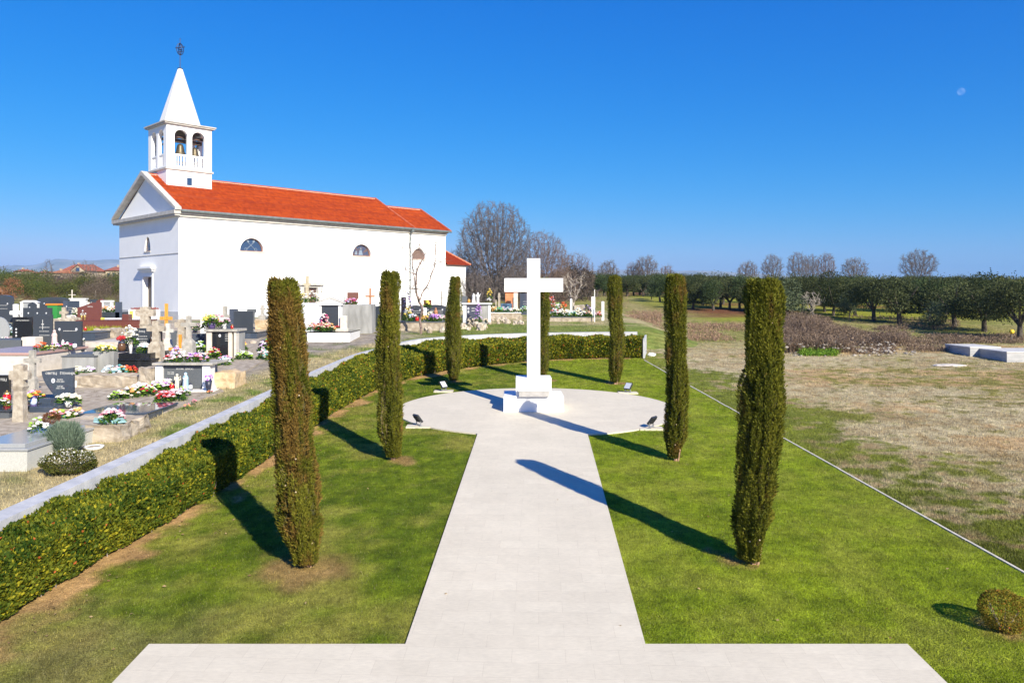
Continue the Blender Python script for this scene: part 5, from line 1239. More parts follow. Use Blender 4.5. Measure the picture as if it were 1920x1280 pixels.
x, y, z, w_, mm = where(131, 160, 588); t = thing('white_tomb_wall', 'low white tomb wall carrying a thin pale cross', 'tomb', (x, y, z)); hw = w_/2; H = EYE+(550-559)/F*y-z
mb = MB(); mb.box(-hw, hw, 0, .4, -.2, H-.1); mb.box(-hw-.08, hw+.08, -.06, .46, H-.098, H); mb.build('wall', MWH, t)
mb = MB(); mb.tube((-hw+.1, .2, 0), (-hw+.1, .2, H+.75), .05, .05, 8); mb.tube((-hw-.25, .2, H+.32), (-hw+.45, .2, H+.32), .03, .03, 6); mb.ico((-hw+.1, .2, H+.75), .08, 1); mb.build('cross', CRM, t)
for a_ in ((0, 560, 14, 584, 'small dark headstone behind the white blocky cross at the far left', GRN_M, 'rect', 0), (52, 566, 68, 598, 'dark pointed headstone between the white frame and the long arched one', GRN_D, 'gable', 1), (100, 559, 116, 588, 'grey headstone behind the green bin', GRN_G, 'arch', 1), (158, 566, 168, 584, 'pale small headstone behind the maroon one', CRM, 'arch', 0), (168, 561, 182, 580, 'dark small headstone behind the maroon one', GRN_D, 'rect', 1), (3, 606, 24, 628, 'low dark headstone behind the round speckled one', GRN_D, 'low', 1), (198, 572, 214, 592, 'charcoal headstone beside the brown-red one', GRN_M, 'rect', 1)):
    hs(a_[0], a_[1], a_[2], a_[3], a_[4], a_[5], a_[6], ports=a_[7], plinth=0, lines=a_[7])
for px, py, w0, h0_, cs, lb in ((112, 604, 12, 8, ['w', 'c'], 'white flowers right of the green bin'), (136, 598, 14, 8, ['lp', 'w'], 'pink and white flowers below the headstone right of the bin'), (86, 604, 16, 8, ['w', 'lp'], 'pale flowers below the wide portrait headstone'), (30, 612, 16, 8, ['c', 'y'], 'cream flowers left of the glossy black headstone'), (178, 592, 12, 8, ['o', 'y'], 'orange flowers on the maroon headstone foot'), (152, 640, 12, 8, ['w'], 'small white flowers at the dark stone tomb'), (9, 640, 16, 9, ['lp', 'w'], 'pink flowers at the foot of the round speckled headstone'), (300, 640, 10, 9, ['r', 'p'], 'small red flowers behind the tall weathered cross'), (330, 668, 14, 10, ['w', 'c', 'g'], 'small white spray between the two stone crosses'), (446, 640, 12, 8, ['r', 'w'], 'small red and white flowers at the dark tomb base'), (470, 614, 10, 7, ['w', 'lp'], 'tiny white flowers on the dark tomb base')):
    bouquet(G(px, py, .1), w0, h0_, cs, lb)
# wheelie bin
x, y, z, w_, mm = where(93, 112, 605); t = thing('wheelie_bin', 'green wheelie bin with an orange lid among the back rows', 'bin', (x, y, z)); hw = w_/2; H = EYE+(550-572)/F*y-z
GB = mat('green_plastic', (0.04, 0.26, 0.06), .45); OB = mat('orange_plastic', (0.80, 0.22, 0.02), .45)
mb = MB(); v = []
for q, zz in ((.78, .05), (1, H)): v += [(-hw*q, -.3*q, zz), (hw*q, -.3*q, zz), (hw*q, .3*q, zz), (-hw*q, .3*q, zz)]
mb.add(v, [(3, 2, 1, 0), (4, 5, 6, 7), (0, 1, 5, 4), (1, 2, 6, 5), (2, 3, 7, 6), (3, 0, 4, 7)]); mb.build('body', GB, t)
mb = MB(); mb.box(-hw-.1, hw+.06, -.36, .34, H+.002, H+.12, ch=.04); mb.build('lid', OB, t)
for s in (-1, 1): mb = MB(); mb.tube((s*hw*.7-.03, .28, .1), (s*hw*.7+.03, .28, .1), .1, None, 10); mb.build('wheel', BLK, t)
scr(G(120, 616), 576, 7, 'small stone cross in front of the green bin', OLD, ped=.45, pw=1.2, aw=.8, az=.55)
block(122, 591, 133, 614, .4, 'pinkish pale stone next to the small cross by the bin', CRM)
block(98, 597, 146, 618, .4, 'pale rough stones behind the two-portrait headstone', OLD)
MH = hs(145, 567, 190, 616, 'maroon granite headstone with a gold inscription left of the church', MAR, 'cut', text='OBITELJ', plinth=0, ports=1)
MT = tomb(143, 266, 600, 620, 2.2, 'long maroon granite tomb running to the church front', MAR, MAR, .06, .03)
vase(on(MT, 153, .1), 9, GOLD, 'left brass vase with a white bloom on the long maroon tomb', ['w', 'k'])
vase(on(MT, 159, .1), 9, GOLD, 'right brass vase with white blooms on the long maroon tomb', ['w', 'w', 'k'])
block(229, 589, 241, 600, .5, 'square maroon stone on the right part of the long maroon tomb', MAR, zat=(MT['y0']+.3, MT['top']))
x, y, z = on(MT, 205, .3); t = thing('fallen_vase', 'long pale tube with a yellow end lying on the maroon tomb', 'vase', (x, y, z)); mb = MB(); mb.tube((-.3, 0, .07), (1.0, .05, .07), .05, .05, 8); mb.build('tube', CER, t); mb = MB(); mb.tube((-.55, 0, .07), (-.3, 0, .07), .09, .06, 8); mb.build('yellow_end', mat('yellow_paint', (0.7, 0.6, 0.1), .5), t)
x, y, z, w_, mm = where(190, 210, 598); t = thing('framed_tomb', 'small white-framed headstone left of the church corner', 'tomb', (x, y, z)); hw = w_/2; H = EYE+(550-563)/F*y-z
mb = MB(); mb.box(-hw, -hw+.16, 0, .25, -.2, H-.14); mb.box(hw-.16, hw, 0, .25, -.2, H-.14); mb.box(-hw-.05, hw+.05, -.03, .3, H-.138, H); mb.build('frame', MWH, t); mb = MB(); mb.box(-hw+.162, hw-.162, .05, .2, -.2, H-.142); mb.build('panel', GRN_G, t)
D3 = tomb(190, 224, 585, 600, 1.6, 'dark tomb with mixed flowers left of the church corner', GRN_D)
for px, w0, cs, lb in ((197, 14, ['lp', 'a'], 'peach flowers on the dark tomb left of the church corner'), (206, 14, ['w', 'c'], 'white flowers on the dark tomb left of the church corner'), (215, 16, ['c', 'lp', 'r'], 'cream and red flowers on the dark tomb left of the church corner')): bouquet(on(D3, px, .2), w0, 11, cs, lb)
hs(180, 560, 200, 590, 'brown-red headstone behind the small white-framed one', MAR, 'gable', plinth=0)
hs(216, 566, 228, 600, 'blue-black headstone touching the church corner', GRN_B, plinth=0)
TG = tomb(148, 178, 622, 640, 1.8, 'dark stone tomb beside the tuft of yellow-green grass', GRN_B, GRN_M, .05)
lantern(on(TG, 160, .6), 9, 'small round red lantern on the dark stone tomb near the grass tuft')
block(176, 617, 215, 634, 1.4, 'old rough stone kerb in front of the grass tuft', RUB, 'stone_kerb', 'stone kerb')
tomb(160, 262, 641, 652, 3.4, 'long low pale stone grave cover behind the yellow roses', mat('pale_weathered_stone', (0.44, 0.39, 0.33), .9, (0.56, 0.51, 0.45), 4, .4))
# white planters at the church door
for px0, px1, lb, ye in ((241, 260, 'white planter box with a yellow mark left of the church door', 1), (278, 292, 'white planter box right of the church door', 0)):
    x, y, z, w_, mm = where(px0, px1, 600); t = thing('planter_box', lb, 'planter', (x, y, z), 0); hw = w_/2; H = EYE+(550-580)/F*y-z
    mb = MB(); mb.box(-hw, hw, 0, .8, -.1, H, ch=.02); mb.build('box', CER, t)
    if ye: mb = MB(); mb.box(-hw+.08, -hw+.36, -.008, -.002, .15, H-.12); mb.build('yellow_mark', mat('yellow_paint', (0.8, 0.6, 0.1), .5), t)
    mb = MB(); rr = random.Random(px0)
    for i in range(30): mb.ico((rr.uniform(-hw*.8, hw*.8), rr.uniform(.1, .7), H+rr.uniform(0, .12)), .06, 1, 0, .3, rr)
    mb.build('plants', mat('dull_red_plant', (0.22, 0.06, 0.05), .8), t)
# grass tufts (yellow-green)
g = np.random.default_rng(77); n = 900; xy = []
for px, py in [(165+i*2.6, 628-abs(math.sin(i))*3) for i in range(26)]: xy.append(P(px, py, 1))
xy = np.array(xy); k = g.integers(0, len(xy), n); p = xy[k]+np.c_[g.normal(0, .12, n), g.normal(0, .25, n), 0*k]
V, Fc, cl = leaves(p, g.normal(0, .35, (n, 3))+np.array((0, 0, 1)), g.normal(0, 1, (n, 3)), .35+.3*g.random(n), np.full(n, .035), mixc(np.array((0.22, 0.27, 0.02)), np.array((0.42, 0.42, 0.05)), g.random(n)))
tag(link('tall_grass', npmesh('tall_grass', V, Fc, 4, FOL, cl)), 'yellow-green tall grass before the maroon tomb', None, None, 'stuff')
# ---- right of the leaning cypress
P1_ = tomb(576, 656, 622, 641, 3.0, 'white marble grave platform with a black edge at the path side', MWH, GRN_K, .05, .02, name='grave_platform')
x, y, z, w_ = (P1_['x'], P1_['y0']+2.0, P1_['top'], 0); y = P1_['y1']-.9; x0_, x1_ = (596-960)/F*y, (641-960)/F*y; x = (x0_+x1_)/2; hw = (x1_-x0_)/2; H = EYE+(550-559)/F*y-P1_['top']
t = thing('temple_tomb', 'white temple-shaped tomb with a dark panel and low gable', 'tomb', (x, y, P1_['top']))
for a_, b_ in ((-hw+.05, -hw+.22), (hw-.22, hw-.05)): mb = MB(); mb.box(a_, b_, 0, .5, 0, H*.78); mb.build('pillar', MWH, t)
mb = MB(); mb.prism([(-hw-.05, H*.782), (hw+.05, H*.782), (hw+.05, H*.85), (0, H), (-hw-.05, H*.85)], -.08, .6); mb.build('gable', MWH, t); mb = MB(); mb.prism([(-hw-.12, H*.84), (-hw-.12, H*.88), (0, H*1.04), (hw+.12, H*.88), (hw+.12, H*.84), (0, H*1.0)], -.12, .64); mb.build('gable_coping', WSTONE, t)
mb = MB(); mb.box(-hw+.222, hw-.222, .08, .4, .0, H*.78); mb.build('panel', GRN_D, t)
mb = MB(); mb.box(-hw+.1, hw+.45, -.35, -.002, 0, .12); mb.build('step', CRM, t)
block(638, 592, 650, 607, .3, 'cream upright block right of the temple-shaped tomb', CRM, zat=(y-.2, P1_['top']+.0))
for px, f_, w0, h0_, cs, lb in ((588, .45, 26, 14, ['p', 'a', 'w'], 'pink and orange roses on the left of the white grave platform'), (602, .40, 28, 15, ['r', 'p', 'c'], 'red and pink roses in the middle of the white grave platform'), (616, .45, 26, 14, ['p', 'a', 'c'], 'pink roses on the right of the white grave platform'), (609, .62, 16, 30, ['p', 'm', 'w'], 'tall pink arrangement before the dark panel'), (632, .66, 12, 9, ['r'], 'small red bouquet at the right pillar of the temple-shaped tomb')):
    bouquet(on(P1_, px, f_), w0, h0_, cs, lb)
block(566, 568, 598, 622, 1.2, 'pale grey rendered tomb block left of the temple-shaped tomb', mat('pale_grey_render', (0.52, 0.54, 0.57), .85, (0.60, 0.62, 0.65), 3), 'tomb_block', 'tomb')
bouquet(onb('pale grey rendered tomb block left of the temple-shaped tomb', 585, .4), 30, 22, ['w', 'w', 'c'], 'white bouquet on the pale grey tomb block')
bouquet(onb('pale grey rendered tomb block left of the temple-shaped tomb', 569, .5), 12, 18, ['y', 'c'], 'yellow bouquet on the left edge of the pale grey tomb block')
scr(G(576, 610), 517, 6, 'tall slim stone cross standing before the church side door', mat('yellow_old_stone', (0.42, 0.36, 0.24), .9, (0.54, 0.47, 0.34), 6, .4), ped=.60, pw=2.3, aw=.75, az=.55, taper=.45)
block(641, 571, 697, 625, 1.4, 'stained grey concrete tomb wall right of the temple-shaped tomb', CON2, 'tomb_wall', 'tomb')
block(669, 586, 683, 617, .1, 'pale upright stone plaque before the concrete tomb wall', OLDG, 'stone_plaque', 'plaque')
t = hs(690, 597, 706, 613, 'leaning blue granite book plaque on the ground right of the concrete tomb wall', GRN_B, plinth=0, text='MOJ', lines=1, name='plaque', cat='plaque'); t.rotation_euler = (R(-38), 0, R(8))
bouquet(G(686, 614), 10, 12, ['c', 'w'], 'small cream bouquet left of the leaning blue plaque')
bouquet(onb('stained grey concrete tomb wall right of the temple-shaped tomb', 658, .3), 26, 12, ['m', 'p', 'lu'], 'magenta bouquet on top of the concrete tomb wall')
statue(onb('stained grey concrete tomb wall right of the temple-shaped tomb', 647, .5), 20, mat('pale_green_plaster', (0.55, 0.60, 0.52), .7), 'small pale figurine on the concrete tomb wall')
hs(651, 548, 672, 596, 'brown headstone with a notched right side and a pale emblem', mat('brown_stone', (0.15, 0.065, 0.045), .4, (0.19, 0.085, 0.06), 20), 'step', ports=1, plinth=0)
wcr(G(694, 604), 540, 3.4, 18, 'plain brown wooden cross against the church wall', BRW, .76)
hs(679, 570, 704, 612, 'dark headstone behind the concrete tomb wall', GRN_B, plinth=0)
hs(703, 574, 722, 614, 'dark granite headstone next to the left mid cypress', GRN_D, plinth=0)
bouquet(G(700, 613, .03), 9, 14, ['y', 'w'], 'yellow and white flowers in a white holder by the dark headstones', CER)
# ---- behind the bare young tree
Q_ = tomb(742, 838, 603, 620, 3.2, 'wide grave terrace with a dark top edge behind the bare young tree', RUB, GRN_M, .05, .04, name='grave_terrace')
qy, qz = Q_['y1']-.4, Q_['top']
for a, b, c_, l_ in ((765, 793, 572, 'dark headstone left of the bare young tree trunk'), (794, 838, 571, 'wide dark headstone right of the bare young tree trunk')):
    hs(a, c_, c_ and b, 600, l_, GRN_D, 'low', zat=(qy, qz), plinth=0, ports=2, lines=2)
hs(794, 562, 809, 590, 'small brown headstone peeking over the wide dark one', MAR, plinth=0)
hs(752, 557, 761, 600, 'tall narrow black pillar stone beside the left mid cypress', GRN_K, zat=(qy-.2, qz), plinth=0)
bouquet(on(Q_, 764, .8), 20, 44, ['k', 'lu', 'v'], 'tall dark purple arrangement beside the narrow black pillar')
for px, f_, w0, h0_, cs, lb in ((765, .3, 14, 26, ['w', 'y'], 'white bouquet with yellow flowers on the wide grave terrace'), (774, .25, 18, 14, ['b', 'w', 'lp'], 'pale blue bouquet on the wide grave terrace'), (797, .2, 14, 12, ['a', 'y'], 'orange bouquet right of the bare tree trunk'), (807, .5, 12, 18, ['a', 'c', 'w'], 'peach arrangement between the two headstones'), (812, .2, 16, 13, ['u', 'u', 'lu'], 'bright purple bouquet on the wide grave terrace'), (820, .25, 16, 13, ['u', 'lu', 'lp'], 'purple and lilac bouquet right of the bright purple one'), (833, .3, 12, 10, ['c', 'lp'], 'cream flowers at the right end of the wide grave terrace')):
    bouquet(on(Q_, px, f_), w0, h0_, cs, lb)
lantern(on(Q_, 782, .1), 12, 'red grave lantern on the wide grave terrace left of the bare tree')
block(794, 577, 800, 600, .15, 'white upright pillar in front of the wide dark headstone', MWH, 'stone_post', 'stone post', zat=(qy-.6, qz))
statue((on(Q_, 817, .7)), 24, BRW, 'carved brown wooden figure before the wide dark headstone')
block(824, 589, 832, 600, .1, 'small pale plaque at the foot of the wide dark headstone', GRN_G, 'plaque', 'plaque', zat=(qy-.8, qz))
bouquet((on(Q_, 801, .85)[0], on(Q_, 801, .85)[1], qz+.95), 14, 12, ['y', 'y', 'g'], 'bright yellow bouquet on top of the wide dark headstone')
scr(G(828, 603), 545, 3, 'thin old stone cross left of the narrow cypress', OLDG, ped=.5, pw=1.6, aw=.7, az=.55)
# ---- right of the narrow cypress
x, y, z, w_, mm = where(866, 921, 608); t = thing('framed_tomb', 'white-ledged tomb with a dark blue panel above the rubble', 'tomb', (x, y, z)); hw = w_/2; H = EYE+(550-568)/F*y-z
for a_, b_ in ((-hw+.08, -hw+.34), (hw-.22, hw-.05)): mb = MB(); mb.box(a_, b_, 0, .3, -.2, H-.1); mb.build('post', MWH, t)
mb = MB(); mb.box(-hw+.342, hw-.85, .05, .3, -.2, H-.102); mb.build('panel', GRN_B, t)
mb = MB(); mb.box(hw-.848, hw-.23, .05, 1.3, -.2, H-.102); mb.box(-hw+.3, hw-.85, .32, 1.3, -.2, H-.102); mb.build('body', CON2, t)
mb = MB(); mb.box(-hw-.05, hw+.05, -.12, 1.4, H-.098, H); mb.build('ledge', MWH, t)
portrait(t, -hw+.48, H-.42, .048, .07); portrait(t, -hw+.48, H-.66, .048, .07)
mb = MB(); mb.box(-hw+.72, -hw+.95, .044, .048, H-.42, H-.38); mb.box(-hw+.72, -hw+.95, .044, .048, H-.6, H-.56); mb.build('engraving', INK, t)
U_ = dict(y0=y, y1=y+1.4, top=z+H)
statue(on(U_, 888, .4), 18, MWH, 'white robed statue on the white ledge, the left one of two', 'robe')
statue(on(U_, 896, .4), 20, MWH, 'white angel statue on the white ledge right of the robed one', 'angel')
lantern(on(U_, 879, .4), 9, 'small orange lantern on the left of the white ledge', mat('orange_glass', (0.6, 0.25, 0.03), .3), GOLD)
hs(865, 555, 876, 568, 'small dark stone with a white spot on the left of the white ledge', GRN_M, zat=(U_['y0']+.6, U_['top']), plinth=0)
bouquet(on(U_, 917, .2), 9, 10, ['w'], 'white holder at the right end of the white ledge', leafk=.1)
bouquet((on(U_, 918, .2)[0], on(U_, 918, .2)[1], U_['top']+.3), 10, 18, ['y'], 'yellow plant in the white holder above the rubble', leafk=.3)
bouquet(G(897, 610, .03), 14, 36, ['lu', 'u'], 'tall lilac bouquet before the dark blue panel')
V_ = tomb(919, 977, 586, 597, 3.4, 'low grave platform with a white front edge and a row of bouquets', RUB, MWH, .05, .03, name='grave_platform')
for px, f_, w0, h0_, cs, lb in ((925, .2, 16, 11, ['c', 'a'], 'cream and orange bouquet at the left end of the low platform'), (936, .2, 14, 10, ['t', 'g'], 'green and teal bouquet on the low platform'), (943, .35, 14, 10, ['lp', 't'], 'pink and teal bouquet on the low platform'), (953, .2, 16, 10, ['w', 'lp', 't'], 'white bouquet with teal leaves on the low platform'), (967, .25, 14, 10, ['w', 'c'], 'white bouquet at the right end of the low platform'), (984, .4, 18, 11, ['g', 'w', 't'], 'green and white bouquet by the white cross shaft')):
    bouquet(on(V_, px, f_), w0, h0_, cs, lb)
t = block(939, 569, 960, 584, .6, 'crumpled dark blue tarpaulin heap behind the low platform bouquets', mat('dark_blue_tarp', (0.015, 0.04, 0.08), .4, (0.10, 0.18, 0.26), 6), 'tarpaulin', 'tarpaulin', zat=(V_['y0']+1.6, V_['top']))
scr(on(V_, 936, .9), 549, 4, 'tall slim old stone cross behind the low platform', OLD, ped=.5, pw=1.5, aw=.45, az=.6)
scr(on(V_, 930, .8), 562, 2.4, 'short slim stone cross left of the tall slim one', OLD, ped=.5, pw=1.4, aw=.5, az=.6)
x, y, z = G(959, 590); t = thing('brick_hut', 'small orange brick chapel tomb behind the low platform', 'hut', (x, y+4, z+.1)); mb = MB(); hw = .62; mb.box(-hw, hw, 0, 2, -.2, 2.0); mb.build('wall', mat('orange_brick', (0.46, 0.17, 0.07), .9, (0.58, 0.25, 0.12), 3), t)
mb = MB(); mb.prism([(-hw-.1, 2.002), (hw+.1, 2.002), (0, 2.35)], -.1, 2.1); mb.build('roof', TM, t); mb = MB(); mb.box(hw*.2, hw*.7, -.03, -.002, 0, 1.5); mb.build('door', POTD, t)
block(963, 549, 971, 588, .3, 'pale pinkish stone column before the orange brick tomb', CRM, 'stone_column', 'stone column')
hs(975, 550, 993, 590, 'dark blue-grey headstone beside the white cross shaft', GRN_B, plinth=0, lines=2)
shrub(979, 582, 16, 26, 1, (0.14, 0.09, 0.04), (0.24, 0.16, 0.07), 'brown dry bush left of the white cross shaft', 900, 'dry_bush', (.12, .05))
# ---- right of the cross
X_ = tomb(1027, 1116, 594, 603, 2.6, 'long low grave with a heap of white wreaths right of the white cross', RUB, GRN_M, .05, .02, name='grave_platform')
fl = [(1034, .5, 18, 34, ['r', 'o', 'lp'], 'tall red wreath right of the white cross shaft'), (1040, .2, 18, 16, ['w', 'b', 'r'], 'white and blue wreath below the tall red one'), (1046, .6, 14, 24, ['g', 't', 'w'], 'green spray between the red and orange wreaths'), (1057, .6, 16, 24, ['o', 'a', 'r'], 'orange wreath behind the heap of white ones'), (1052, .2, 18, 14, ['w', 'w'], 'white wreath at the left of the white heap'), (1063, .15, 18, 13, ['w', 'c'], 'white and cream wreath in the middle of the white heap'), (1073, .15, 20, 10, ['g', 'w', 't'], 'green-leaved wreath at the front of the white heap'), (1083, .3, 20, 15, ['w', 'c', 'w'], 'cream wreath in front of the old carved stone'), (1093, .2, 18, 10, ['c', 'w'], 'low cream wreath at the right of the white heap'), (1101, .5, 16, 20, ['v', 'k', 'lu'], 'dark blue wreath beside the white marble pillar'), (1104, .1, 14, 10, ['c', 'r'], 'cream and red wreath at the right end of the long low grave'), (1122, .1, 14, 10, ['a', 'r', 'lp'], 'reddish wreath between the marble pillar and the white post')]
for px, f_, w0, h0_, cs, lb in fl: bouquet(on(X_, px, f_), w0, h0_, cs, lb, name='wreath', cat='wreath')
block(1069, 560, 1073, 594, .12, 'slim white marble pillar among the white wreaths', MWH, 'marble_pillar', 'pillar', zat=(X_['y0']+1.2, X_['top']))
block(1109, 556, 1116, 600, .25, 'broad white marble pillar at the right end of the long low grave', MWH, 'marble_pillar', 'pillar')
x, y, z = G(1114, 603); t = thing('metal_rod', 'tall thin white rod beside the broad marble pillar', 'rod', (x, y-.3, z)); mb = MB(); mb.tube((0, 0, -.1), (0, 0, (603-543)*y/F), .035, .03, 6); mb.build('rod', CER, t)
block(1128, 565, 1133, 601, .2, 'separate white post at the east end of the cemetery', MWH, 'stone_post', 'stone post')
block(1077, 573, 1096, 594, .4, 'old carved stone slab behind the cream wreath', OLD, 'stone_slab', 'stone slab', zat=(X_['y0']+1.9, X_['top']))
# ================================================================= rubble along the terrace
rr = random.Random(21); RKM = mat('limestone_rock', (0.30, 0.24, 0.175), .95, (0.56, 0.49, 0.40), 3, .6, 8)
protos = []
for i in range(4):
    mb = MB(); mb.ico((0, 0, 0), 1.0, 1 if i % 2 else 2, jit=.22, rnd=rr, sz=(1, .75, .5)); protos.append(mb.build('rock_shape', RKM).data)
for o in list(C.objects):
    if o.name.startswith('rock_shape'): bpy.data.objects.remove(o)
spots = [(rr.uniform(866, 912), rr.uniform(600, 620), rr.uniform(.10, .34)) for _ in range(60)]+[(rr.uniform(905, 985), rr.uniform(597, 609), rr.uniform(.08, .24)) for _ in range(55)]+[(rr.uniform(798, 838), rr.uniform(608, 627), rr.uniform(.10, .30)) for _ in range(34)]+[(rr.uniform(745, 800), rr.uniform(610, 618), rr.uniform(.12, .25)) for _ in range(8)]
for i, (a, b, s) in enumerate(spots):
    x, y, z = G(a, b); o = bpy.data.objects.new('rock', protos[i % 4]); C.objects.link(o); o.location = (x, y, z+s*.35+(.25 if b < 610 and a > 860 and a < 915 else 0)); o.scale = (s, s, s); o.rotation_euler = (rr.random()*3, rr.random()*3, rr.random()*3)
    tag(o, 'pale limestone rock in the rubble bank behind the low wall', 'rock', 'rocks of the rubble bank')
x, y, z = G(474, 645); o = bpy.data.objects.new('rock', protos[1]); C.objects.link(o); o.location = (x, y, z+.1); o.scale = (.22,)*3; tag(o, 'single pale rock on the paving before the dark tomb base', 'rock')
# ================================================================= bare trees
def tree_nodes(seed, H, W_, base=.15, nA=1500, step=.3, kill=None, zc=.58, rz=.43, limbs=5, up=.12, D_=None, lean=0.0):
    """crown filled by branches that grow towards scattered buds; returns nodes, parents"""
    g = np.random.default_rng(seed); kill = kill or step*1.5; D_ = D_ or W_
    A = g.normal(0, 1, (nA*3, 3)); A /= np.linalg.norm(A, axis=1, keepdims=True); A *= (g.random((len(A), 1))**.42)
    A = A*np.array((W_/2, D_/2, rz*H))+np.array((lean*.5, 0, zc*H))
    rr_ = np.hypot(A[:, 0], A[:, 1]); A = A[(A[:, 2] > base*H*1.05+rr_*.12)][:nA]
    A += (fbm(A[:, 0]*.9, A[:, 1]*.9, A[:, 2]*.9, seed)-.5)[:, None]*.5
    nb = max(2, int(base*H/step)); N_ = [np.array((0.02*i*math.sin(i*1.3), 0.02*i*math.cos(i*1.7), -.15+(base*H+.15)*i/nb)) for i in range(nb+1)]; par = [-1]+list(range(nb))
    k0 = nb
    for j in range(limbs):
        a_ = 6.283*j/limbs+g.random(); d = np.array((math.cos(a_)*.45, math.sin(a_)*.45, 1.0)); p = k0; q = N_[k0]-np.array((0, 0, g.random()*base*H*.35))
        for i in range(3):
            q = q+d*step*.8+g.normal(0, .03, 3); N_.append(q.copy()); par.append(p); p = len(N_)-1
    pts = np.array(N_); par = list(par)
    dist = np.full(len(A), 1e9); near = np.zeros(len(A), int)
    def upd(new, off):
        nonlocal dist, near
        for s_ in range(0, len(new), 400):
            dd = np.linalg.norm(A[:, None]-new[None, s_:s_+400], axis=2); m_ = dd.argmin(1); v = dd[np.arange(len(A)), m_]; k = v < dist; dist[k] = v[k]; near[k] = m_[k]+off+s_
    upd(pts, 0); alive = dist > kill; cnt = {}
    for it in range(160):
        if alive.sum() == 0: break
        nn = near[alive]; d = A[alive]-pts[nn]; d /= np.linalg.norm(d, axis=1, keepdims=True)+1e-9
        u, inv = np.unique(nn, return_inverse=True); acc = np.zeros((len(u), 3)); np.add.at(acc, inv, d)
        acc /= np.linalg.norm(acc, axis=1, keepdims=True)+1e-9; acc += np.array((0, 0, up))+g.normal(0, .10, acc.shape); acc /= np.linalg.norm(acc, axis=1, keepdims=True)
        ok = np.array([cnt.get(int(i), 0) < 3 for i in u])
        if not ok.any(): break
        for i in u[ok]: cnt[int(i)] = cnt.get(int(i), 0)+1
        new = pts[u[ok]]+acc[ok]*step; off = len(pts); pts = np.r_[pts, new]; par += list(map(int, u[ok])); upd(new, off); alive &= dist > kill
    return pts, np.array(par)
def tree_mesh(seed, H, W_, tip=.010, p_=2.35, twigs=4, twl=.5, thick=.05, **kw):
    pts, par = tree_nodes(seed, H, W_, **kw); g = np.random.default_rng(seed+1); n = len(pts)
    acc = np.zeros(n); leafc = np.ones(n, bool); leafc[par[par >= 0]] = False; r = np.zeros(n)
    for i in range(n-1, -1, -1):
        r[i] = (acc[i] if acc[i] > 0 else tip**p_)**(1/p_)
        if par[i] >= 0: acc[par[i]] += r[i]**p_
    r *= np.where(np.arange(n) < 2, 1.15, 1)
    i = np.where(par >= 0)[0]; a, b, ra, rb = pts[par[i]], pts[i], np.minimum(r[par[i]], r[i]*1.5), r[i]
    big = rb > thick
    # fine twigs on the thin nodes
    th = np.where(r < tip*4)[0]; k = np.repeat(th, twigs); d = g.normal(0, 1, (len(k), 3)); base_d = pts[k]-pts[np.maximum(par[k], 0)]; base_d /= np.linalg.norm(base_d, axis=1, keepdims=True)+1e-9
    d /= np.linalg.norm(d, axis=1, keepdims=True); d = base_d*1.1+d*.75+np.array((0, 0, .18)); d /= np.linalg.norm(d, axis=1, keepdims=True)
    L = twl*(.4+.9*g.random((len(k), 1))); ta, tb = pts[k], pts[k]+d*L
    # each twig forks once
    f = .35+.5*g.random((len(k), 1)); fa = ta+(tb-ta)*f; fd = d+g.normal(0, .5, d.shape); fd /= np.linalg.norm(fd, axis=1, keepdims=True); fb_ = fa+fd*L*.55
    A_ = np.r_[a[~big], ta, fa]; B_ = np.r_[b[~big], tb, fb_]; RA = np.r_[ra[~big], np.full(len(ta), tip*.8), np.full(len(fa), tip*.6)]; RB = np.r_[rb[~big], np.full(len(ta), tip*.4), np.full(len(fa), tip*.35)]
    def prisms(a, b, ra, rb, m):
        d = b-a; d /= np.linalg.norm(d, axis=1, keepdims=True)+1e-9; ref = np.where(np.abs(d[:, 2:3]) < .9, np.array([[0, 0, 1.]]), np.array([[1., 0, 0]])); u = np.cross(d, ref); u /= np.linalg.norm(u, axis=1, keepdims=True); v = np.cross(d, u)
        t = np.arange(m)*6.28318/m; ring = u[:, None]*np.cos(t)[None, :, None]+v[:, None]*np.sin(t)[None, :, None]
        V = np.concatenate([a[:, None]+ring*ra[:, None, None], b[:, None]+ring*rb[:, None, None]], 1)
        o = (np.arange(len(a))*2*m)[:, None, None]; j = np.arange(m); q = np.stack([j, (j+1) % m, m+(j+1) % m, m+j], -1)[None]+o
        return V.reshape(-1, 3), q.reshape(-1, 4)
    return prisms(a[big], b[big], ra[big], rb[big], 8) if big.any() else None, prisms(A_, B_, RA, RB, 3)
BK1 = mat('grey_brown_bark', (0.09, 0.075, 0.07), .9, (0.19, 0.16, 0.15), 3)
BK2 = mat('reddish_twigs', (0.11, 0.075, 0.06), .9, (0.21, 0.15, 0.12), 3)
BK3 = mat('pale_bark', (0.34, 0.29, 0.24), .9, (0.46, 0.41, 0.35), 5)
def bare_tree(px, py, top, label, seed, m, lv=0, group=None, wpx=None, dist=None, **kw):
    if dist: y = dist; x = (px-960)/F*y; z = float((h1 if lv else h0)(0, y))
    else: x, y, z = P(px, py, lv)
    H = EYE+(550-top)/F*y-z; W_ = wpx*y/F; big, fine = tree_mesh(seed, H*.96, W_*.92, **kw)
    t = thing('bare_tree', label, 'tree', (x, y, z), 0, group)
    if big: link('trunk', npmesh('trunk', big[0], big[1], 4, m, smooth=True), t)
    link('crown', npmesh('crown', fine[0], fine[1], 4, m), t)
    return t
bare_tree(926, 0, 368, 'tallest bare tree with a broad rounded crown behind the church end', 5, BK1, 1, wpx=155, dist=98, nA=3600, step=.30, base=.12, zc=.56, rz=.44, limbs=7, tip=.014, twigs=5, twl=.62, thick=.06)
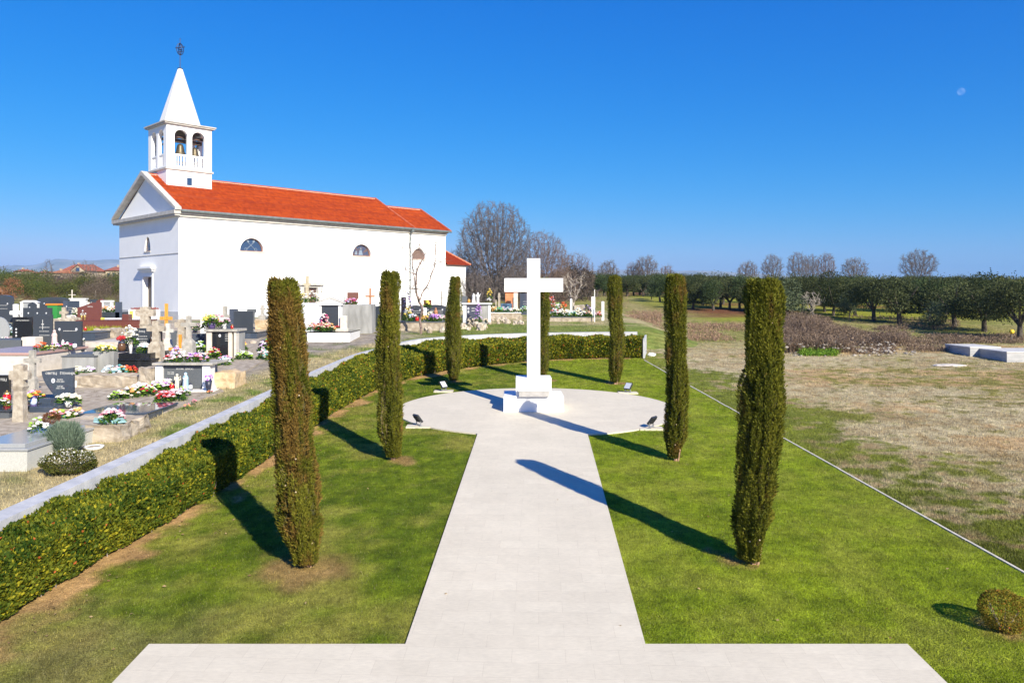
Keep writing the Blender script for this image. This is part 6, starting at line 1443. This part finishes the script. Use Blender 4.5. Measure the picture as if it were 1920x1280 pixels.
bare_tree(1018, 0, 425, 'bare tree with purplish twigs right of the tallest one', 9, BK2, 1, wpx=115, dist=100, nA=2800, step=.28, base=.10, zc=.52, rz=.46, limbs=6, tip=.012, twl=.6)
bare_tree(866, 0, 455, 'low bare tree filling the gap between church and tallest tree', 13, BK1, 1, wpx=80, dist=104, nA=1300, step=.30, base=.08, zc=.5, rz=.48, limbs=6, tip=.012, twl=.6)
bare_tree(1078, 0, 470, 'rounded reddish bare tree sloping down towards the olive grove', 17, BK2, 0, wpx=85, dist=108, nA=1500, step=.28, base=.08, zc=.5, rz=.48, limbs=6, tip=.012, twl=.55)
bare_tree(972, 0, 490, 'tangled bare thicket tree behind the cross beam', 19, BK1, 1, wpx=100, dist=88, nA=1300, step=.25, base=.05, zc=.48, rz=.5, limbs=7, tip=.010, twl=.5)
bare_tree(893, 0, 505, 'low tangled bush-like bare tree under the tallest one', 23, BK1, 1, wpx=75, dist=84, nA=900, step=.25, base=.05, zc=.48, rz=.5, limbs=7, tip=.010, twl=.5)
bare_tree(1048, 0, 497, 'low tangled bare tree at the right arm of the white cross', 29, BK2, 1, wpx=90, dist=86, nA=1200, step=.25, base=.05, zc=.48, rz=.5, limbs=7, tip=.010, twl=.5)
bare_tree(1076, 592, 505, 'small pale-barked forked tree right of the white cross', 31, BK3, 1, wpx=62, nA=90, step=.25, base=.30, zc=.68, rz=.32, limbs=3, tip=.020, twl=.45, twigs=2)
bare_tree(789, 626, 428, 'slender bare young tree standing before the church wall', 38, mat('young_bark', (0.15, 0.105, 0.085), .85, (0.25, 0.18, 0.15), 7), 1, wpx=128, nA=85, step=.26, base=.36, zc=.66, rz=.33, limbs=3, tip=.017, twl=.5, twigs=1, thick=.028, up=-.03)
bare_tree(1524, 597, 542, 'small pale bare tree among the brambles before the grove', 41, BK3, 0, wpx=45, nA=90, step=.18, base=.25, zc=.68, rz=.3, limbs=3, tip=.012, twl=.3, thick=.03)
# ================================================================= leafy trees
def crown_mesh(seed, rx, ry, rz_, zc, n, leaf, c1, c2, lobes=9, fill=.35):
    g = np.random.default_rng(seed)
    L = g.normal(0, 1, (lobes, 3)); L /= np.linalg.norm(L, axis=1, keepdims=True); L *= np.array((rx, ry, rz_))*.58; Lr = .34+.26*g.random(lobes); br = .75+.5*g.random(lobes)
    k = g.integers(0, lobes, n); d = g.normal(0, 1, (n, 3)); d /= np.linalg.norm(d, axis=1, keepdims=True)
    q = (fill+(1-fill)*g.random((n, 1))**.45)
    p = L[k]+d*q*Lr[k][:, None]*np.array((rx, ry, rz_)*1)
    p += .10*rx*g.normal(0, 1, (n, 3))*(g.random((n, 1)) < .15)
    p[:, 2] += zc; p[:, 2] = np.maximum(p[:, 2], zc-rz_*.85+.2*g.random(n))
    col = mixc(np.array(c1), np.array(c2), np.clip(g.random(n)*.65+(br[k]-1)*1.2+.1, 0, 1))
    return leaves(p, d+g.normal(0, .7, (n, 3)), d+g.normal(0, .6, (n, 3)), leaf*(.6+.8*g.random(n)), leaf*.42*(.6+.8*g.random(n)), col, .1)
def leafy(seed, H, W_, n, leaf, c1, c2, low=.28, trunk=.22, r=.19, name='olive_tree', lobes=11):
    t = thing(name, 'tree', 'olive tree', (0, 0, 0))
    zc = H*(low+(1-low)/2); rz_ = H*(1-low)/2*1.05
    V, Fc, cl = crown_mesh(seed, W_/2, W_/2*.9, rz_, zc, n, leaf, c1, c2, lobes)
    link('crown', npmesh('crown', V, Fc, 4, FOL, cl), t)
    rr = random.Random(seed); mb = MB(); k = Vector((rr.uniform(-.15, .15), 0, H*trunk)); mb.tube((0, 0, -.2), k, r*1.25, r*.9, 9)
    for i in range(5):
        a = 1.26*i+rr.random(); e = Vector((math.cos(a)*W_*.30, math.sin(a)*W_*.28, H*rr.uniform(.6, .8))); mid = k.lerp(e, .5)+Vector((0, 0, -.1)); mb.tube(k, mid, r*.75, r*.4, 6); mb.tube(mid, e, r*.4, r*.12, 6)
    mb.build('trunk', mat('olive_bark', (0.05, 0.04, 0.032), .9, (0.11, 0.09, 0.07), 5), t); return reg(t)
OC1, OC2 = (0.026, 0.040, 0.014), (0.115, 0.13, 0.052)
OL = [leafy(101, 4.6, 5.8, 6500, .20, OC1, OC2, low=.17, lobes=8), leafy(102, 4.4, 5.2, 5600, .20, OC1, OC2, low=.14, lobes=7), leafy(103, 4.9, 7.0, 8000, .20, OC1, OC2, low=.18, lobes=10), leafy(104, 4.2, 5.2, 5600, .20, OC1, (0.09, 0.13, 0.05), low=.10, lobes=7)]
YO = leafy(111, 2.6, 2.6, 2400, .15, (0.07, 0.095, 0.045), (0.20, 0.235, 0.13), low=.10, trunk=.25, r=.06, lobes=7)
def place(pr, px, base, top, label, group, lv=0, dist=None, wk=1.0, rz=0.0, hgt=None):
    if dist: y = dist; x = (px-960)/F*y; z = float((h1 if lv else h0)(0, y))
    else: x, y, z = P(px, base, lv)
    H0 = BH[pr.name]; H = EYE+(550-top)/F*y-z; s = H/H0
    o = dup(pr, (x, y, z), rz, label, group, (s*wk, s*wk, s)); return o
BH = {}
for o in OL+[YO]: BH[o.name] = max((Vector(v)).z for c in o.children for v in c.bound_box)
rr = random.Random(5)
front = [(1846, 622, 497, 2, 1.05, 'broad olive tree with the highest crown near the right edge of the grove'), (1912, 636, 506, 0, .9, 'olive tree cut off by the right edge, with a split trunk'), (1790, 612, 510, 1, .95, 'olive tree between the broadest one and the forked one'), (1688, 607, 510, 1, 1.05, 'olive tree with a low forked trunk in the front row of the grove'), (1638, 602, 508, 0, .95, 'olive tree with a straight trunk left of the forked one'), (1740, 603, 512, 3, .95, 'dense olive tree right of the forked one'), (1562, 592, 497, 2, .80, 'olive tree reaching above the row, left of the straight trunk'), (1604, 592, 508, 3, .9, 'shaded olive tree between two taller ones'), (1505, 586, 506, 0, .85, 'olive tree right of the nearest right cypress'), (1387, 581, 507, 3, .80, 'olive tree just left of the nearest right cypress'), (1351, 577, 505, 0, .85, 'dark olive tree second left of the nearest right cypress'), (1318, 572, 507, 1, .85, 'dark olive tree third left of the nearest right cypress'), (1238, 566, 508, 3, .85, 'olive tree left of the near right plaza cypress'), (1292, 569, 510, 2, .7, 'olive tree right of the near right plaza cypress'), (1445, 586, 509, 1, .9, 'olive tree hidden behind the nearest right cypress')]
for i, (a, b, c_, k, wk, lb) in enumerate(front): place(OL[k], a, b, c_, lb, 'olive trees of the front row', wk=wk, rz=rr.random()*6.28)
yo = [(1478, 593, 520, 1.1, 'pale grey-green young olive right of the nearest right cypress'), (1592, 596, 546, 1.1, 'bushy young olive standing before the front row'), (1752, 618, 562, 1.3, 'sprawling young olive before the dense right part of the grove'), (1222, 562, 522, 1.0, 'grey-green young olive at the left end of the grove')]
for i, (a, b, c_, wk, lb) in enumerate(yo): place(YO, a, b, c_, lb, 'young olives before the grove', wk=wk, rz=rr.random()*6.28)
for i, (a, dist, tp) in enumerate([(1092+i*9.5+rr.uniform(-4, 4), 118+rr.uniform(-3, 4)+12*(i % 3), 513-5*rr.random()) for i in range(25)]):
    place(OL[i % 4], a, 0, tp, 'far olive tree in the hazy left end of the grove', 'olive trees of the left end', dist=dist, wk=1.15, rz=rr.random()*6.28)
for row, (d0, st, n_, x0) in enumerate(((84, 36, 22, 1300), (97, 34, 22, 1290), (112, 30, 26, 1250), (130, 26, 34, 1130), (152, 24, 38, 1095))):
    for i in range(n_):
        a = x0+i*st+rr.uniform(-9, 9)
        if a > 1990 or rr.random() < .04 or (d0 < 100 and a > 1600 and rr.random() < .45): continue
        dist = d0+rr.uniform(-3, 3)+(a-1300)*(-.008); place(OL[rr.randrange(4)], a, 0, 518+rr.uniform(-6, 4), 'olive tree in the dense back rows of the grove', 'olive trees of the back rows', dist=dist, wk=.95, rz=rr.random()*6.28)
for o in OL+[YO]:
    for c in list(o.children): bpy.data.objects.remove(c)
    bpy.data.objects.remove(o)
# far bare trees over the grove
fb = [(1140, 488, 46, BK1, 'small bare treetop left of the reddish far ones'), (1212, 477, 50, BK1, 'spiky far bare tree above the left of the grove'), (1190, 490, 40, BK2, 'low bare tree left of the spiky far one'), (1250, 495, 30, BK2, 'small reddish bare treetop right of the spiky far one'), (1403, 488, 44, BK1, 'rounded low far bare tree above the nearest right cypress'), (1448, 474, 44, BK1, 'far bare tree right of the nearest right cypress top'), (1496, 470, 46, BK1, 'first of two touching far bare trees'), (1520, 474, 36, BK1, 'second of two touching far bare trees'), (1548, 471, 40, BK2, 'far bare tree with a rusty brown side'), (1602, 480, 54, BK1, 'wide low far bare tree left of the largest one'), (1722, 464, 74, BK1, 'largest rounded far bare tree over the right of the grove')]
for i, (a, tp, wp, m_, lb) in enumerate(fb): bare_tree(a, 0, tp, lb, 200+i*3, m_, 0, dist=185+i*3, wpx=wp, group='far bare trees over the grove', nA=900, step=.42, base=.22, zc=.60, rz=.40, limbs=4, tip=.024, twl=.85, twigs=5)
# ================================================================= brambles and scrub
def scrub(name, label, regions, n, hgt, c1, c2, seed, lv=0, wd=.012):
    g = np.random.default_rng(seed); pts = []
    for (x0, y0, x1, y1, wgt, hk) in regions:
        k = int(n*wgt); px = g.uniform(x0, x1, k); py = g.uniform(y0, y1, k)
        pts += [(*P(a, b, lv), hk) for a, b in zip(px, py)]
    p = np.array(pts); hk = p[:, 3]*np.clip(2.6*fbm(p[:, 0]*.35, p[:, 1]*.22, 0, 61)-.75, 0, 1.5); ok = hk > .06+.12*g.random(len(hk)); hk = hk[ok]; p = p[ok, :3]; N_ = len(p)
    th = g.random(N_)*6.28; ln = hgt*hk*(.5+g.random(N_)); lean = g.uniform(.1, 1.0, N_)
    d1 = np.c_[np.cos(th)*lean, np.sin(th)*lean, np.ones(N_)]; d1 /= np.linalg.norm(d1, axis=1, keepdims=True)
    mid = p+d1*ln[:, None]*.6; tip = mid+np.c_[np.cos(th)*.8, np.sin(th)*.8, g.uniform(-.5, .6, N_)]*ln[:, None]*.5
    s = np.c_[-np.sin(th), np.cos(th), 0*th]*wd
    V = np.stack([p-s, p+s, mid+s, mid-s, mid-s, mid+s, tip+s*.3, tip-s*.3], 1).reshape(-1, 3)
    col = mixc(np.array(c1), np.array(c2), g.random(N_)); col8 = np.repeat(col, 8, 0)
    # dead leaves along the canes
    k = g.integers(0, N_, N_*2); f = g.random((N_*2, 1)); q = mid[k]*(1-f)+tip[k]*f+g.normal(0, .05, (N_*2, 3))
    V2, F2, c2_ = leaves(q, g.normal(0, 1, q.shape), g.normal(0, 1, q.shape), .07+.06*g.random(N_*2), .035+.03*g.random(N_*2), mixc(np.array(c1), np.array(c2)*1.1, g.random(N_*2)), .1)
    V = np.r_[V, V2]; return tag(link(name, npmesh(name, V, np.arange(len(V)), 4, FOL, np.r_[col8, c2_])), label, None, None, 'stuff')
scrub('brambles', 'dry purple-brown brambles heaped before the olive grove', [(1462, 602, 1560, 640, .22, 1.6), (1470, 628, 1600, 662, .16, 1.2), (1560, 616, 1700, 650, .22, 1.5), (1600, 640, 1680, 664, .06, .6), (1700, 628, 1920, 645, .10, .45), (1700, 640, 1800, 660, .04, .45), (1462, 594, 1800, 618, .10, .45)], 32000, .75, (0.11, 0.075, 0.05), (0.34, 0.25, 0.175), 71)
scrub('dry_scrub', 'dry reddish-brown scrub between the hedge end and the far field', [(1172, 585, 1240, 628, .4, .9), (1290, 605, 1400, 640, .35, .7), (1198, 615, 1250, 640, .15, .5), (1100, 545, 1180, 580, .10, .8)], 7000, .55, (0.22, 0.13, 0.09), (0.44, 0.30, 0.20), 72)
scrub('bright_weeds', 'bright green weeds by the hedge end and the brambles', [(1205, 628, 1240, 646, .5, 1.0), (1500, 650, 1570, 668, .5, .8)], 2500, .35, (0.08, 0.20, 0.02), (0.24, 0.36, 0.04), 73, wd=.02)
g = np.random.default_rng(90); mb = MB(); rr = random.Random(90)
for i in range(520):
    a, b = (rr.uniform(1462, 1680), rr.uniform(628, 668)) if i < 300 or i > 520 else (rr.uniform(1205, 1230), rr.uniform(640, 650)) if i < 330 else (rr.uniform(1480, 1720), rr.uniform(640, 668))
    x, y, z = P(a, b, 0); s = rr.uniform(.03, .13); mb.ico((x, y, z+s*.3+(.42*float(np.clip(2.6*fbm(x*.35, y*.22, 0, 61)-.75, 0, 1.5)) if i < 300 else 0)), s, 1, 0, .3, rr, (1, .8, .6))
tag(mb.build('rubble', mat('field_rubble', (0.17, 0.145, 0.115), .95, (0.38, 0.34, 0.29), 5)), 'small pale rubble lost among the dry brambles', None, None, 'stuff')
# dense twiggy undergrowth behind the cemetery
def under(name, label, x0, x1, d0, d1, hmin, hmax, n, c1, c2, seed, lv=1, leafy_=0.0, lc=None):
    g = np.random.default_rng(seed); y = g.uniform(d0, d1, n); x = (g.uniform(x0, x1, n)-960)/F*y
    z = (h1 if lv else h0)(x, y); hh_ = hmin+(hmax-hmin)*vn(x*.25, y*.25, 0, seed); q = np.c_[x, y, z+hh_*g.random(n)**.8]
    col = mixc(np.array(c1), np.array(c2), g.random(n))
    if lc is not None:
        k = vn(x*.2, y*.1, q[:, 2]*.3, seed+5) > .5; col[k] = mixc(np.array(lc[0]), np.array(lc[1]), g.random(k.sum()))
    V, Fc, cl = leaves(q, g.normal(0, 1, (n, 3))+np.array((0, 0, .8)), g.normal(0, 1, (n, 3)), .5+.4*g.random(n), .05+.08*g.random(n) if not leafy_ else leafy_*(.6+.8*g.random(n)), col)
    return tag(link(name, npmesh(name, V, Fc, 4, FOL, cl)), label, None, None, 'stuff')
g = np.random.default_rng(55); n = 420; ly = g.uniform(11, 42, n); lx = np.where(g.random(n) < .5, np.interp(ly, hin[:, 1], hin[:, 0])+.1+np.abs(g.normal(0, .9, n)), g.uniform(-8, 9, n)); sel = ~in_path(lx, ly) | (g.random(n) < .10); lx, ly = lx[sel], ly[sel]; n = len(lx)
lp = np.c_[lx, ly, h0(lx, ly)+np.where(in_path(lx, ly), .052, .04)]
V, Fc, cl = leaves(lp, g.normal(0, 1, (n, 3))*np.array((1, 1, .15)), g.normal(0, .3, (n, 3))+np.array((0, 0, 1)), .05+.03*g.random(n), .035+.015*g.random(n), mixc(np.array((0.16, 0.09, 0.03)), np.array((0.50, 0.36, 0.18)), g.random(n)), .1)
tag(link('fallen_leaves', npmesh('fallen_leaves', V, Fc, 4, FOL, cl)), 'a few dry fallen leaves on the lawn', None, None, 'stuff')
under('undergrowth', 'dense leafless undergrowth beyond the cemetery', 838, 1110, 100, 112, 2.5, 6.0, 16000, (0.05, 0.042, 0.035), (0.14, 0.11, 0.09), 301, 1)
# ================================================================= left background
def bush(seed, c1, c2, n=3000, H=4.2, W_=6.5, leaf=.28):
    t = thing('thicket_tree', 'tree', 'tree', (0, 0, 0))
    V, Fc, cl = crown_mesh(seed, W_/2, W_/2, H*.52, H*.48, n, leaf, c1, c2, 10); link('crown', npmesh('crown', V, Fc, 4, FOL, cl), t)
    mb = MB(); mb.tube((0, 0, -.3), (.1, 0, H*.5), .16, .08, 7); mb.build('trunk', BARK, t); return reg(t)
BU = [bush(401, (0.035, 0.060, 0.015), (0.12, 0.15, 0.035)), bush(402, (0.06, 0.075, 0.02), (0.17, 0.175, 0.05)), bush(403, (0.09, 0.065, 0.045), (0.20, 0.155, 0.115), 2600, leaf=.22), bush(404, (0.10, 0.045, 0.03), (0.20, 0.11, 0.07), 2400, leaf=.22)]
for o in BU: BH[o.name] = max((Vector(v)).z for c in o.children for v in c.bound_box)
rr = random.Random(77); knd = ['dark green tree in the thicket beyond the left graves', 'olive-green tree in the thicket beyond the left graves', 'grey-brown leafless tree in the thicket beyond the left graves', 'reddish-brown leafless tree in the thicket beyond the left graves']
for row, (dist, tp, st) in enumerate(((96, 543, 30), (112, 525, 26), (128, 513, 22), (145, 506, 18), (165, 504, 16))):
    a = -60+rr.uniform(0, 20)
    while a < 250:
        u = rr.random()
        k = 3 if (row == 0 and 50 < a < 130 and u < .7) else (2 if (80 < a < 215 and u < .7) else (0 if u < .45 else (1 if u < .85 else 2)))
        place(BU[k], a, 0, tp+rr.uniform(-5, 6), knd[k], 'trees of the left thicket', dist=dist+rr.uniform(-4, 4), wk=1.0, rz=rr.random()*6.28); a += st*rr.uniform(.8, 1.25)
for o in BU:
    for c in list(o.children): bpy.data.objects.remove(c)
    bpy.data.objects.remove(o)
# oak with dry leaves at the left edge
t = thing('oak_tree', 'oak keeping its dry rust-brown leaves at the left edge', 'tree', ((4-960)/F*92, 92, float(h1(0, 92))))
V, Fc, cl = crown_mesh(444, 2.2, 2.0, 1.9, 2.4, 2600, .20, (0.20, 0.085, 0.04), (0.46, 0.24, 0.13), 9); link('crown', npmesh('crown', V, Fc, 4, FOL, cl), t); mb = MB(); mb.tube((0, 0, -.2), (0, 0, 2.2), .16, .08, 8); mb.build('trunk', BARK, t)
for i, (a, tp, wp, lb) in enumerate(((6, 493, 22, 'faint bare treetop above the oak at the left edge'), (92, 482, 22, 'tall thin bare tree left of the red-roofed house'), (163, 482, 20, 'bare tree right of the red-roofed house'), (176, 488, 20, 'bare tree near the church corner beyond the houses'), (140, 486, 14, 'thin bare tree behind the red-roofed house'))):
    bare_tree(a, 0, tp, lb, 500+i, BK1, 0, dist=210+i*6, wpx=wp, group='far bare trees by the houses', nA=160, step=.5, base=.35, zc=.64, rz=.36, limbs=3, tip=.03, twl=.8)
def house(px0, px1, eave, top, dist, label, wallm, roofm, gable=False):
    y = dist; x = ((px0+px1)/2-960)/F*y; z = float(h0(0, y)); hw = (px1-px0)/2/F*y; He = EYE+(550-eave)/F*y-z; Ht = EYE+(550-top)/F*y-z
    t = thing('house', label, 'house', (x, y, z)); mb = MB(); mb.box(-hw*.92, hw*.92, 0, 9, -.5, He); mb.build('wall', wallm, t)
    mb = MB(); o_ = hw; v = [(-o_, -.6, He+.002), (o_, -.6, He+.002), (o_, 9.6, He+.002), (-o_, 9.6, He+.002), (-o_*.62, 4.5, Ht), (o_*.62, 4.5, Ht)]; mb.add(v, [(0, 1, 5, 4), (1, 2, 5), (2, 3, 4, 5), (3, 0, 4), (3, 2, 1, 0)]); rf = mb.build('roof', roofm, t)
    mb = MB(); mb.box(-o_*.3-.3, -o_*.3+.3, 4, 4.8, Ht-1.2, Ht+.6); mb.build('chimney', wallm, rf)
    for k in (-.6, -.1, .45):
        mb = MB(); mb.box(hw*k-.5, hw*k+.5, -.03, -.002, He-2.2, He-.9); mb.build('window', GLASS, t)
    if gable:
        mb = MB(); gx_ = hw*.22; gw = hw*.40; mb.prism([(gx_-gw, He-.4), (gx_+gw, He-.4), (gx_+gw, He+.2), (gx_, Ht-.5), (gx_-gw, He+.2)], -1.4, 2.0); mb.build('gable_front', wallm, t)
        mb = MB(); mb.prism([(gx_-gw*1.15, He+.1), (gx_, Ht-.3), (gx_+gw*1.15, He+.1), (gx_+gw*1.15, He+.3), (gx_, Ht-.02), (gx_-gw*1.15, He+.3)], -1.7, 2.5); mb.build('gable_roof', roofm, t)
        mb = MB(); mb.box(gx_-.6, gx_+.6, -1.44, -1.402, He-.2, He+1.1); mb.build('gable_window', GLASS, t)
RF1 = mat('far_red_roof', (0.26, 0.075, 0.045), .9, (0.34, 0.12, 0.075), .6); RF2 = mat('far_orange_roof', (0.34, 0.12, 0.05), .9, (0.42, 0.18, 0.08), .6); HWL = mat('house_wall', (0.36, 0.29, 0.21), .9, (0.44, 0.37, 0.28), .5)
house(113, 174, 508, 495, 262, 'house with a red hipped roof and a pale gable beyond the thicket', HWL, RF1, True)
house(90, 118, 512, 506, 250, 'low house with a bright orange roof left of the gabled one', HWL, RF2)
house(196, 236, 507, 499, 270, 'red-roofed house partly hidden by the church corner', HWL, RF1)
house(24, 41, 509, 504, 300, 'small pale house with a red roof at the far left', HWL, RF1)
house(60, 88, 512, 508, 280, 'long low red-roofed farmhouse between the far houses', HWL, RF1)
# ================================================================= mountains
g = np.random.default_rng(3)
def ridge_line(name, label, px0, px1, dist, f, colr, seed, depth=1500):
    n = 160; m_ = 26; pxs = np.linspace(px0, px1, n); tt = np.linspace(0, 1, m_); V = []
    for j, t_ in enumerate(tt):
        d = dist+depth*t_; x = (pxs-960)/F*d; H = (f(pxs))/F*(dist+depth*.74); prof = math.sin(min(t_*1.35, 1)*math.pi/2)
        nz = fbm(x/260, np.full(n, d/260), 0, seed)-.5
        V.append(np.c_[x, np.full(n, d), np.maximum(EYE+H*prof*(1+.22*nz*(1 if t_ < .9 else 1))+0, -20)-(0 if t_ > .02 else 60)])
    V = np.array(V).reshape(-1, 3); ii = np.arange(n*m_).reshape(m_, n); Fq = np.stack([ii[:-1, :-1], ii[:-1, 1:], ii[1:, 1:], ii[1:, :-1]], -1)
    tag(link(name, npmesh(name, V, Fq, 4, colr, None, True)), label, None, None, 'structure')
RKF = mat('mountain_rock', (0.20, 0.20, 0.19), .95, (0.34, 0.33, 0.32), .008)
ridge_line('mountains', 'distant blue mountain range on the horizon', -500, 2500, 4200, lambda p: 52+12*np.interp(p, [-500, 0, 30, 60, 100, 140, 220, 400, 900, 1100, 1350, 1600, 2500], [.2, -.2, .2, .0, 1.0, .9, .8, .2, -1.6, -.8, -.9, -2.2, -2.4])+3*(fbm(p*.03, 0*p, 0, 8)-.5), RKF, 31)
# ================================================================= moon
y = 30000.0; pos = ((1802-960)/F*y, y, EYE+(550-172)/F*y)
mb = MB(); mb.ico((0, 0, 0), 7/F*y, 3); mo = mb.build('moon', mat('moon_rock', (0.5, 0.5, 0.5), 1.0), None, True, pos); tag(mo, 'pale half moon in the blue sky at the upper right', 'moon')
m = MATS['moon_rock']; N = m.node_tree.nodes; L = m.node_tree.links; N.remove(N['Principled BSDF'])
df = N.new('ShaderNodeBsdfDiffuse'); df.inputs['Color'].default_value = (.055, .055, .05, 1); tr = N.new('ShaderNodeBsdfTransparent'); ad = N.new('ShaderNodeAddShader')
L.new(df.outputs[0], ad.inputs[0]); L.new(tr.outputs[0], ad.inputs[1]); L.new(ad.outputs[0], N['Material Output'].inputs['Surface'])
# ================================================================= haze
HAZE = True
if HAZE:
    mb = MB(); mb.box(-9500, 9500, -62, 9300, -40, 330); m = bpy.data.materials.new('haze'); m.use_nodes = True; N = m.node_tree.nodes; L = m.node_tree.links; N.remove(N['Principled BSDF'])
    pv = N.new('ShaderNodeVolumePrincipled'); pv.inputs['Density'].default_value = 0.00011; pv.inputs['Color'].default_value = (0.26, 0.60, 1.0, 1); pv.inputs['Anisotropy'].default_value = 0.0
    L.new(pv.outputs[0], N['Material Output'].inputs['Volume']); tag(mb.build('haze', m), 'thin blue air over the land', None, None, 'stuff')
